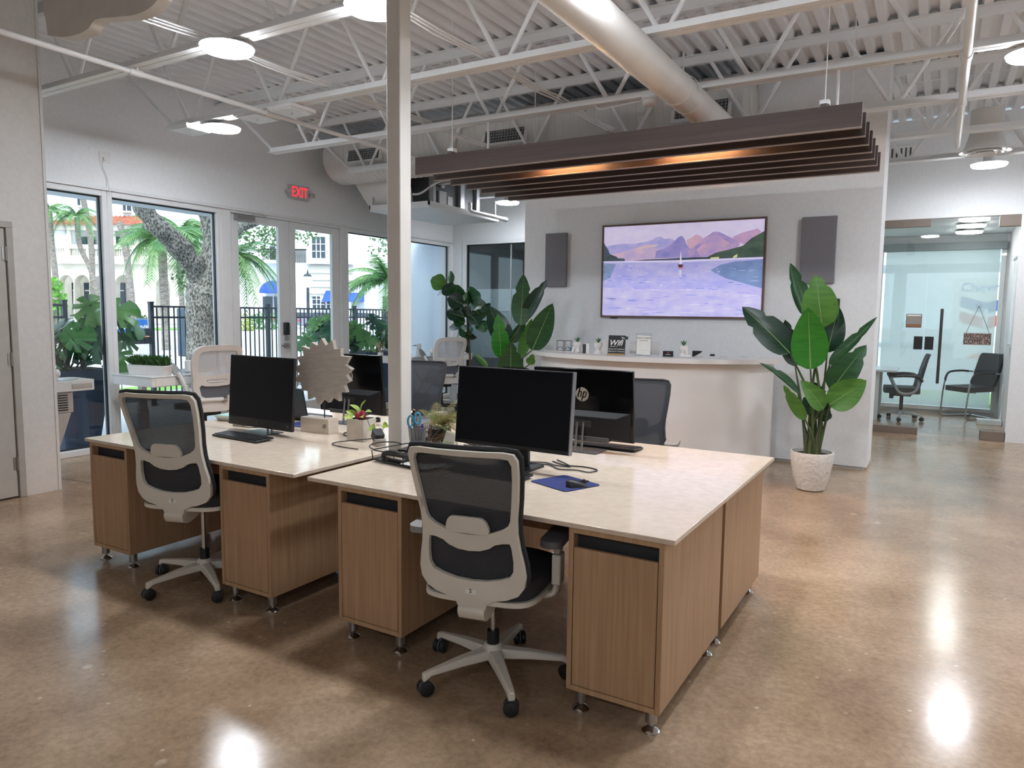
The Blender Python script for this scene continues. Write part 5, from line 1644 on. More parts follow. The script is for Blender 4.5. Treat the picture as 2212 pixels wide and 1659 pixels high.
# wifi sign
p = cpos(1331, 767)
t = T('wifi_sign', 'black Wi-Fi sign in white script on a wooden foot', 'sign', p, math.radians(8))
bd = P(t, 'board', MB().box(-0.09, -0.004, 0.008, 0.09, 0.004, 0.205, rot=Matrix.Rotation(math.radians(-8), 3, 'X'), about=(0, 0, 0)), mat('sign_black', '17181a', 0.4), bevel=0.002)
P(t, 'wood_foot', MB().box(-0.09, -0.025, 0, 0.09, 0.02, 0.018), mat('foot_wood', 'a8875f', 0.6), bevel=0.002)
INKW = mat('ink_white', 'f2f0ec', 0.6)
tl = math.radians(-8)


def onb(x, z):
    v = Matrix.Rotation(tl, 3, 'X') @ Vector((x, -0.0048, z))
    return v


text('script', 'Wifi', 0.082, INKW, t, onb(-0.012, 0.125), (pi / 2 + tl, 0, 0), shear=0.3, bold=0.0012)
text('small_print', 'CONNECT TO', 0.012, INKW, t, onb(-0.03, 0.088), (pi / 2 + tl, 0, 0))
text('small_print', 'Network: ItsAGuest', 0.018, INKW, t, onb(0.01, 0.062), (pi / 2 + tl, 0, 0))
text('small_print', 'Password: Welcome', 0.018, INKW, t, onb(0.01, 0.038), (pi / 2 + tl, 0, 0))
wv = MB()
for r_ in (0.01, 0.02, 0.03):
    wv.tube([onb(0.055 + r_ * math.cos(a), 0.158 + r_ * math.sin(a)) for a in [math.radians(q) for q in range(20, 111, 15)]], 0.0022, 5)
P(t, 'signal_arcs', wv, INKW)
P(t, 'bullet', MB().cyl(onb(-0.075, 0.062), onb(-0.075, 0.062) + Vector((0, -0.001, 0)), 0.006, n=12).cyl(onb(-0.075, 0.038), onb(-0.075, 0.038) + Vector((0, -0.001, 0)), 0.006, n=12), INKW)
P(t, 'black_tab', MB().box(0.09, -0.005, 0.165, 0.115, 0.003, 0.195, rot=Matrix.Rotation(tl, 3, 'X'), about=(0, 0, 0)), BPLA)
# booking card stand
p = cpos(1390, 769)
t = T('booking_stand', 'clear acrylic stand with a torn white booking card', 'sign', p, math.radians(8))
P(t, 'acrylic_sheet', MB().box(-0.085, 0.0, 0, 0.085, 0.003, 0.235).box(-0.085, -0.04, 0, 0.085, 0.003, 0.003), GLSC, smooth=0)
cp = [(-0.072, 0.03), (-0.078, 0.012), (-0.05, 0.02), (0.0, 0.012), (0.068, 0.016), (0.07, 0.17), (0.078, 0.185), (0.07, 0.20), (0.04, 0.208), (-0.07, 0.212), (-0.072, 0.1)]
P(t, 'card', MB().prism(cp, lambda u, v, hh: (u, hh, v), -0.0025, -0.001), PAPER, smooth=0)
text('card_heading', 'SCAN TO BOOK', 0.02, BPLA, t, (0, -0.003, 0.183), (pi / 2, 0, 0))
text('card_subtitle', 'APPOINTMENT', 0.013, GREYP, t, (0, -0.003, 0.158), (pi / 2, 0, 0))
P(t, 'rule_line', MB().box(-0.06, -0.0032, 0.056, 0.06, -0.0026, 0.057), GREYP, smooth=0)
# card holders
for px, py, w_, hh, lab, k_ in ((1443, 771, 0.105, 0.06, 'black business card with red emblem in a clear holder', 0), (1506, 771, 0.10, 0.062, 'diagonal black and white business card in a clear holder', 1), (1539, 769, 0.045, 0.02, 'tiny black stamp case near the counter end', 2)):
    p = cpos(px, py)
    t = T('card_holder', lab, 'card holder', p, 0.1)
    if k_ == 0:
        P(t, 'card', MB().box(-w_ / 2, -0.004, 0.003, w_ / 2, 0.0, hh), mat('sign_black', '17181a'), bevel=0.001)
        P(t, 'emblem', MB().lathe([(0.008, -0.0006), (0.008, 0)], (0, -0.0042, hh * 0.68), 12, axis=(0, 1, 0)), mat('emblem_red', 'c43a4a', 0.5))
        P(t, 'print_line', MB().box(-0.025, -0.0048, hh * 0.36, 0.025, -0.004, hh * 0.42), INKW, smooth=0)
    elif k_ == 1:
        P(t, 'card', MB().box(-w_ / 2, -0.004, 0.003, w_ / 2, 0.0, hh), mat('sign_black', '17181a'), bevel=0.001)
        P(t, 'white_half', MB().prism([(-w_ / 2 + 0.02, 0.004), (w_ / 2, 0.004), (w_ / 2, hh * 0.98), (w_ / 2 - 0.012, hh * 0.7)], lambda u, v, q: (u, q, v), -0.005, -0.0042), PAPER, smooth=0)
    else:
        P(t, 'lid', MB().box(-w_ / 2, -0.015, 0.008, w_ / 2, 0.015, hh), BPLA, bevel=0.002)
    P(t, 'holder', MB().box(-w_ / 2 - 0.002, -0.02, 0, w_ / 2 + 0.002, 0.02, 0.008), GLSC if k_ < 2 else BPLA, smooth=0)
for i, (px, py, lab) in enumerate(((1570, 771, 'white leaflet lying near the right end of the counter'), (1615, 772, 'white leaflet lying at the far right of the counter'), (1195, 757, 'white leaflet at the left tip of the counter'))):
    p = cpos(px, py)
    t = T('leaflet', lab, 'paper', p, 0.4 * i)
    P(t, 'sheet', MB().box(-0.1, -0.07, 0, 0.1, 0.07, 0.002), PAPER, smooth=0)
    P(t, 'printed_block', MB().box(-0.07, -0.04, 0.002, 0.0, 0.04, 0.0025), mat('print_pale', 'b9b4b6', 0.6), smooth=0)


# ================================================================ broad-leaf plants
def bird_plant(lab, base, spec, conv, pot, stem_to, Y0):
    t = T('bird_of_paradise', lab, 'potted plant', base)
    b = Vector(base)
    if pot:
        P(t, 'pot', MB().lathe([(0.095, 0), (0.115, 0.01), (0.15, 0.12), (0.172, 0.24), (0.182, 0.33), (0.178, 0.345), (0.168, 0.345), (0.165, 0.31)], n=40, capt=False), POTW)
        P(t, 'soil', MB().lathe([(0.001, 0.32), (0.1, 0.318), (0.166, 0.312)], n=24, capb=False, capt=False), SOIL, fix=False)
    zt = 0.32
    for i, (bx, by, tx, ty, wpx, mt_, dy, fold, tilt) in enumerate(spec):
        B = at(*conv(bx, by), Y=Y0 + dy * 0.6)
        Tp = at(*conv(tx, ty), Y=Y0 + dy)
        sc_ = (B - CAM).length / F
        W = wpx * conv(1, 0, True) * sc_ * 1.08
        B, Tp = B - b, Tp - b
        mid = (B + Tp) / 2 + b
        fc = face_cam(mid, tilt)
        mb, rb = leafblade(B, Tp, W, fc, 0.05 if i % 2 else -0.04, fold, 14, 0.72, notch=((9,) if i % 3 == 0 else (11,) if i % 3 == 1 else None))
        lf = P(t, 'leaf', mb, mt_, smooth=60, fix=False)
        build(rb, 'midrib', RIB, lf)
        ox, oy = 0.05 * math.cos(i * 2.4), 0.05 * math.sin(i * 2.4)
        s0 = Vector((ox, oy, zt))
        s1 = Vector((ox * 1.1 + (B[0]) * 0.25, oy * 1.1 + B[1] * 0.2, zt + (B[2] - zt) * 0.5))
        P(t, 'stalk', MB().tube(smoothc([s0, s1, B], 6, False), [0.017 - 0.0105 * q / 12 for q in range(13)], 7), STEM)
    for i in range(7):
        a = 2 * pi * i / 7
        P(t, 'sheath', MB().tube([(0.06 * math.cos(a), 0.06 * math.sin(a), zt - 0.02), (0.055 * math.cos(a), 0.055 * math.sin(a), zt + 0.15), (0.08 * math.cos(a), 0.08 * math.sin(a), zt + 0.24)], [0.018, 0.012, 0.001], 6), mat('sheath', '5f5a3c', 0.8))
    return t


cv1 = lambda x, y, s=False: 0.3314 if s else (1580 + x * 0.3314, 540 + y * 0.3314)
bird_plant('tall broad-leaf plant in textured white pot right of the counter', (-0.905, 6.78, 0), [
    (478, 430, 383, 85, 105, LEAF, 0.05, 0.7, (0.6, 0, 0)), (590, 505, 550, 160, 190, LEAFL, -0.05, 0.15, (0, 0, 0.3)), (515, 775, 500, 375, 195, LEAFB, -0.25, 0.12, (0, 0, 0.2)),
    (380, 670, 70, 370, 170, LEAFD, -0.05, 0.2, (0, 0, 0.4)), (415, 755, 350, 455, 120, LEAFD, 0.10, 0.25, (0.3, 0, 0)), (625, 665, 700, 370, 135, LEAFD, 0.15, 0.2, (0, 0, 0.1)),
    (640, 750, 950, 437, 75, LEAF, 0.0, 0.6, (0, 0, 1.2)), (650, 915, 880, 620, 150, LEAF, -0.08, 0.2, (0, 0, 0.3)), (640, 1010, 880, 850, 165, LEAFL, -0.15, 0.15, (0, 0, 0.3)),
    (435, 935, 180, 735, 60, LEAF, -0.1, 0.6, (0, 0, 1.5)), (480, 1105, 340, 880, 75, LEAFL, -0.2, 0.4, (-0.5, 0, 0.2)), (600, 1035, 450, 850, 110, LEAFL, -0.28, 0.3, (0, 0, 0.5)),
    (560, 1090, 545, 862, 150, LEAFD, 0.06, 0.2, (0, 0, 0)), (590, 1070, 655, 1090, 80, LEAFD, 0.05, 0.2, (0, 0, 0.2))], cv1, True, None, 6.78)
cv2 = lambda x, y, s=False: 0.205 if s else (920 + x * 0.205, 480 + y * 0.205)
bird_plant('tall broad-leaf plant left of the counter, behind the near monitor', (-4.62, 7.30, 0), [
    (1000, 1085, 1030, 545, 205, LEAF, 0.0, 0.15, (0, 0, 0.1)), (1035, 1030, 1285, 605, 150, LEAFD, 0.1, 0.35, (-0.3, 0, 0.2)), (1120, 1345, 1335, 855, 235, LEAF, -0.05, 0.15, (0, 0, 0.1)),
    (790, 1430, 755, 965, 175, LEAFB, -0.15, 0.2, (0.2, 0, 0.2)), (890, 1760, 895, 1255, 265, LEAF, -0.25, 0.12, (0, 0, 0.1)), (860, 1300, 660, 880, 220, LEAFD, 0.1, 0.2, (0, 0, 0.2)),
    (1000, 1420, 1115, 1015, 120, LEAFL, 0.1, 0.3, (0.3, 0, 0)), (650, 1530, 505, 1388, 60, LEAFL, -0.1, 0.4, (0, 0, 0.8)), (910, 1270, 1050, 1030, 110, LEAF, 0.12, 0.2, (0, 0, 0)), (1090, 1500, 1130, 1390, 90, LEAFL, 0.0, 0.2, (0, 0, 0))], cv2, True, None, 7.30)

# fiddle-leaf tree
ft = T('fiddle_leaf_tree', 'slender fiddle-leaf tree by the back glazing', 'potted plant', (-6.28, 9.25, 0))
fb_ = Vector((-6.28, 9.25, 0))
P(ft, 'pot', MB().lathe([(0.11, 0), (0.15, 0.25), (0.155, 0.27), (0.14, 0.27)], n=28), mat('pot_dark', '3b3f44', 0.6))
cvp = lambda x, y: (920 + x * 0.205, 480 + y * 0.205)
tp = [at(*cvp(*q), Y=9.25) - fb_ for q in ((465, 1450), (455, 1200), (470, 1030), (440, 930), (400, 850), (330, 760), (270, 650))]
P(ft, 'trunk', MB().tube(smoothc([(0, 0, 0.25), (tp[0][0] * 0.6, 0, 0.6)] + tp, 5, False), [0.022 - 0.016 * q / 40 for q in range(41)], 7), mat('trunk_grey', '6d5c50', 0.85))
P(ft, 'branch', MB().tube(smoothc([tp[2], at(*cvp(500, 900), Y=9.2) - fb_, at(*cvp(600, 860), Y=9.15) - fb_], 5, False), 0.008, 6), mat('trunk_grey', '6d5c50'))
FLS = [(215, 680, 55, 600, 130), (250, 720, 120, 770, 60), (265, 680, 262, 515, 50), (310, 760, 180, 680, 120), (300, 790, 330, 660, 130), (400, 870, 235, 790, 130), (420, 900, 290, 950, 110), (400, 1000, 220, 950, 120), (410, 1060, 290, 1010, 120), (430, 1100, 245, 1115, 70), (430, 1130, 330, 1190, 120), (440, 1150, 470, 1240, 110),
       (420, 1280, 340, 1330, 110), (450, 1350, 350, 1290, 90), (440, 870, 420, 740, 120), (500, 870, 470, 700, 60), (450, 830, 580, 770, 170), (520, 900, 640, 860, 130), (530, 930, 600, 1020, 150), (560, 950, 500, 1060, 120), (590, 1040, 620, 1160, 110), (470, 980, 560, 1080, 110), (440, 1180, 360, 1200, 110), (600, 880, 660, 930, 90), (470, 1200, 500, 1130, 90), (460, 1000, 400, 900, 100)]
for i, (bx, by, tx, ty, wpx) in enumerate(FLS):
    B = at(*cvp(bx, by), Y=9.25 + R.uniform(-0.12, 0.12)) - fb_
    Tp = at(*cvp(tx, ty), Y=9.25 + R.uniform(-0.25, 0.25)) - fb_
    mb, rb = leafblade(B, Tp, wpx * 0.205 * 11.2 / F * 1.45, face_cam(B + fb_, (R.uniform(-0.4, 0.4), 0, R.uniform(0, 0.6))), 0.06, 0.2, 9, 1.25, tipw=0.12)
    lf = P(ft, 'leaf', mb, (LEAF, LEAFD, LEAF, LEAFD)[i % 4] if i else LEAFL, smooth=60, fix=False)
    build(rb, 'midrib', RIB, lf)


# ================================================================ window-side furniture
def lift_desk(lab, x0, x1, y0, y1, z):
    t = T('lift_desk', lab, 'desk', ((x0 + x1) / 2, (y0 + y1) / 2, 0), 0, 'white desks along the windows')
    P(t, 'glass_top', MB().box(x0, y0, z - 0.012, x1, y1, z), mat('back_painted_glass', 'e8ecee', 0.06), world=True, bevel=0.002)
    P(t, 'drawer_box', MB().box(x0 + 0.01, y0 + 0.01, z - 0.11, x1 - 0.01, y1 - 0.01, z - 0.013), WPLB, world=True, bevel=0.003)
    P(t, 'drawer_front', MB().box(x1 - 0.012, y0 + 0.05, z - 0.105, x1 - 0.004, y1 - 0.05, z - 0.02), WPLB, world=True, bevel=0.002)
    for yy in (y0 + 0.12, y1 - 0.12):
        l = P(t, 'leg', MB().box(-0.05 + (x0 + x1) / 2, yy - 0.035, 0.03, 0.05 + (x0 + x1) / 2, yy + 0.035, 0.5), FRAME, world=True, bevel=0.003)
        build(MB().box(-0.038 + (x0 + x1) / 2, yy - 0.026, 0.5, 0.038 + (x0 + x1) / 2, yy + 0.026, z - 0.11), 'inner_column', FRAME, l, world=tuple(wloc(t)), bevel=0.002)
        P(t, 'foot', MB().box(x0 + 0.05, yy - 0.04, 0.0, x1 - 0.05, yy + 0.04, 0.03), FRAME, world=True, bevel=0.004)
    return t


lift_desk('white glass-topped desk at the window with the grass planter', -7.48, -6.78, 4.36, 5.75, 0.85)
lift_desk('white glass-topped desk at the corner window behind the column', -7.45, -6.8, 8.55, 10.2, 0.85)
# things on the window desk
t = T('grass_planter', 'long white trough of green grass on the window desk', 'planter', (-7.05, 4.52, 0.85), math.radians(12))
P(t, 'trough', MB().prism([(-0.22, 0), (0.22, 0), (0.25, 0.1), (-0.25, 0.1)], lambda u, v, hh: (u, hh, v), -0.06, 0.06), CERAM, bevel=0.004)
gr = MB()
for i in range(900):
    x, y = R.uniform(-0.235, 0.235), R.uniform(-0.05, 0.05)
    hh = R.uniform(0.07, 0.125)
    dx, dy = R.gauss(0, 0.022), R.gauss(0, 0.02)
    gr.add([(x - 0.002, y, 0.095), (x + 0.002, y, 0.095), (x + dx * 0.4, y + dy * 0.4, 0.095 + hh * 0.7), (x + dx, y + dy, 0.095 + hh)], [(0, 1, 2), (1, 3, 2)])
g_ = P(t, 'grass', gr, mat('grass_blade', '3f6b2c', 0.5, col2='274a1e', scale=(30, 30, 10), trans=0.2), smooth=0, fix=False)
g_['kind'] = 'stuff'
t = T('cylinder_speaker', 'small white cylinder with a texture next to the grass trough', 'speaker', (-6.98, 4.93, 0.85))
P(t, 'body', MB().lathe([(0.045, 0.012), (0.045, 0.125), (0.04, 0.13)], n=24), WPLB)
P(t, 'foot', MB().lathe([(0.058, 0), (0.058, 0.012)], n=24), GLSC)
t = T('name_plate', 'gold desk name plate beside the white cylinder', 'name plate', (-6.93, 5.12, 0.85), math.radians(72))
P(t, 'wedge', MB().prism([(-0.03, 0), (0.03, 0), (0.01, 0.05), (-0.005, 0.05)], lambda u, v, hh: (hh, u, v), -0.1, 0.1), mat('plate_wood', '5a4a38', 0.5), bevel=0.002)
pf = P(t, 'gold_face', MB().box(-0.095, -0.0008, 0.004, 0.095, 0.0008, 0.05, rot=Matrix.Rotation(-0.45, 3, 'X'), about=(0, 0, 0.004)), mat('plate_gold', 'c9b183', 0.35, 0.3))
pf.location = (0, -0.0305, 0)
for q, w_ in ((0.034, 0.13), (0.018, 0.09)):
    build(MB().box(-w_ / 2, -0.0016, q, w_ / 2, -0.0008, q + 0.008, rot=Matrix.Rotation(-0.45, 3, 'X'), about=(0, 0, 0.004)), 'engraved_line', mat('engrave', '6b5a38', 0.5), pf)
# things on the corner desk
p = at(905, 771, X=-7.1)
t = T('cylinder_device', 'white cylinder device with black plug on the corner desk', 'device', (-7.1, p[1], 0.85))
P(t, 'body', MB().lathe([(0.05, 0.012), (0.05, 0.06), (0.038, 0.065), (0.038, 0.175), (0.034, 0.18)], n=24), WPLB)
P(t, 'foot', MB().lathe([(0.06, 0), (0.06, 0.012)], n=24), WPLB)
P(t, 'plug', MB().cyl((-0.035, -0.03, 0.155), (-0.06, -0.07, 0.15), 0.009, 0.004, n=8).tube(smoothc([(-0.06, -0.07, 0.15), (-0.1, -0.15, 0.13), (-0.1, -0.25, 0.1)], 5, False), 0.003, 5), BPLA)
p = at(932, 768, X=-7.1)
t = T('diamond_ornament', 'small white faceted ornament on the corner desk', 'ornament', (-7.1, p[1], 0.85))
P(t, 'gem', MB().lathe([(0.002, 0), (0.035, 0.045), (0.002, 0.11)], n=6), CERAM, smooth=0)
P(t, 'base', MB().lathe([(0.02, 0), (0.012, 0.012)], n=12), CERAM)
p = at(822, 768, X=-7.15)
t = T('bud_vase', 'small white square pot with dried twigs on the corner desk', 'vase', (-7.15, p[1], 0.85))
P(t, 'pot', MB().prism(rrect(-0.03, -0.03, 0.03, 0.03, 0.004), lambda u, v, hh: (u, v, hh), 0, 0.075), CERAM, bevel=0.002)
tw = MB()
for i in range(26):
    e_ = Vector((R.gauss(0, 0.045), R.gauss(0, 0.045), R.uniform(0.15, 0.26)))
    tw.tube([(0, 0, 0.07), e_ * 0.6, e_], 0.0016, 4)
    tw.ell(e_, 0.007, 6)
P(t, 'twigs', tw, mat('dry_twig', 'b9a98c', 0.8))
p = at(838, 762, X=-7.1)
t = T('desk_monitor', 'pale-backed screen partly hidden by the column, corner desk', 'monitor', (-7.2, 8.76, 0.85), math.radians(-75))
P(t, 'panel', MB().box(-0.24, -0.012, 0.1, 0.24, 0.012, 0.42), WPLB, bevel=0.004)
P(t, 'screen', MB().box(-0.232, -0.0145, 0.108, 0.232, -0.0125, 0.412), SCRN, smooth=0)
P(t, 'stand', MB().box(-0.03, 0.01, 0.01, 0.03, 0.03, 0.25).box(-0.1, -0.06, 0, 0.1, 0.08, 0.01), WPLB, bevel=0.003)
for i, lab in enumerate(('open white papers spread on the corner desk', 'curled white sheet at the edge of the corner desk')):
    t = T('paper_sheet', lab, 'paper', (-6.98, 9.45 + 0.3 * i, 0.851), 0.4 + i)
    P(t, 'sheet', MB().plate(rrect(-0.14, -0.1, 0.14, 0.1, 0.005, 2), [], lambda u, v, w_: (u, v, 0.004 + w_ + 1.2 * u * u), 0.002, 0.05), PAPER)
    P(t, 'under_sheet', MB().box(-0.13, -0.12, 0, 0.13, 0.08, 0.0015), PAPER, smooth=0)
# folding gold stand in front of the navy panel
t = T('gold_stand', 'crossed gold metal legs of a side stand by the column', 'stand', (-6.3, 8.2, 0))
GOLD = mat('gold_metal', 'cdbb82', 0.35, 0.6)
q0 = [at(*q, Y=8.2) for q in ((826, 840), (848, 905), (848, 850), (828, 930), (840, 800))]
for a, b in (((-6.62, 8.1, 0.02), (-6.12, 8.1, 0.72)), ((-6.12, 8.1, 0.02), (-6.62, 8.1, 0.72)), ((-6.62, 8.35, 0.02), (-6.12, 8.35, 0.72)), ((-6.12, 8.35, 0.02), (-6.62, 8.35, 0.72))):
    P(t, 'leg', MB().bar(a, b, 0.022, 0.022, (0, 1, 0)), GOLD, world=True)
P(t, 'top_shelf', MB().box(-6.66, 8.06, 0.72, -6.08, 8.4, 0.74), WPLB, world=True, bevel=0.003)


# white mesh chairs with separate arm pads
def window_chair(lab, loc, rz):
    t = T('mesh_armchair', lab, 'office chair', loc, rz, 'white mesh armchairs by the windows')
    star_base(t, BPLA, 0.32, 0.2)
    P(t, 'gas_lift', MB().lathe([(0.027, 0.10), (0.027, 0.30), (0.016, 0.301), (0.016, 0.41)], n=14), BPLA)
    P(t, 'mechanism', MB().box(-0.11, -0.14, 0.40, 0.11, 0.10, 0.46), BPLA, bevel=0.015)
    P(t, 'lever', MB().tube([(0.1, 0.02, 0.43), (0.26, 0.03, 0.42), (0.27, -0.05, 0.42)], 0.006, 6), BPLA)
    pan = smoothc([(0, -0.24), (0.19, -0.23), (0.25, -0.13), (0.26, 0.08), (0.22, 0.23), (0, 0.27), (-0.22, 0.23), (-0.26, 0.08), (-0.25, -0.13), (-0.19, -0.23)], 4)
    P(t, 'seat', MB().plate(pan, [], lambda u, v, w_: (u, v, 0.50 + w_ - (0.5 * max(0, v - 0.12) ** 1.4)), 0.06, 0.06), FABG, bevel=0.015, seg=3)
    bm = lambda u, v, w_: (u, -0.25 - 0.16 * (v - 0.5) + 0.5 * u * u + w_ + 0.04 * math.sin(pi * (v - 0.5) / 0.6), v)
    outer = sym(smoothc([(0, 1.165), (0.17, 1.16), (0.255, 1.12), (0.275, 1.02), (0.262, 0.90), (0.245, 0.80)], 3, False) + [(0.25, 0.74), (0.235, 0.66), (0.20, 0.58), (0.19, 0.50), (0.16, 0.46), (0, 0.455)])
    up = sym(smoothc([(0, 1.105), (0.16, 1.10), (0.208, 1.07), (0.215, 1.0), (0.205, 0.9), (0.195, 0.865)], 3, False) + [(0.15, 0.852), (0, 0.848)])
    hd = sym([(0, 0.80), (0.09, 0.80), (0.12, 0.79), (0.09, 0.765), (0, 0.758)])
    lo = sym([(0, 0.725), (0.12, 0.73), (0.165, 0.745), (0.185, 0.72), (0.165, 0.63), (0.12, 0.605), (0, 0.60)])
    P(t, 'back_frame', MB().plate(outer, [up, hd, lo], lambda u, v, w_: bm(u, v, w_), 0.035, 0.045), WPLB, bevel=0.01, seg=2)
    P(t, 'back_mesh', MB().plate([(x * 1.04, (y - 0.97) * 1.04 + 0.97) for x, y in up], [], lambda u, v, w_: bm(u, v, w_ + 0.01), 0.002, 0.05), MESHW)
    P(t, 'lumbar_fabric', MB().plate([(x * 1.06, (y - 0.67) * 1.1 + 0.67) for x, y in lo], [], lambda u, v, w_: bm(u, v, w_ + 0.022), 0.006, 0.05), FABG)
    P(t, 'handle_bar', MB().tube([(-0.1, bm(0.1, 0.78, 0)[1], 0.78), (0, bm(0, 0.775, 0)[1] - 0.005, 0.775), (0.1, bm(0.1, 0.78, 0)[1], 0.78)], 0.012, 8), WPLB)
    P(t, 'cross_tube', MB().cyl((-0.2, -0.27, 0.59), (0.05, -0.285, 0.585), 0.024, n=14), WPLB)
    P(t, 'tube_cap', MB().cyl((0.05, -0.285, 0.585), (0.09, -0.287, 0.583), 0.03, n=16), CHROME)
    for s in (-1, 1):
        a_ = P(t, 'arm', MB().tube(smoothc([(0.17 * s, -0.24, 0.50), (0.25 * s, -0.25, 0.55), (0.285 * s, -0.2, 0.66), (0.305 * s, -0.12, 0.80), (0.31 * s, -0.06, 0.86)], 4, False), 0.034, 8, flat=0.6).tube([(0.2 * s, -0.22, 0.47), (0.235 * s, -0.245, 0.60)], 0.045, 8, flat=0.6), WPLB, smooth=60)
        build(MB().ell((0.31 * s, 0.0, 0.89), (0.05, 0.14, 0.022), 14, rot=Matrix.Rotation(math.radians(38), 3, 'X')), 'arm_pad', PADG, a_, smooth=70)
    return t


window_chair('white mesh armchair at the window desk with the grass trough', (-6.80, 4.98, 0), pi / 2 - 0.15)
window_chair('white mesh armchair at the corner desk near the fiddle-leaf tree', (-6.55, 8.95, 0), 1.12)

# drinking fountain on the side of the left wall
FG = mat('fountain_grey', 'a29e99', 0.4, scale=(40, 40, 40))
FL = mat('fountain_light', 'c6c5c2', 0.3)
t = T('drinking_fountain', 'grey wall-hung drinking fountain beside the left wall', 'fountain', (-6.82, 3.22, 0.27))
P(t, 'basin', MB().prism(rrect(-7.02, 3.22, -6.62, 3.72, 0.05), lambda u, v, hh: (u, v, hh), 0.79, 0.885), FL, world=True, bevel=0.012, seg=3)
P(t, 'bowl_recess', MB().lathe([(0.001, 0.884), (0.1, 0.8865), (0.15, 0.888)], (-6.82, 3.5, 0), 24, capb=False, capt=False), BRUSH, world=True)
P(t, 'spout', MB().cyl((-6.72, 3.42, 0.885), (-6.72, 3.42, 0.92), 0.018, n=14).ell((-6.72, 3.43, 0.95), (0.03, 0.03, 0.04), 14), FL, world=True)
P(t, 'grille_panel', MB().box(-7.0, 3.22, 0.60, -6.64, 3.52, 0.79), FG, world=True, bevel=0.008)
for q in range(7):
    P(t, 'louvre', MB().box(-6.64, 3.26, 0.625 + q * 0.022, -6.632, 3.47, 0.633 + q * 0.022), BPLA, world=True, smooth=0)
P(t, 'push_plate', MB().box(-6.625, 3.5, 0.815, -6.615, 3.68, 0.86), FG, world=True, bevel=0.004)
P(t, 'lower_shroud', MB().prism([(3.22, 0.27), (3.38, 0.27), (3.5, 0.60), (3.22, 0.60)], lambda u, v, hh: (hh, u, v), -7.0, -6.64), FG, world=True, bevel=0.008)
P(t, 'bottle_filler', MB().box(-7.0, 3.22, 0.93, -6.64, 3.36, 1.05), FL, world=True, bevel=0.015, seg=3)
P(t, 'filler_neck', MB().box(-6.95, 3.22, 0.885, -6.69, 3.27, 0.93), FG, world=True)

# ================================================================ glass office contents
OB = mat('office_black', '24282e', 0.6)
t = T('swivel_chair', 'black swivel chair with grey arms inside the glass office', 'office chair', (-0.43, 12.3, 0), pi / 2 + 0.1)
LG = mat('light_leg_grey', 'a9a9a6', 0.4)
star_base(t, LG, 0.30, 0.5)
P(t, 'gas_lift', MB().cyl((0, 0, 0.13), (0, 0, 0.36), 0.026, n=14), BPLA)
P(t, 'mechanism', MB().box(-0.1, -0.12, 0.36, 0.1, 0.12, 0.41), BPLA, bevel=0.01)
P(t, 'seat', MB().prism(rrect(-0.24, -0.23, 0.24, 0.25, 0.08), lambda u, v, hh: (u, v, hh), 0.41, 0.50), OB, bevel=0.02, seg=3)
P(t, 'backrest', MB().plate(rrect(-0.22, 0.42, 0.22, 1.0, 0.05), [], lambda u, v, w_: (u, -0.22 - 0.22 * (v - 0.45) + 0.4 * u * u + w_ + 0.03 * math.sin((v - 0.42) * 5), v), 0.03, 0.05), OB, bevel=0.008)
P(t, 'tilt_handle', MB().box(0.1, 0.1, 0.3, 0.16, 0.16, 0.40), BPLA, bevel=0.01)
for s in (-1, 1):
    a_ = P(t, 'arm', MB().tube(smoothc([(0.22 * s, -0.2, 0.65), (0.27 * s, -0.18, 0.5), (0.27 * s, -0.1, 0.42), (0.27 * s, 0.05, 0.43), (0.28 * s, 0.16, 0.62), (0.28 * s, 0.17, 0.66)], 4, False), 0.022, 8), mat('arm_grey', '8b8d90', 0.5), smooth=60)
    build(MB().tube(smoothc([(0.28 * s, 0.2, 0.66), (0.28 * s, 0.0, 0.68), (0.27 * s, -0.17, 0.67), (0.25 * s, -0.24, 0.60)], 4, False), 0.022, 8), 'arm_pad', BPLA, a_, smooth=60)
t = T('cantilever_chair', 'black visitor chair on a chrome sled frame inside the glass office', 'chair', (0.46, 13.12, 0), math.radians(128))
P(t, 'seat', MB().prism(rrect(-0.24, -0.24, 0.24, 0.25, 0.05), lambda u, v, hh: (u, v, hh - 0.1 * v * 0.3), 0.42, 0.495), OB, bevel=0.02, seg=3)
P(t, 'backrest', MB().plate(sym([(0, 1.0), (0.2, 1.0), (0.225, 0.97), (0.24, 0.7), (0.215, 0.5), (0.16, 0.45), (0, 0.44)]), [], lambda u, v, w_: (u, -0.23 - 0.25 * (v - 0.47) + 0.25 * u * u + w_, v), 0.05, 0.06), OB, bevel=0.015, seg=3)
for s in (-1, 1):
    P(t, 'sled_frame', MB().tube(smoothc([(0.27 * s, -0.26, 0.70), (0.27 * s, -0.05, 0.71), (0.27 * s, 0.14, 0.69), (0.27 * s, 0.2, 0.62), (0.265 * s, 0.24, 0.42), (0.26 * s, 0.26, 0.08), (0.255 * s, 0.22, 0.018), (0.25 * s, 0.1, 0.014), (0.24 * s, -0.24, 0.014)], 5, False), 0.0125, 10), CHROME)
    P(t, 'arm_sleeve', MB().tube(smoothc([(0.27 * s, -0.18, 0.703), (0.27 * s, -0.05, 0.713), (0.27 * s, 0.14, 0.693), (0.27 * s, 0.2, 0.622), (0.268 * s, 0.212, 0.55)], 5, False), 0.0165, 10), BPLA)
P(t, 'rear_rail', MB().cyl((-0.24, -0.24, 0.014), (0.24, -0.24, 0.014), 0.0125, n=10), CHROME)
P(t, 'seat_bracket', MB().box(-0.25, 0.1, 0.40, 0.25, 0.13, 0.42), CHROME)
t = T('office_table', 'pale office table edge behind the partition corner', 'table', (-1.25, 12.3, 0))
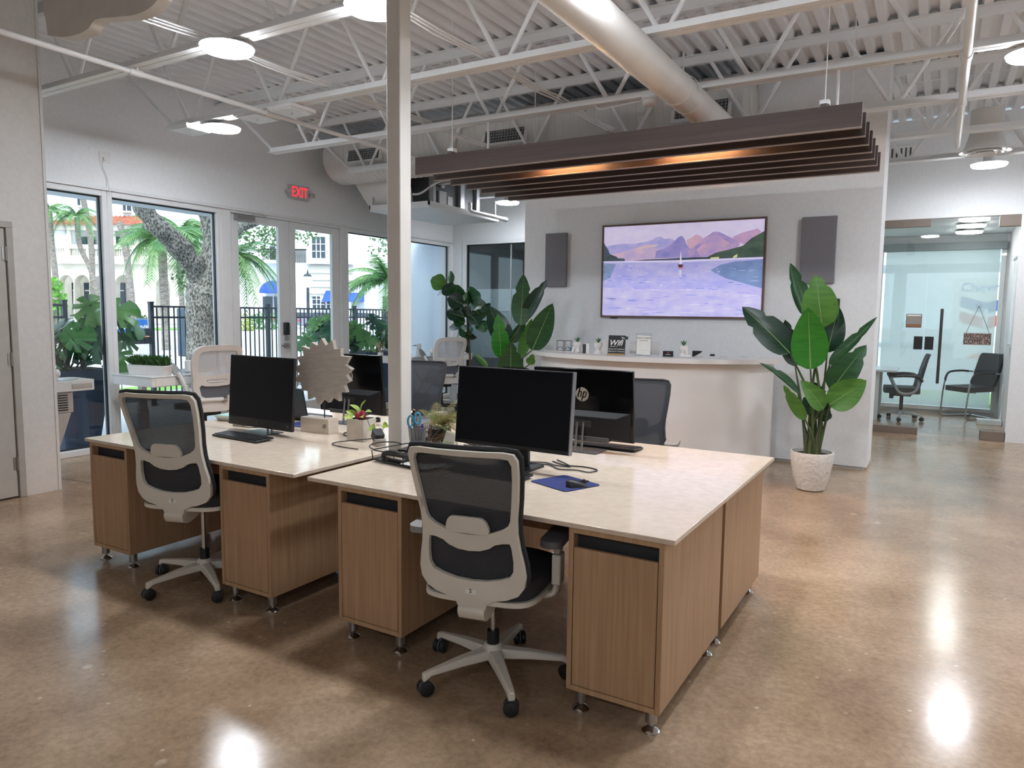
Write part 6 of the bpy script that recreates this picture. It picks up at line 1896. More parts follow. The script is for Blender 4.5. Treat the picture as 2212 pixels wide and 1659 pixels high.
P(t, 'top', MB().box(-1.9, 11.9, 0.73, -0.5, 12.8, 0.76), mat('office_top', 'c9cdd2', 0.3), world=True, bevel=0.004)
for xx in (-1.8, -0.75):
    for yy in (12.0, 12.7):
        P(t, 'leg', MB().box(xx - 0.025, yy - 0.025, 0, xx + 0.025, yy + 0.025, 0.73), FRAME, world=True)
# hung sign, plate, whiteboard
p1, p2 = at(2082, 719, Y=YB - 0.01), at(2140, 746, Y=YB - 0.01)
cup = at(2115, 661, Y=YB + 0.02)
t = T('welcome_sign', 'small wooden WELCOME COME IN sign hung on the office glass', 'sign', ((p1[0] + p2[0]) / 2, YB - 0.008, p2[2]))
SGW = mat('sign_wood', 'a08f86', 0.7, col2='8d7c74', scale=(4, 40, 40))
sw, sh = p2[0] - p1[0], p1[2] - p2[2]
P(t, 'board', MB().box(-sw / 2, -0.006, 0, sw / 2, 0.006, sh), SGW, bevel=0.001)
text('sign_words', 'WELCOME', 0.085, BPLA, t, (0, -0.0075, sh * 0.72), (pi / 2, 0, 0), sx=0.72)
text('sign_words', 'COME IN', 0.085, BPLA, t, (0, -0.0075, sh * 0.26), (pi / 2, 0, 0), sx=0.85)
P(t, 'scroll_mark', MB().box(-0.05, -0.0075, sh * 0.49, 0.05, -0.0062, sh * 0.505), BPLA, smooth=0)
o_ = Vector((cup[0] - (p1[0] + p2[0]) / 2, 0.0, cup[2] - p2[2]))
P(t, 'cord', MB().tube([(-sw * 0.42, 0, sh), o_], 0.003, 5).tube([(sw * 0.42, 0, sh), o_], 0.003, 5), mat('twine', '6b6258', 0.9))
P(t, 'suction_cup', MB().lathe([(0.035, -0.02), (0.02, -0.008), (0.012, 0.01)], o_ + Vector((0, 0.01, 0)), 20, axis=(0, -1, 0)), GLSC)
p1, p2 = at(1958, 678, Y=YB + 0.0), at(1990, 708, Y=YB + 0.0)
t = T('door_plate', 'brown and white name plate on the fixed office glass', 'sign', ((p1[0] + p2[0]) / 2, YB + 0.024, p2[2]))
w_, h_ = p2[0] - p1[0], p1[2] - p2[2]
P(t, 'plate', MB().box(-w_ / 2, -0.004, 0, w_ / 2, 0.004, h_), mat('plate_bronze', '6a5a50', 0.4), bevel=0.002)
P(t, 'insert', MB().box(-w_ / 2 + 0.008, -0.006, h_ * 0.25, w_ / 2 - 0.008, -0.004, h_ - 0.03), mat('plate_taupe', '9c928a', 0.5), smooth=0)
P(t, 'white_strip', MB().box(-w_ / 2 + 0.008, -0.006, h_ - 0.028, w_ / 2 - 0.008, -0.004, h_ - 0.008), PAPER, smooth=0)
P(t, 'orange_strip', MB().box(-w_ / 2 + 0.008, -0.006, 0.008, w_ / 2 - 0.008, -0.004, h_ * 0.23), mat('plate_orange', '9a6a4a', 0.5), smooth=0)
t = T('white_board', 'white board mounted on the office side wall', 'whiteboard', (0.85, 11.6, 1.15))
P(t, 'panel', MB().box(0.835, 11.0, 1.18, 0.858, 12.2, 2.33), mat('board_gloss', 'e3e8ea', 0.2), world=True, bevel=0.003)
P(t, 'edge_trim', MB().box(0.825, 10.98, 1.15, 0.858, 12.22, 1.18).box(0.825, 10.98, 2.33, 0.858, 12.22, 2.36), BRUSH, world=True)

# ================================================================ outside
GND = mat('pavement', 'c9cccf', 0.9, col2='b9bcc0', scale=(0.8, 0.8, 0.8))
struct('ground_outside', MB().box(-140, -40, -0.12, -7.9, 120, -0.05), GND, 'pale pavement and street outside the windows', smooth=0)
struct('ground_rear', MB().box(-7.9, 14.0, -0.12, 40, 120, -0.05), mat('asphalt_pale', 'b4b6b8', 0.9), 'pale street behind the office', smooth=0)
LAWN = mat('lawn', '7fae4a', 0.9, col2='6a9a3c', scale=(6, 6, 6), bump=0.5)
one('lawn_strip', MB().box(-13.6, 5.5, -0.06, -11.9, 10.6, 0.0), LAWN, 'strip of bright green lawn beyond the fence', 'lawn')
one('kerb_strip', MB().box(-11.9, 5.0, -0.06, -11.72, 20, 0.08), mat('kerb', 'a9adb2', 0.9), 'pale concrete kerb along the fence', 'kerb', bevel=0.01)
one('street_lawn', MB().box(-55, -10, -0.06, -50, 40, 0.02), LAWN, 'green verge in front of the arcade building', 'lawn')
# soffit and stucco wing of this building
sf = struct('trim_1', MB().box(-9.15, -4, 2.86, -7.9, 8.2, 3.1).box(-8.5, 8.2, 2.86, -7.9, 11.0, 3.1), mat('soffit', 'cfd6e2', 0.7), 'white soffit over the street windows', smooth=0)
STUC = mat('stucco', 'e2e9f4', 0.95, col2='d6deec', scale=(60, 60, 60), bump=0.8, bscale=70)
struct('wall_stucco', MB().box(-8.85, 10.95, -0.1, -7.66, 11.25, 4.2), STUC, 'pale blue stucco wing outside the corner window', smooth=0)

# fence with pickets
FENC = mat('fence_black', '1f2a36', 0.5)


def fence(y0, y1, lab):
    X = -11.0
    t = T('metal_fence', lab, 'fence', (X, (y0 + y1) / 2, -0.05), 0, 'dark metal picket fences')
    for z in (1.575, 1.40, 0.12):
        P(t, 'rail', MB().box(X - 0.018, y0, z - 0.02, X + 0.018, y1, z + 0.012), FENC, world=True, smooth=0)
    pk = None
    y = y0 + 0.1
    while y < y1 - 0.04:
        if pk is None:
            pk = P(t, 'picket', MB().box(X - 0.0095, y - 0.0095, 0.02, X + 0.0095, y + 0.0095, 1.575), FENC, world=True, smooth=0)
            yk = y
            o = pk
        else:
            o = pk.copy()
            C.objects.link(o)
            o.location = Vector(pk.location) + Vector((0, y - yk, 0))
        y += 0.1025
    y = y0
    while y <= y1 + 0.01:
        P(t, 'post', MB().box(X - 0.032, y - 0.032, -0.05, X + 0.032, y + 0.032, 1.63).box(X - 0.038, y - 0.038, 1.63, X + 0.038, y + 0.038, 1.65), FENC, world=True, smooth=0)
        y += (y1 - y0) / max(1, round((y1 - y0) / 2.4))
    return t


fence(7.11, 14.2, 'long dark picket fence across the double door view')
fence(2.6, 5.76, 'short dark picket fence at the far left window')
t = T('gate_latch', 'dark gate latch bar at the fence opening', 'gate latch', (-11.0, 7.0, 1.0))
P(t, 'bar', MB().box(-11.03, 6.72, 0.97, -10.97, 7.08, 1.08), FENC, world=True, bevel=0.006)
P(t, 'keeper', MB().cyl((-11.0, 7.02, 1.1), (-11.0, 7.02, 1.22), 0.05, n=12), FENC, world=True)
p = at(405, 700, X=-11.6)
t = T('utility_box', 'dark blue-grey box fixed behind the fence by the tree', 'utility box', (-11.5, p[1], 0.4))
P(t, 'case', MB().box(-0.12, -0.2, 0.3, 0.12, 0.2, 1.15), mat('box_blue', '3f5268', 0.5), bevel=0.02)
P(t, 'post', MB().box(-0.04, -0.04, -0.45, 0.04, 0.04, 0.3), FENC)
# yard sign
p = at(284, 712, X=-12.5)
t = T('yard_sign', 'blue and orange bank yard sign in the gate opening', 'sign', (-12.5, p[1], -0.05), math.radians(62))
P(t, 'panel', MB().box(-0.27, -0.01, 0.75, 0.27, 0.01, 1.4), mat('sign_white', 'f0f0f0', 0.5), smooth=0)
P(t, 'blue_field', MB().box(-0.265, -0.013, 1.12, 0.265, -0.0105, 1.395), mat('sign_blue', '2f6fc4', 0.5), smooth=0)
P(t, 'orange_band', MB().box(-0.265, -0.013, 0.99, 0.265, -0.0105, 1.12), mat('sign_orange', 'e58a5c', 0.5), smooth=0)
text('sign_words', 'PNC BANK', 0.105, PAPER, t, (0.03, -0.0145, 1.25), (pi / 2, 0, 0), bold=0.002)
P(t, 'round_mark', MB().cyl((-0.235, -0.0135, 1.25), (-0.235, -0.0150, 1.25), 0.03, n=16), mat('sign_orange', 'e58a5c'))
P(t, 'stake', MB().box(-0.2, -0.008, 0, -0.18, 0.008, 0.75).box(0.18, -0.008, 0, 0.2, 0.008, 0.75), BRUSH)


# monstera in big blue planters
def monstera(lab, loc, n, h, sp, seed, potc, planter=True):
    r = random.Random(seed)
    t = T('monstera_planter', lab, 'potted plant', loc)
    if planter:
        P(t, 'planter', MB().prism(rrect(-0.3, -0.3, 0.3, 0.3, 0.05), lambda u, v, hh: (u * (0.62 + 0.38 * hh / 0.85), v * (0.62 + 0.38 * hh / 0.85), hh), 0, 0.85).prism(rrect(-0.31, -0.31, 0.31, 0.31, 0.05), lambda u, v, hh: (u, v, hh), 0.85, 0.9), potc, bevel=0.006)
        P(t, 'soil', MB().box(-0.27, -0.27, 0.88, 0.27, 0.27, 0.905), SOIL)
    z0 = 0.9 if planter else 0.3
    MON = [mat('monstera_a', '4f8f4a', 0.3, col2='3d7a3e', scale=(5, 5, 5), trans=0.25), mat('monstera_b', '7ab060', 0.3, col2='609c50', scale=(5, 5, 5), trans=0.3), mat('monstera_c', '3a684a', 0.3, col2='2f5a3f', scale=(5, 5, 5), trans=0.15)]
    for i in range(n):
        a = r.uniform(0, 2 * pi)
        rad = r.uniform(0.1, sp)
        tip = Vector((rad * math.cos(a), rad * math.sin(a), z0 + r.uniform(0.15, h)))
        b = Vector((0.12 * math.cos(a + 1), 0.12 * math.sin(a + 1), z0))
        st_ = P(t, 'stalk', MB().tube(smoothc([b, (b + tip) / 2 + Vector((0, 0, 0.1)), tip], 5, False), 0.011, 6), STEM)
        # heart-shaped split leaf in a local plane
        S_ = r.uniform(0.16, 0.25)
        ol = []
        for q in range(-9, 10):
            th_ = q / 9 * pi * 0.93
            rr_ = S_ * (0.78 + 0.22 * math.cos(th_)) * (1.0 + 0.18 * math.cos(th_ * 0.5))
            ol.append((rr_ * math.sin(th_), rr_ * math.cos(th_)))
            if abs(q) < 8 and q % 2 == 0 and q != 0:
                th2 = (q + 0.35) / 9 * pi * 0.93
                ol.append((rr_ * 0.42 * math.sin(th2), rr_ * 0.42 * math.cos(th2)))
        ol.append((0, -S_ * 0.18))
        out_ = Vector((math.cos(a), math.sin(a), 0))
        fdir = (out_ * r.uniform(0.3, 0.9) + Vector((0.45, -0.5, 0.55))).normalized()
        up_ = (out_ * 0.5 + Vector((0, 0, r.uniform(-0.8, 0.6)))).normalized()
        sd_ = up_.cross(fdir).normalized()
        up_ = fdir.cross(sd_).normalized()
        fn = lambda u, v, hh: tip + sd_ * u + up_ * v + fdir * (hh - 0.9 * u * u - 0.5 * v * v)
        try:
            P(t, 'leaf', MB().prism(ol, fn, 0, 0.003), MON[i % 3], smooth=60)
        except Exception:
            pass
    return t


BLUEP = mat('blue_planter', '2c405f', 0.5, col2='263a58', scale=(3, 3, 3))
monstera('big monstera in a tall blue planter outside the left window', (-8.35, 4.42, -0.05), 26, 0.75, 0.62, 5, BLUEP)
monstera('monstera in a blue planter outside the window beside the column', (-8.45, 8.75, -0.05), 22, 0.55, 0.6, 9, BLUEP)
monstera('monstera in a blue planter outside near the double door', (-8.45, 9.55, -0.05), 16, 0.5, 0.5, 12, BLUEP)

# live oak
BARK = mat('oak_bark', '9a978f', 0.95, col2='45433f', scale=(38, 38, 22), bump=1.0, lo=0.42, hi=0.58, detail=8)
ok = T('oak_tree', 'big pale-barked oak with a leaning limb outside the left windows', 'tree', (-10.3, 7.6, -0.05))
tk = [at(*q, X=-10.3) for q in ((447, 800), (447, 720), (440, 660), (440, 615))]
rl = [at(*q, X=-10.3) for q in ((440, 625), (430, 590), (405, 555), (375, 520), (345, 495), (325, 470), (308, 440), (285, 400))]
rr2 = [at(*q, X=-10.2) for q in ((446, 640), (455, 590), (462, 540), (460, 490), (448, 450), (440, 400), (450, 330))]
ob = Vector((-10.3, 7.6, -0.05))


def trunk(pts, r0, r1, n=14, jit=0.06, seed=1):
    p_ = smoothc(pts, 6, False)
    mb = MB().tube(p_, [r0 + (r1 - r0) * i / (len(p_) - 1) for i in range(len(p_))], n)
    mb.v = [tuple(Vector(v) + jit * Vector((noise.noise(Vector(v) * 5), noise.noise(Vector(v) * 5 + Vector((9, 0, 0))), 0))) for v in mb.v]
    return mb


P(ok, 'trunk', trunk([tk[0] - ob - Vector((0, 0, 0.9))] + [q - ob for q in tk], 0.34, 0.27), BARK, smooth=60)
P(ok, 'limb', trunk([q - ob for q in rl], 0.19, 0.12, seed=2), BARK, smooth=60)
P(ok, 'limb', trunk([q - ob for q in rr2], 0.2, 0.15, seed=3), BARK, smooth=60)
P(ok, 'limb', trunk([at(*q, X=-10.3) - ob for q in ((456, 560), (490, 510), (520, 490), (560, 470), (610, 440))], 0.14, 0.08, seed=4), BARK, smooth=60)


def leafcloud(mb, c, r, n, s, rnd):
    c = Vector(c)
    for _ in range(n):
        d = Vector((rnd.gauss(0, 1), rnd.gauss(0, 1), rnd.gauss(0, 1)))
        d.normalize()
        p_ = c + Vector((d[0] * r[0], d[1] * r[1], d[2] * r[2])) * rnd.uniform(0.3, 1) ** 0.6
        a = Vector((rnd.gauss(0, 1), rnd.gauss(0, 1), rnd.gauss(0, 1))).normalized() * s
        b = a.cross(Vector((rnd.gauss(0, 1), rnd.gauss(0, 1), rnd.gauss(0, 1)))).normalized() * s * 0.45
        mb.add([p_ - a, p_ + b, p_ + a, p_ - b], [(0, 1, 2, 3)])
    return mb


r5 = random.Random(21)
OAKL = mat('oak_leaf', '6b8a5a', 0.6, col2='4f7046', scale=(3, 3, 3), trans=0.3)
fo = MB()
for px, py, X_, rad, n_ in ((540, 480, -11.5, 0.5, 260), (570, 520, -12.5, 0.55, 280), (600, 490, -12, 0.5, 240), (660, 500, -12, 0.4, 150), (420, 560, -11, 0.3, 120), (440, 590, -10.8, 0.28, 120), (400, 600, -11, 0.25, 90), (850, 520, -11, 0.5, 60), (820, 530, -11, 0.35, 50)):
    leafcloud(fo, at(px, py, X=X_) - ob, (rad, rad, rad * 0.8), n_, 0.05, r5)
leafcloud(fo, (0, 0, 6.5), (3.2, 3.2, 1.6), 1500, 0.09, r5)
fl_ = P(ok, 'foliage', fo, OAKL, smooth=0, fix=False)
fl_['kind'] = 'stuff'


# palms
PALM = [mat('palm_a', '5f8f55', 0.45, col2='4a7a48', scale=(3, 3, 3), trans=0.3), mat('palm_b', '86a869', 0.45, col2='6f9a5c', scale=(3, 3, 3), trans=0.3)]
PTR = mat('palm_trunk', '9a9088', 0.9, col2='6f675f', scale=(6, 6, 16), bump=0.6)


def frond(L, rnd, droop, spread=0.26, nl=26):
    mb = MB()
    pts = []
    for i in range(9):
        s = i / 8
        pts.append(Vector((L * s * (1 - 0.15 * s * droop), 0, L * (0.45 * s - droop * s * s * 0.85))))
    mb.tube(pts, [0.02 * (1 - 0.8 * i / 8) * L for i in range(9)], 4)
    for k_ in range(nl):
        s = 0.12 + 0.88 * k_ / (nl - 1)
        i = min(7, int(s * 8))
        f_ = s * 8 - i
        p_ = pts[i].lerp(pts[i + 1], f_)
        tn = (pts[i + 1] - pts[i]).normalized()
        ln = L * spread * (1.15 - 0.75 * abs(s - 0.45))
        for sd in (-1, 1):
            e = p_ + (tn * 0.75 + Vector((0, sd, -0.35 - 0.5 * rnd.random()))).normalized() * ln
            u_ = tn * 0.017 * L
            mb.add([p_ - u_, p_ + u_, e], [(0, 1, 2)])
    return mb


def palm(lab, pts, r0, top, L, nf, seed, tr=True, droop=0.9, mi=0):
    rnd = random.Random(seed)
    b = Vector(pts[0])
    t = T('palm_tree', lab, 'palm tree', b, 0, 'palm trees along the street')
    if tr:
        P(t, 'trunk', MB().tube(smoothc([Vector(p_) - b for p_ in pts], 5, False), r0 * 0.62, 8), PTR)
    tp_ = Vector(top) - b
    for i in range(nf):
        o = P(t, 'frond', frond(L * rnd.uniform(0.85, 1.1), rnd, droop * rnd.uniform(0.6, 1.25)), PALM[(i + mi) % 2], smooth=0, fix=False)
        o.location = tp_
        o.rotation_euler = (0, -rnd.uniform(-0.35, 0.75), 2 * pi * i / nf + rnd.uniform(-0.2, 0.2))
    return t


def far(px, py, D):
    """point at horizontal distance D along the camera heading"""
    d = ray(px, py)
    hd = Vector((-math.sin(YAW), math.cos(YAW), 0))
    return CAM + d * (D / d.dot(hd))


def ground(px, D, z=-0.05):
    p_ = far(px, 690, D)
    return Vector((p_[0], p_[1], z))


palm('slim palm with a short crown at the far left window edge', [ground(125, 45), far(122, 620, 45), far(112, 530, 45), far(106, 455, 45)], 0.28, far(106, 452, 45), 1.5, 16, 1, droop=1.3)
palm('slim palm with the crown centred in the left window', [ground(218, 45), far(212, 640, 45), far(195, 580, 45), far(172, 530, 45), far(166, 470, 45)], 0.24, far(164, 466, 45), 1.7, 18, 2, droop=1.2, mi=1)
palm('bare grey palm trunk crossing the left window', [ground(199, 50), far(200, 620, 50), far(196, 520, 50), far(178, 420, 50)], 0.3, far(178, 395, 50), 1.8, 14, 3)
palm('curved grey palm trunk behind the yard sign', [ground(288, 42), far(284, 640, 42), far(272, 540, 42), far(258, 480, 42)], 0.3, far(250, 400, 42), 1.8, 14, 4)
palm('leafy date palm with ringed trunk left of the oak', [ground(357, 28), far(355, 640, 28), far(350, 540, 28)], 0.26, far(355, 520, 28), 2.0, 40, 5, droop=1.1)
palm('leafy palm partly behind the oak trunk', [ground(395, 34), far(392, 640, 34), far(385, 560, 34)], 0.2, far(390, 505, 34), 2.1, 36, 6, droop=1.1, mi=1)
palm('drooping green palm at the left door pane', [ground(505, 16), far(505, 560, 16)], 0.1, far(500, 560, 16), 1.2, 30, 7, droop=1.3, mi=1)
palm('fan of green palm fronds beside the column window', [ground(830, 17), far(832, 640, 17)], 0.1, far(838, 612, 17), 1.2, 36, 8, droop=1.0, mi=1)
# shrubs
for i, (px, py, D, r_, n_, lab) in enumerate(((115, 650, 30, (0.5, 0.5, 1.0), 260, 'tall green shrub at the far left window edge'), (575, 697, 60, (2.2, 1.0, 0.9), 420, 'clipped green hedge seen through the left door leaf'), (528, 700, 55, (0.7, 0.7, 0.9), 160, 'yellow-green bush seen through the left door leaf'), (275, 686, 62, (2.5, 1, 0.5), 240, 'low dark hedge under the arcade windows'), (290, 690, 66, (1.2, 1, 0.7), 120, 'small dark bush beside the yard sign'))):
    p_ = far(px, py, D)
    t = T('street_shrub', lab, 'shrub', (p_[0], p_[1], -0.05))
    mb = leafcloud(MB(), (0, 0, p_[2] + 0.05), r_, n_, 0.16, r5)
    o = P(t, 'foliage', mb, mat('shrub_%d' % i, ('6fae3f', '5d9050', 'a9b43e', '3f5a3c', '3f5a3c')[i], 0.6, trans=0.25), smooth=0, fix=False)
    o['kind'] = 'stuff'
    P(t, 'stems', MB().cyl((0, 0, 0), (0, 0, p_[2]), 0.08, n=6).cyl((0.2, 0, 0), (0.1, 0, p_[2]), 0.06, n=6), PTR)

# street lamp
p_ = ground(666, 55)
t = T('street_lamp', 'black street lamp with a pale globe seen through the door', 'street lamp', p_)
hz = far(666, 620, 55)[2]
P(t, 'post', MB().tube([(0, 0, 0), (0, 0, 0.5), (0, 0, hz)], [0.2, 0.13, 0.1], 10), mat('lamp_black', '2b3440', 0.5))
P(t, 'globe', MB().lathe([(0.16, hz), (0.34, hz + 0.35), (0.36, hz + 0.7), (0.28, hz + 0.85)], n=16), mat('globe', 'e6e9ea', 0.3))
P(t, 'finial', MB().lathe([(0.34, hz + 0.85), (0.22, hz + 1.0), (0.08, hz + 1.05), (0.02, hz + 1.35)], n=14), mat('lamp_black', '2b3440'))
# parked cars
for i, (px, py, D, c_, rz, lab) in enumerate(((706, 690, 62, '8f93a3', 0.05, 'grey parked car with red tail lights beyond the fence'), (790, 686, 70, 'd9dadd', 0.2, 'white parked car behind the palm beyond the fence'), (650, 692, 66, '8a9099', -0.1, 'dark grey parked car at the left beyond the fence'))):
    p_ = ground(px, D)
    t = T('parked_car', lab, 'car', p_, YAW + rz)
    cm = mat('car_paint%d' % i, c_, 0.3, 0.3)
    P(t, 'body', MB().prism([(-2.2, 0.3), (2.2, 0.3), (2.25, 0.75), (2.1, 0.95), (-2.1, 0.98), (-2.25, 0.7)], lambda u, v, hh: (u, hh, v), -0.85, 0.85), cm, bevel=0.08, seg=3)
    P(t, 'cabin', MB().prism([(-1.5, 0.95), (1.3, 0.95), (0.8, 1.42), (-1.0, 1.45)], lambda u, v, hh: (u, hh * (1 - 0.3 * (v - 0.95)), v), -0.78, 0.78), mat('car_glass', '39424d', 0.15), bevel=0.06)
    for x_ in (-1.35, 1.4):
        for y_ in (-0.87, 0.72):
            P(t, 'wheel', MB().cyl((x_, y_, 0.32), (x_, y_ + 0.15, 0.32), 0.32, n=20), BPLA)
    P(t, 'tail_light', MB().box(-2.25, -0.87, 0.7, -1.95, -0.8, 0.85), mat('tail_red', 'd0404a', 0.4))


# ---------------------------------------------------------------- far buildings (local frame: u right, v up, w toward camera)
def facade(name, lab, D, ref_px):
    o = far(ref_px, 690, D)
    t = T(name, lab, 'building', (o[0], o[1], -0.05), YAW)

    def uvp(px, py):
        q = far(px, py, D) - Vector((o[0], o[1], -0.05))
        return q.dot(rt), q[2]
    return t, uvp


IVORY = mat('ivory_stone', 'e0d9cc', 0.9, col2='cfc6b6', scale=(0.7, 0.7, 0.9))
WHITEB = mat('white_render', 'e9ecef', 0.9, scale=(0.3, 0.3, 0.3))
TILE = mat('clay_tile', 'b5735a', 0.8, col2='a05f49', scale=(2, 2, 2))
DGL = mat('dark_window', '34424f', 0.15)
SHUT = mat('green_shutter', '4d6a68', 0.7)
bA, ua = facade('arcade_building', 'ivory building with arches, balcony and tiled roof across the street', 75, 220)


def rect(t, name, ufn, x0, y0, x1, y1, m_, w0, w1, sub=None, bev=0):
    a, b = ufn(x0, y0), ufn(x1, y1)
    o = MB().box(a[0], -w1, a[1], b[0], -w0, b[1])
    return build(o, name, m_, sub or t, smooth=0, bevel=bev)


# arcade wall with arched openings cut out
arch = [(149, 620, 32), (183, 620, 32), (222, 620, 30), (272, 622, 36), (357, 625, 30), (120, 620, 24)]
holes = []
for cx_, sy, wd in arch:
    pts = [(cx_ + wd / 2, 690), (cx_ + wd / 2, sy - 8)]
    for q in range(1, 9):
        a = pi * q / 9
        pts.append((cx_ + wd / 2 * math.cos(a), sy - 8 - wd * 0.55 * math.sin(a)))
    pts += [(cx_ - wd / 2, sy - 8), (cx_ - wd / 2, 690)]
    holes.append([ua(*q) for q in pts])
out_ = [ua(40, 700), ua(400, 700), ua(400, 565), ua(40, 568)]
P(bA, 'arcade_wall', MB().plate(out_, holes, lambda u, v, w_: (u, w_, v), 1.0, 5.0), IVORY, smooth=0)
rect(bA, 'arcade_back', ua, 40, 702, 400, 566, IVORY, -4.2, -3.6)
for cx_, sy, wd in arch:
    g_ = rect(bA, 'arched_window', ua, cx_ - wd * 0.2, 690, cx_ + wd * 0.28, sy - 12, DGL, -3.6, -3.4)
    rect(bA, 'window_bar', ua, cx_ - wd * 0.2, sy + 4, cx_ + wd * 0.28, sy + 7, IVORY, -3.4, -3.3, g_)
rect(bA, 'cornice', ua, 40, 570, 405, 556, IVORY, 0.4, 1.0, bev=0.1)
rect(bA, 'balcony_rail', ua, 40, 537, 400, 532, IVORY, 0.3, 0.8)
for q in range(60):
    x_ = 100 + q * 5
    a, b = ua(x_, 556), ua(x_, 537)
    P(bA, 'baluster', MB().lathe([(0.05, a[1]), (0.1, a[1] + 0.3), (0.05, b[1])], (a[0], -0.55, 0), 6), IVORY)
for x_ in (108, 156, 202, 250, 300, 345):
    rect(bA, 'pedestal', ua, x_ - 5, 557, x_ + 5, 531, IVORY, 0.2, 0.9)
    a, b = ua(x_, 532), ua(x_, 490)
    P(bA, 'balcony_column', MB().cyl((a[0], -0.4, a[1]), (a[0], -0.4, b[1]), 0.26, 0.22, n=12), IVORY)
rect(bA, 'balcony_beam', ua, 40, 497, 320, 489, IVORY, 0.0, 0.8)
rect(bA, 'upper_wall', ua, 40, 560, 330, 380, WHITEB, -3.2, -2.6)
rect(bA, 'upper_block', ua, 60, 470, 330, 250, WHITEB, -2.5, -1.5)
for q in range(22):
    x_ = 112 + q * 9.2
    s_ = MB()
    a, b, c_ = ua(x_, 488), ua(x_ + 9.2, 488), ua(x_, 470 if q > 6 else 478)
    s_.add([(a[0], -1.2, a[1]), (b[0], -1.2, b[1]), (b[0], 1.4, c_[1] + 0.2), (a[0], 1.4, c_[1] + 0.2), ((a[0] + b[0]) / 2, -1.2, a[1] + 0.22), ((a[0] + b[0]) / 2, 1.4, c_[1] + 0.42)], [(0, 4, 5, 3), (4, 1, 2, 5), (0, 1, 4), (3, 5, 2)])
    P(bA, 'roof_tile', s_, TILE, smooth=0, fix=False)
rect(bA, 'parapet', ua, 300, 470, 380, 380, WHITEB, -2.5, -1.6)
for x_ in (150, 168, 188, 213, 225):
    rect(bA, 'shutter_door', ua, x_ - 5, 535, x_ + 6, 506, SHUT, -2.6, -2.45)
for x_, y_ in ((202, 452), (258, 452), (158, 440)):
    w1 = rect(bA, 'upper_window', ua, x_ - 8, y_, x_ + 8, y_ - 18, DGL, -1.5, -1.38)
    rect(bA, 'window_sill', ua, x_ - 10, y_ + 4, x_ + 10, y_, IVORY, -1.4, -1.1, w1)
    rect(bA, 'mullion', ua, x_ - 0.6, y_, x_ + 0.6, y_ - 18, IVORY, -1.38, -1.3, w1)
# person on the balcony
pb = far(145, 533, 75)
t = T('person', 'person in a pale top standing on the arcade balcony', 'person', pb - Vector((0, 0, 1.05)), YAW)
pm = MB().tube([(0, 0, 0.02), (0, 0, 0.85), (0, 0, 1.1), (0, 0, 1.38), (0, 0, 1.48), (0, 0, 1.52)], [0.12, 0.16, 0.17, 0.2, 0.09, 0.055], 10).ell((0, 0, 1.63), (0.085, 0.1, 0.125), 12).tube([(-0.19, 0, 1.38), (-0.26, -0.05, 1.12), (-0.15, -0.28, 1.1)], [0.055, 0.045, 0.035], 7).tube([(0.19, 0, 1.38), (0.26, -0.05, 1.12), (0.15, -0.28, 1.1)], [0.055, 0.045, 0.035], 7)
P(t, 'body', pm, mat('pale_shirt', 'd9c9c4', 0.8), smooth=60)
P(t, 'hair', MB().ell((0, 0.02, 1.67), (0.1, 0.11, 0.11), 10), mat('dark_hair', '26221f', 0.7))

# white building on the right
bB, ub = facade('corner_building', 'white building with blue awnings across the street', 72, 690)
rect(bB, 'wall', ub, 440, 705, 812, 330, WHITEB, -6, -1.2)
rect(bB, 'wing', ub, 628, 705, 812, 330, WHITEB, -1.5, -0.4)
P(bB, 'stone_band', MB().box(ub(666, 640)[0], 0.2, ub(666, 640)[1], ub(760, 572)[0], 0.4, ub(666, 572)[1]), mat('band_stone', 'd8d2c9', 0.9), smooth=0)
for q in range(5):
    rect(bB, 'stone_course', ub, 666, 575 + q * 15, 762, 574 + q * 15, mat('course', 'bdb6ac', 0.9), -0.18, -0.1)
rect(bB, 'cornice', ub, 660, 570, 762, 564, WHITEB, -0.3, 0.3)


def bwin(x0, y0, x1, y1, nx, ny):
    w1 = rect(bB, 'window', ub, x0, y1, x1, y0, DGL, -0.38, -0.25)
    for q in range(1, nx):
        x_ = x0 + (x1 - x0) * q / nx
        rect(bB, 'window_bar', ub, x_ - 0.6, y1, x_ + 0.6, y0, WHITEB, -0.25, -0.18, w1)
    for q in range(1, ny):
        y_ = y0 + (y1 - y0) * q / ny
        rect(bB, 'window_bar', ub, x0, y_ + 0.6, x1, y_ - 0.6, WHITEB, -0.25, -0.18, w1)
    rect(bB, 'window_sill', ub, x0 - 2, y1 + 4, x1 + 2, y1, WHITEB, -0.35, 0.1, w1)


bwin(673, 511, 700, 558, 3, 3)
bwin(674, 625, 700, 668, 3, 4)
bwin(705, 625, 720, 668, 2, 4)
rect(bB, 'paper_notice', ub, 691, 652, 699, 640, PAPER, -0.18, -0.15)
for x0, y0, x1, y1 in ((575, 530, 586, 560), (592, 528, 604, 560), (560, 640, 580, 690), (585, 640, 606, 690)):
    rect(bB, 'dark_opening', ub, x0, y1, x1, y0, DGL, -1.2, -1.1)
rect(bB, 'balcony_slab', ub, 566, 568, 610, 562, WHITEB, -1.2, 0.2)
for q in range(14):
    rect(bB, 'balcony_bar', ub, 568 + q * 3, 562, 568.7 + q * 3, 538, BPLA, 0.0, 0.06)
rect(bB, 'balcony_rail', ub, 566, 540, 662, 538, BPLA, 0.0, 0.08)
for q in range(12):
    rect(bB, 'balcony_bar', ub, 640 + q * 2, 568, 640.6 + q * 2, 540, BPLA, 0.3, 0.36)
AWN = mat('awning_blue', '2f58b8', 0.7)
a = [ub(578 + 28 * math.cos(pi * q / 12) + 14, 633 - 26 * math.sin(pi * q / 12)) for q in range(13)]
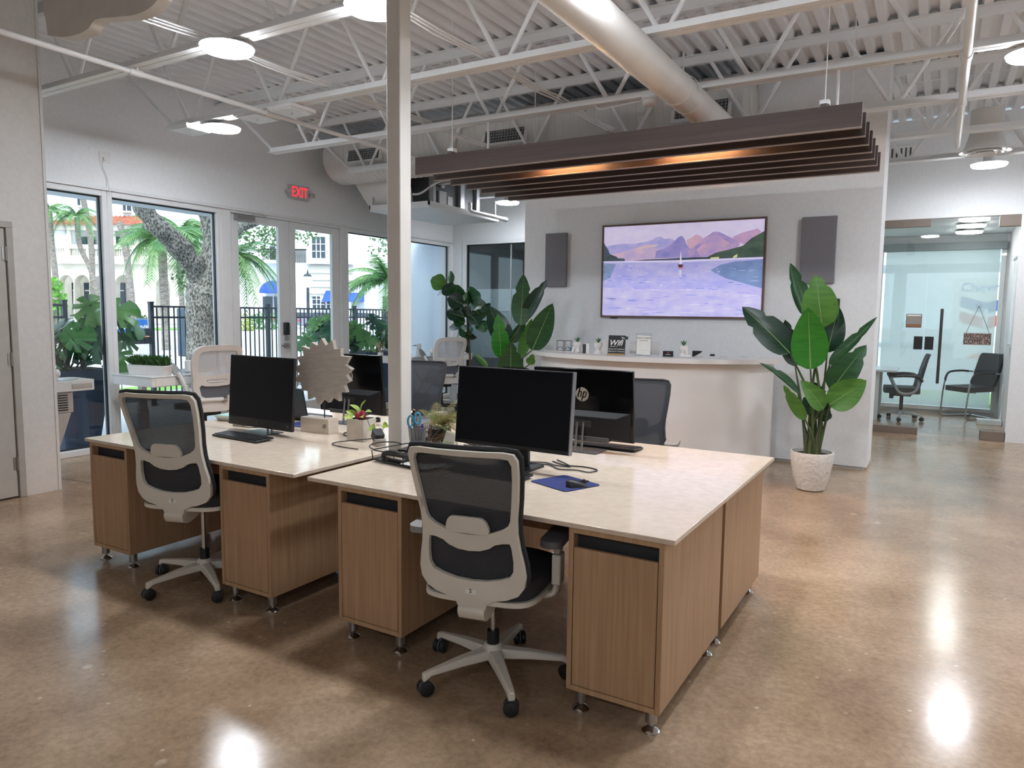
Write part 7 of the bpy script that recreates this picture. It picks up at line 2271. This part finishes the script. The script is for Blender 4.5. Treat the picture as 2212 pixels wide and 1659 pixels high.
P(bB, 'dome_awning', MB().prism(a, lambda u, v, hh: (u, hh, v), -0.6, 1.2), AWN, smooth=0)
for x0, x1, yt, yb_ in ((703, 724, 626, 652), (755, 785, 632, 652)):
    a, b, c_, d_ = ub(x0, yb_), ub(x1, yb_), ub(x1, yt), ub(x0, yt)
    P(bB, 'awning', MB().add([(a[0], -1.6, a[1]), (b[0], -1.6, b[1]), (c_[0], 0.3, c_[1]), (d_[0], 0.3, d_[1]), (a[0], 0.3, a[1]), (b[0], 0.3, b[1])], [(0, 1, 2, 3), (0, 3, 4), (1, 5, 2), (0, 4, 5, 1)]), AWN, smooth=0)
bC, uc = facade('far_white_block', 'plain white block behind the column window', 95, 820)
rect(bC, 'wall', uc, 770, 700, 900, 515, WHITEB, -4, 0)
rect(bC, 'coping', uc, 768, 518, 902, 512, IVORY, -4, 0.3)
rect(bC, 'window', uc, 800, 620, 815, 590, DGL, 0, 0.1)

# petrol sign and forecourt glimpsed through the office shade
p_ = at(2130, 668, Y=34)
t = T('petrol_sign', 'pole sign with blue and red chevrons seen through the office shade', 'sign', (p_[0], 34, -0.05))
zc = p_[2] + 0.05
P(t, 'pole', MB().cyl((0, 0.1, 0), (0, 0.1, zc), 0.15, n=12), FRAME)
P(t, 'panel', MB().box(-1.1, 0, zc - 1.3, 1.1, 0.2, zc + 1.2), PAPER)
text('sign_words', 'Chevron', 0.5, mat('sign_blue', '2f6fc4'), t, (0, -0.02, zc + 0.85), (pi / 2, 0, 0))
for dz, c_ in ((0.25, '2a4fa0'), (-0.35, 'c8402f')):
    P(t, 'chevron', MB().prism([(-0.85, 0.25), (0, 0.0), (0.85, 0.25), (0.85, -0.15), (0, -0.42), (-0.85, -0.15)], lambda u, v, hh: (u, hh, zc + dz + v), -0.03, -0.005), mat('chev_' + c_, c_, 0.5), smooth=0)
P(t, 'lower_panel', MB().box(-1.0, 0, zc - 3.6, 0.8, 0.2, zc - 1.4), PAPER)
P(t, 'round_mark', MB().cyl((0, -0.02, zc - 2.4), (0, 0.0, zc - 2.4), 0.7, n=24), mat('sign_orange', 'e58a5c'), smooth=0)
one('far_lawn', MB().box(-4, 15.2, -0.06, 8, 17.5, 0.02), LAWN, 'strip of grass outside the office window', 'lawn')
t = T('forecourt_canopy', 'pale forecourt canopy beyond the office window', 'canopy', (-2.0, 45, -0.05))
P(t, 'roof', MB().box(-8, -4, 4.2, 6, 4, 5.2), WHITEB, smooth=0)
for x_ in (-6, 0, 5):
    P(t, 'pillar', MB().box(x_ - 0.3, -0.3, 0, x_ + 0.3, 0.3, 4.2), WHITEB, smooth=0)
tt = T('street_tree', 'round green tree beyond the office window', 'tree', (5.0, 40, -0.05))
P(tt, 'trunk', MB().tube([(0, 0, 0), (0.1, 0, 3.0), (0, 0, 5)], [0.3, 0.22, 0.15], 8), PTR)
o = P(tt, 'foliage', leafcloud(MB(), (0, 0, 6.5), (3, 3, 2.2), 900, 0.3, r5), OAKL, smooth=0, fix=False)
o['kind'] = 'stuff'
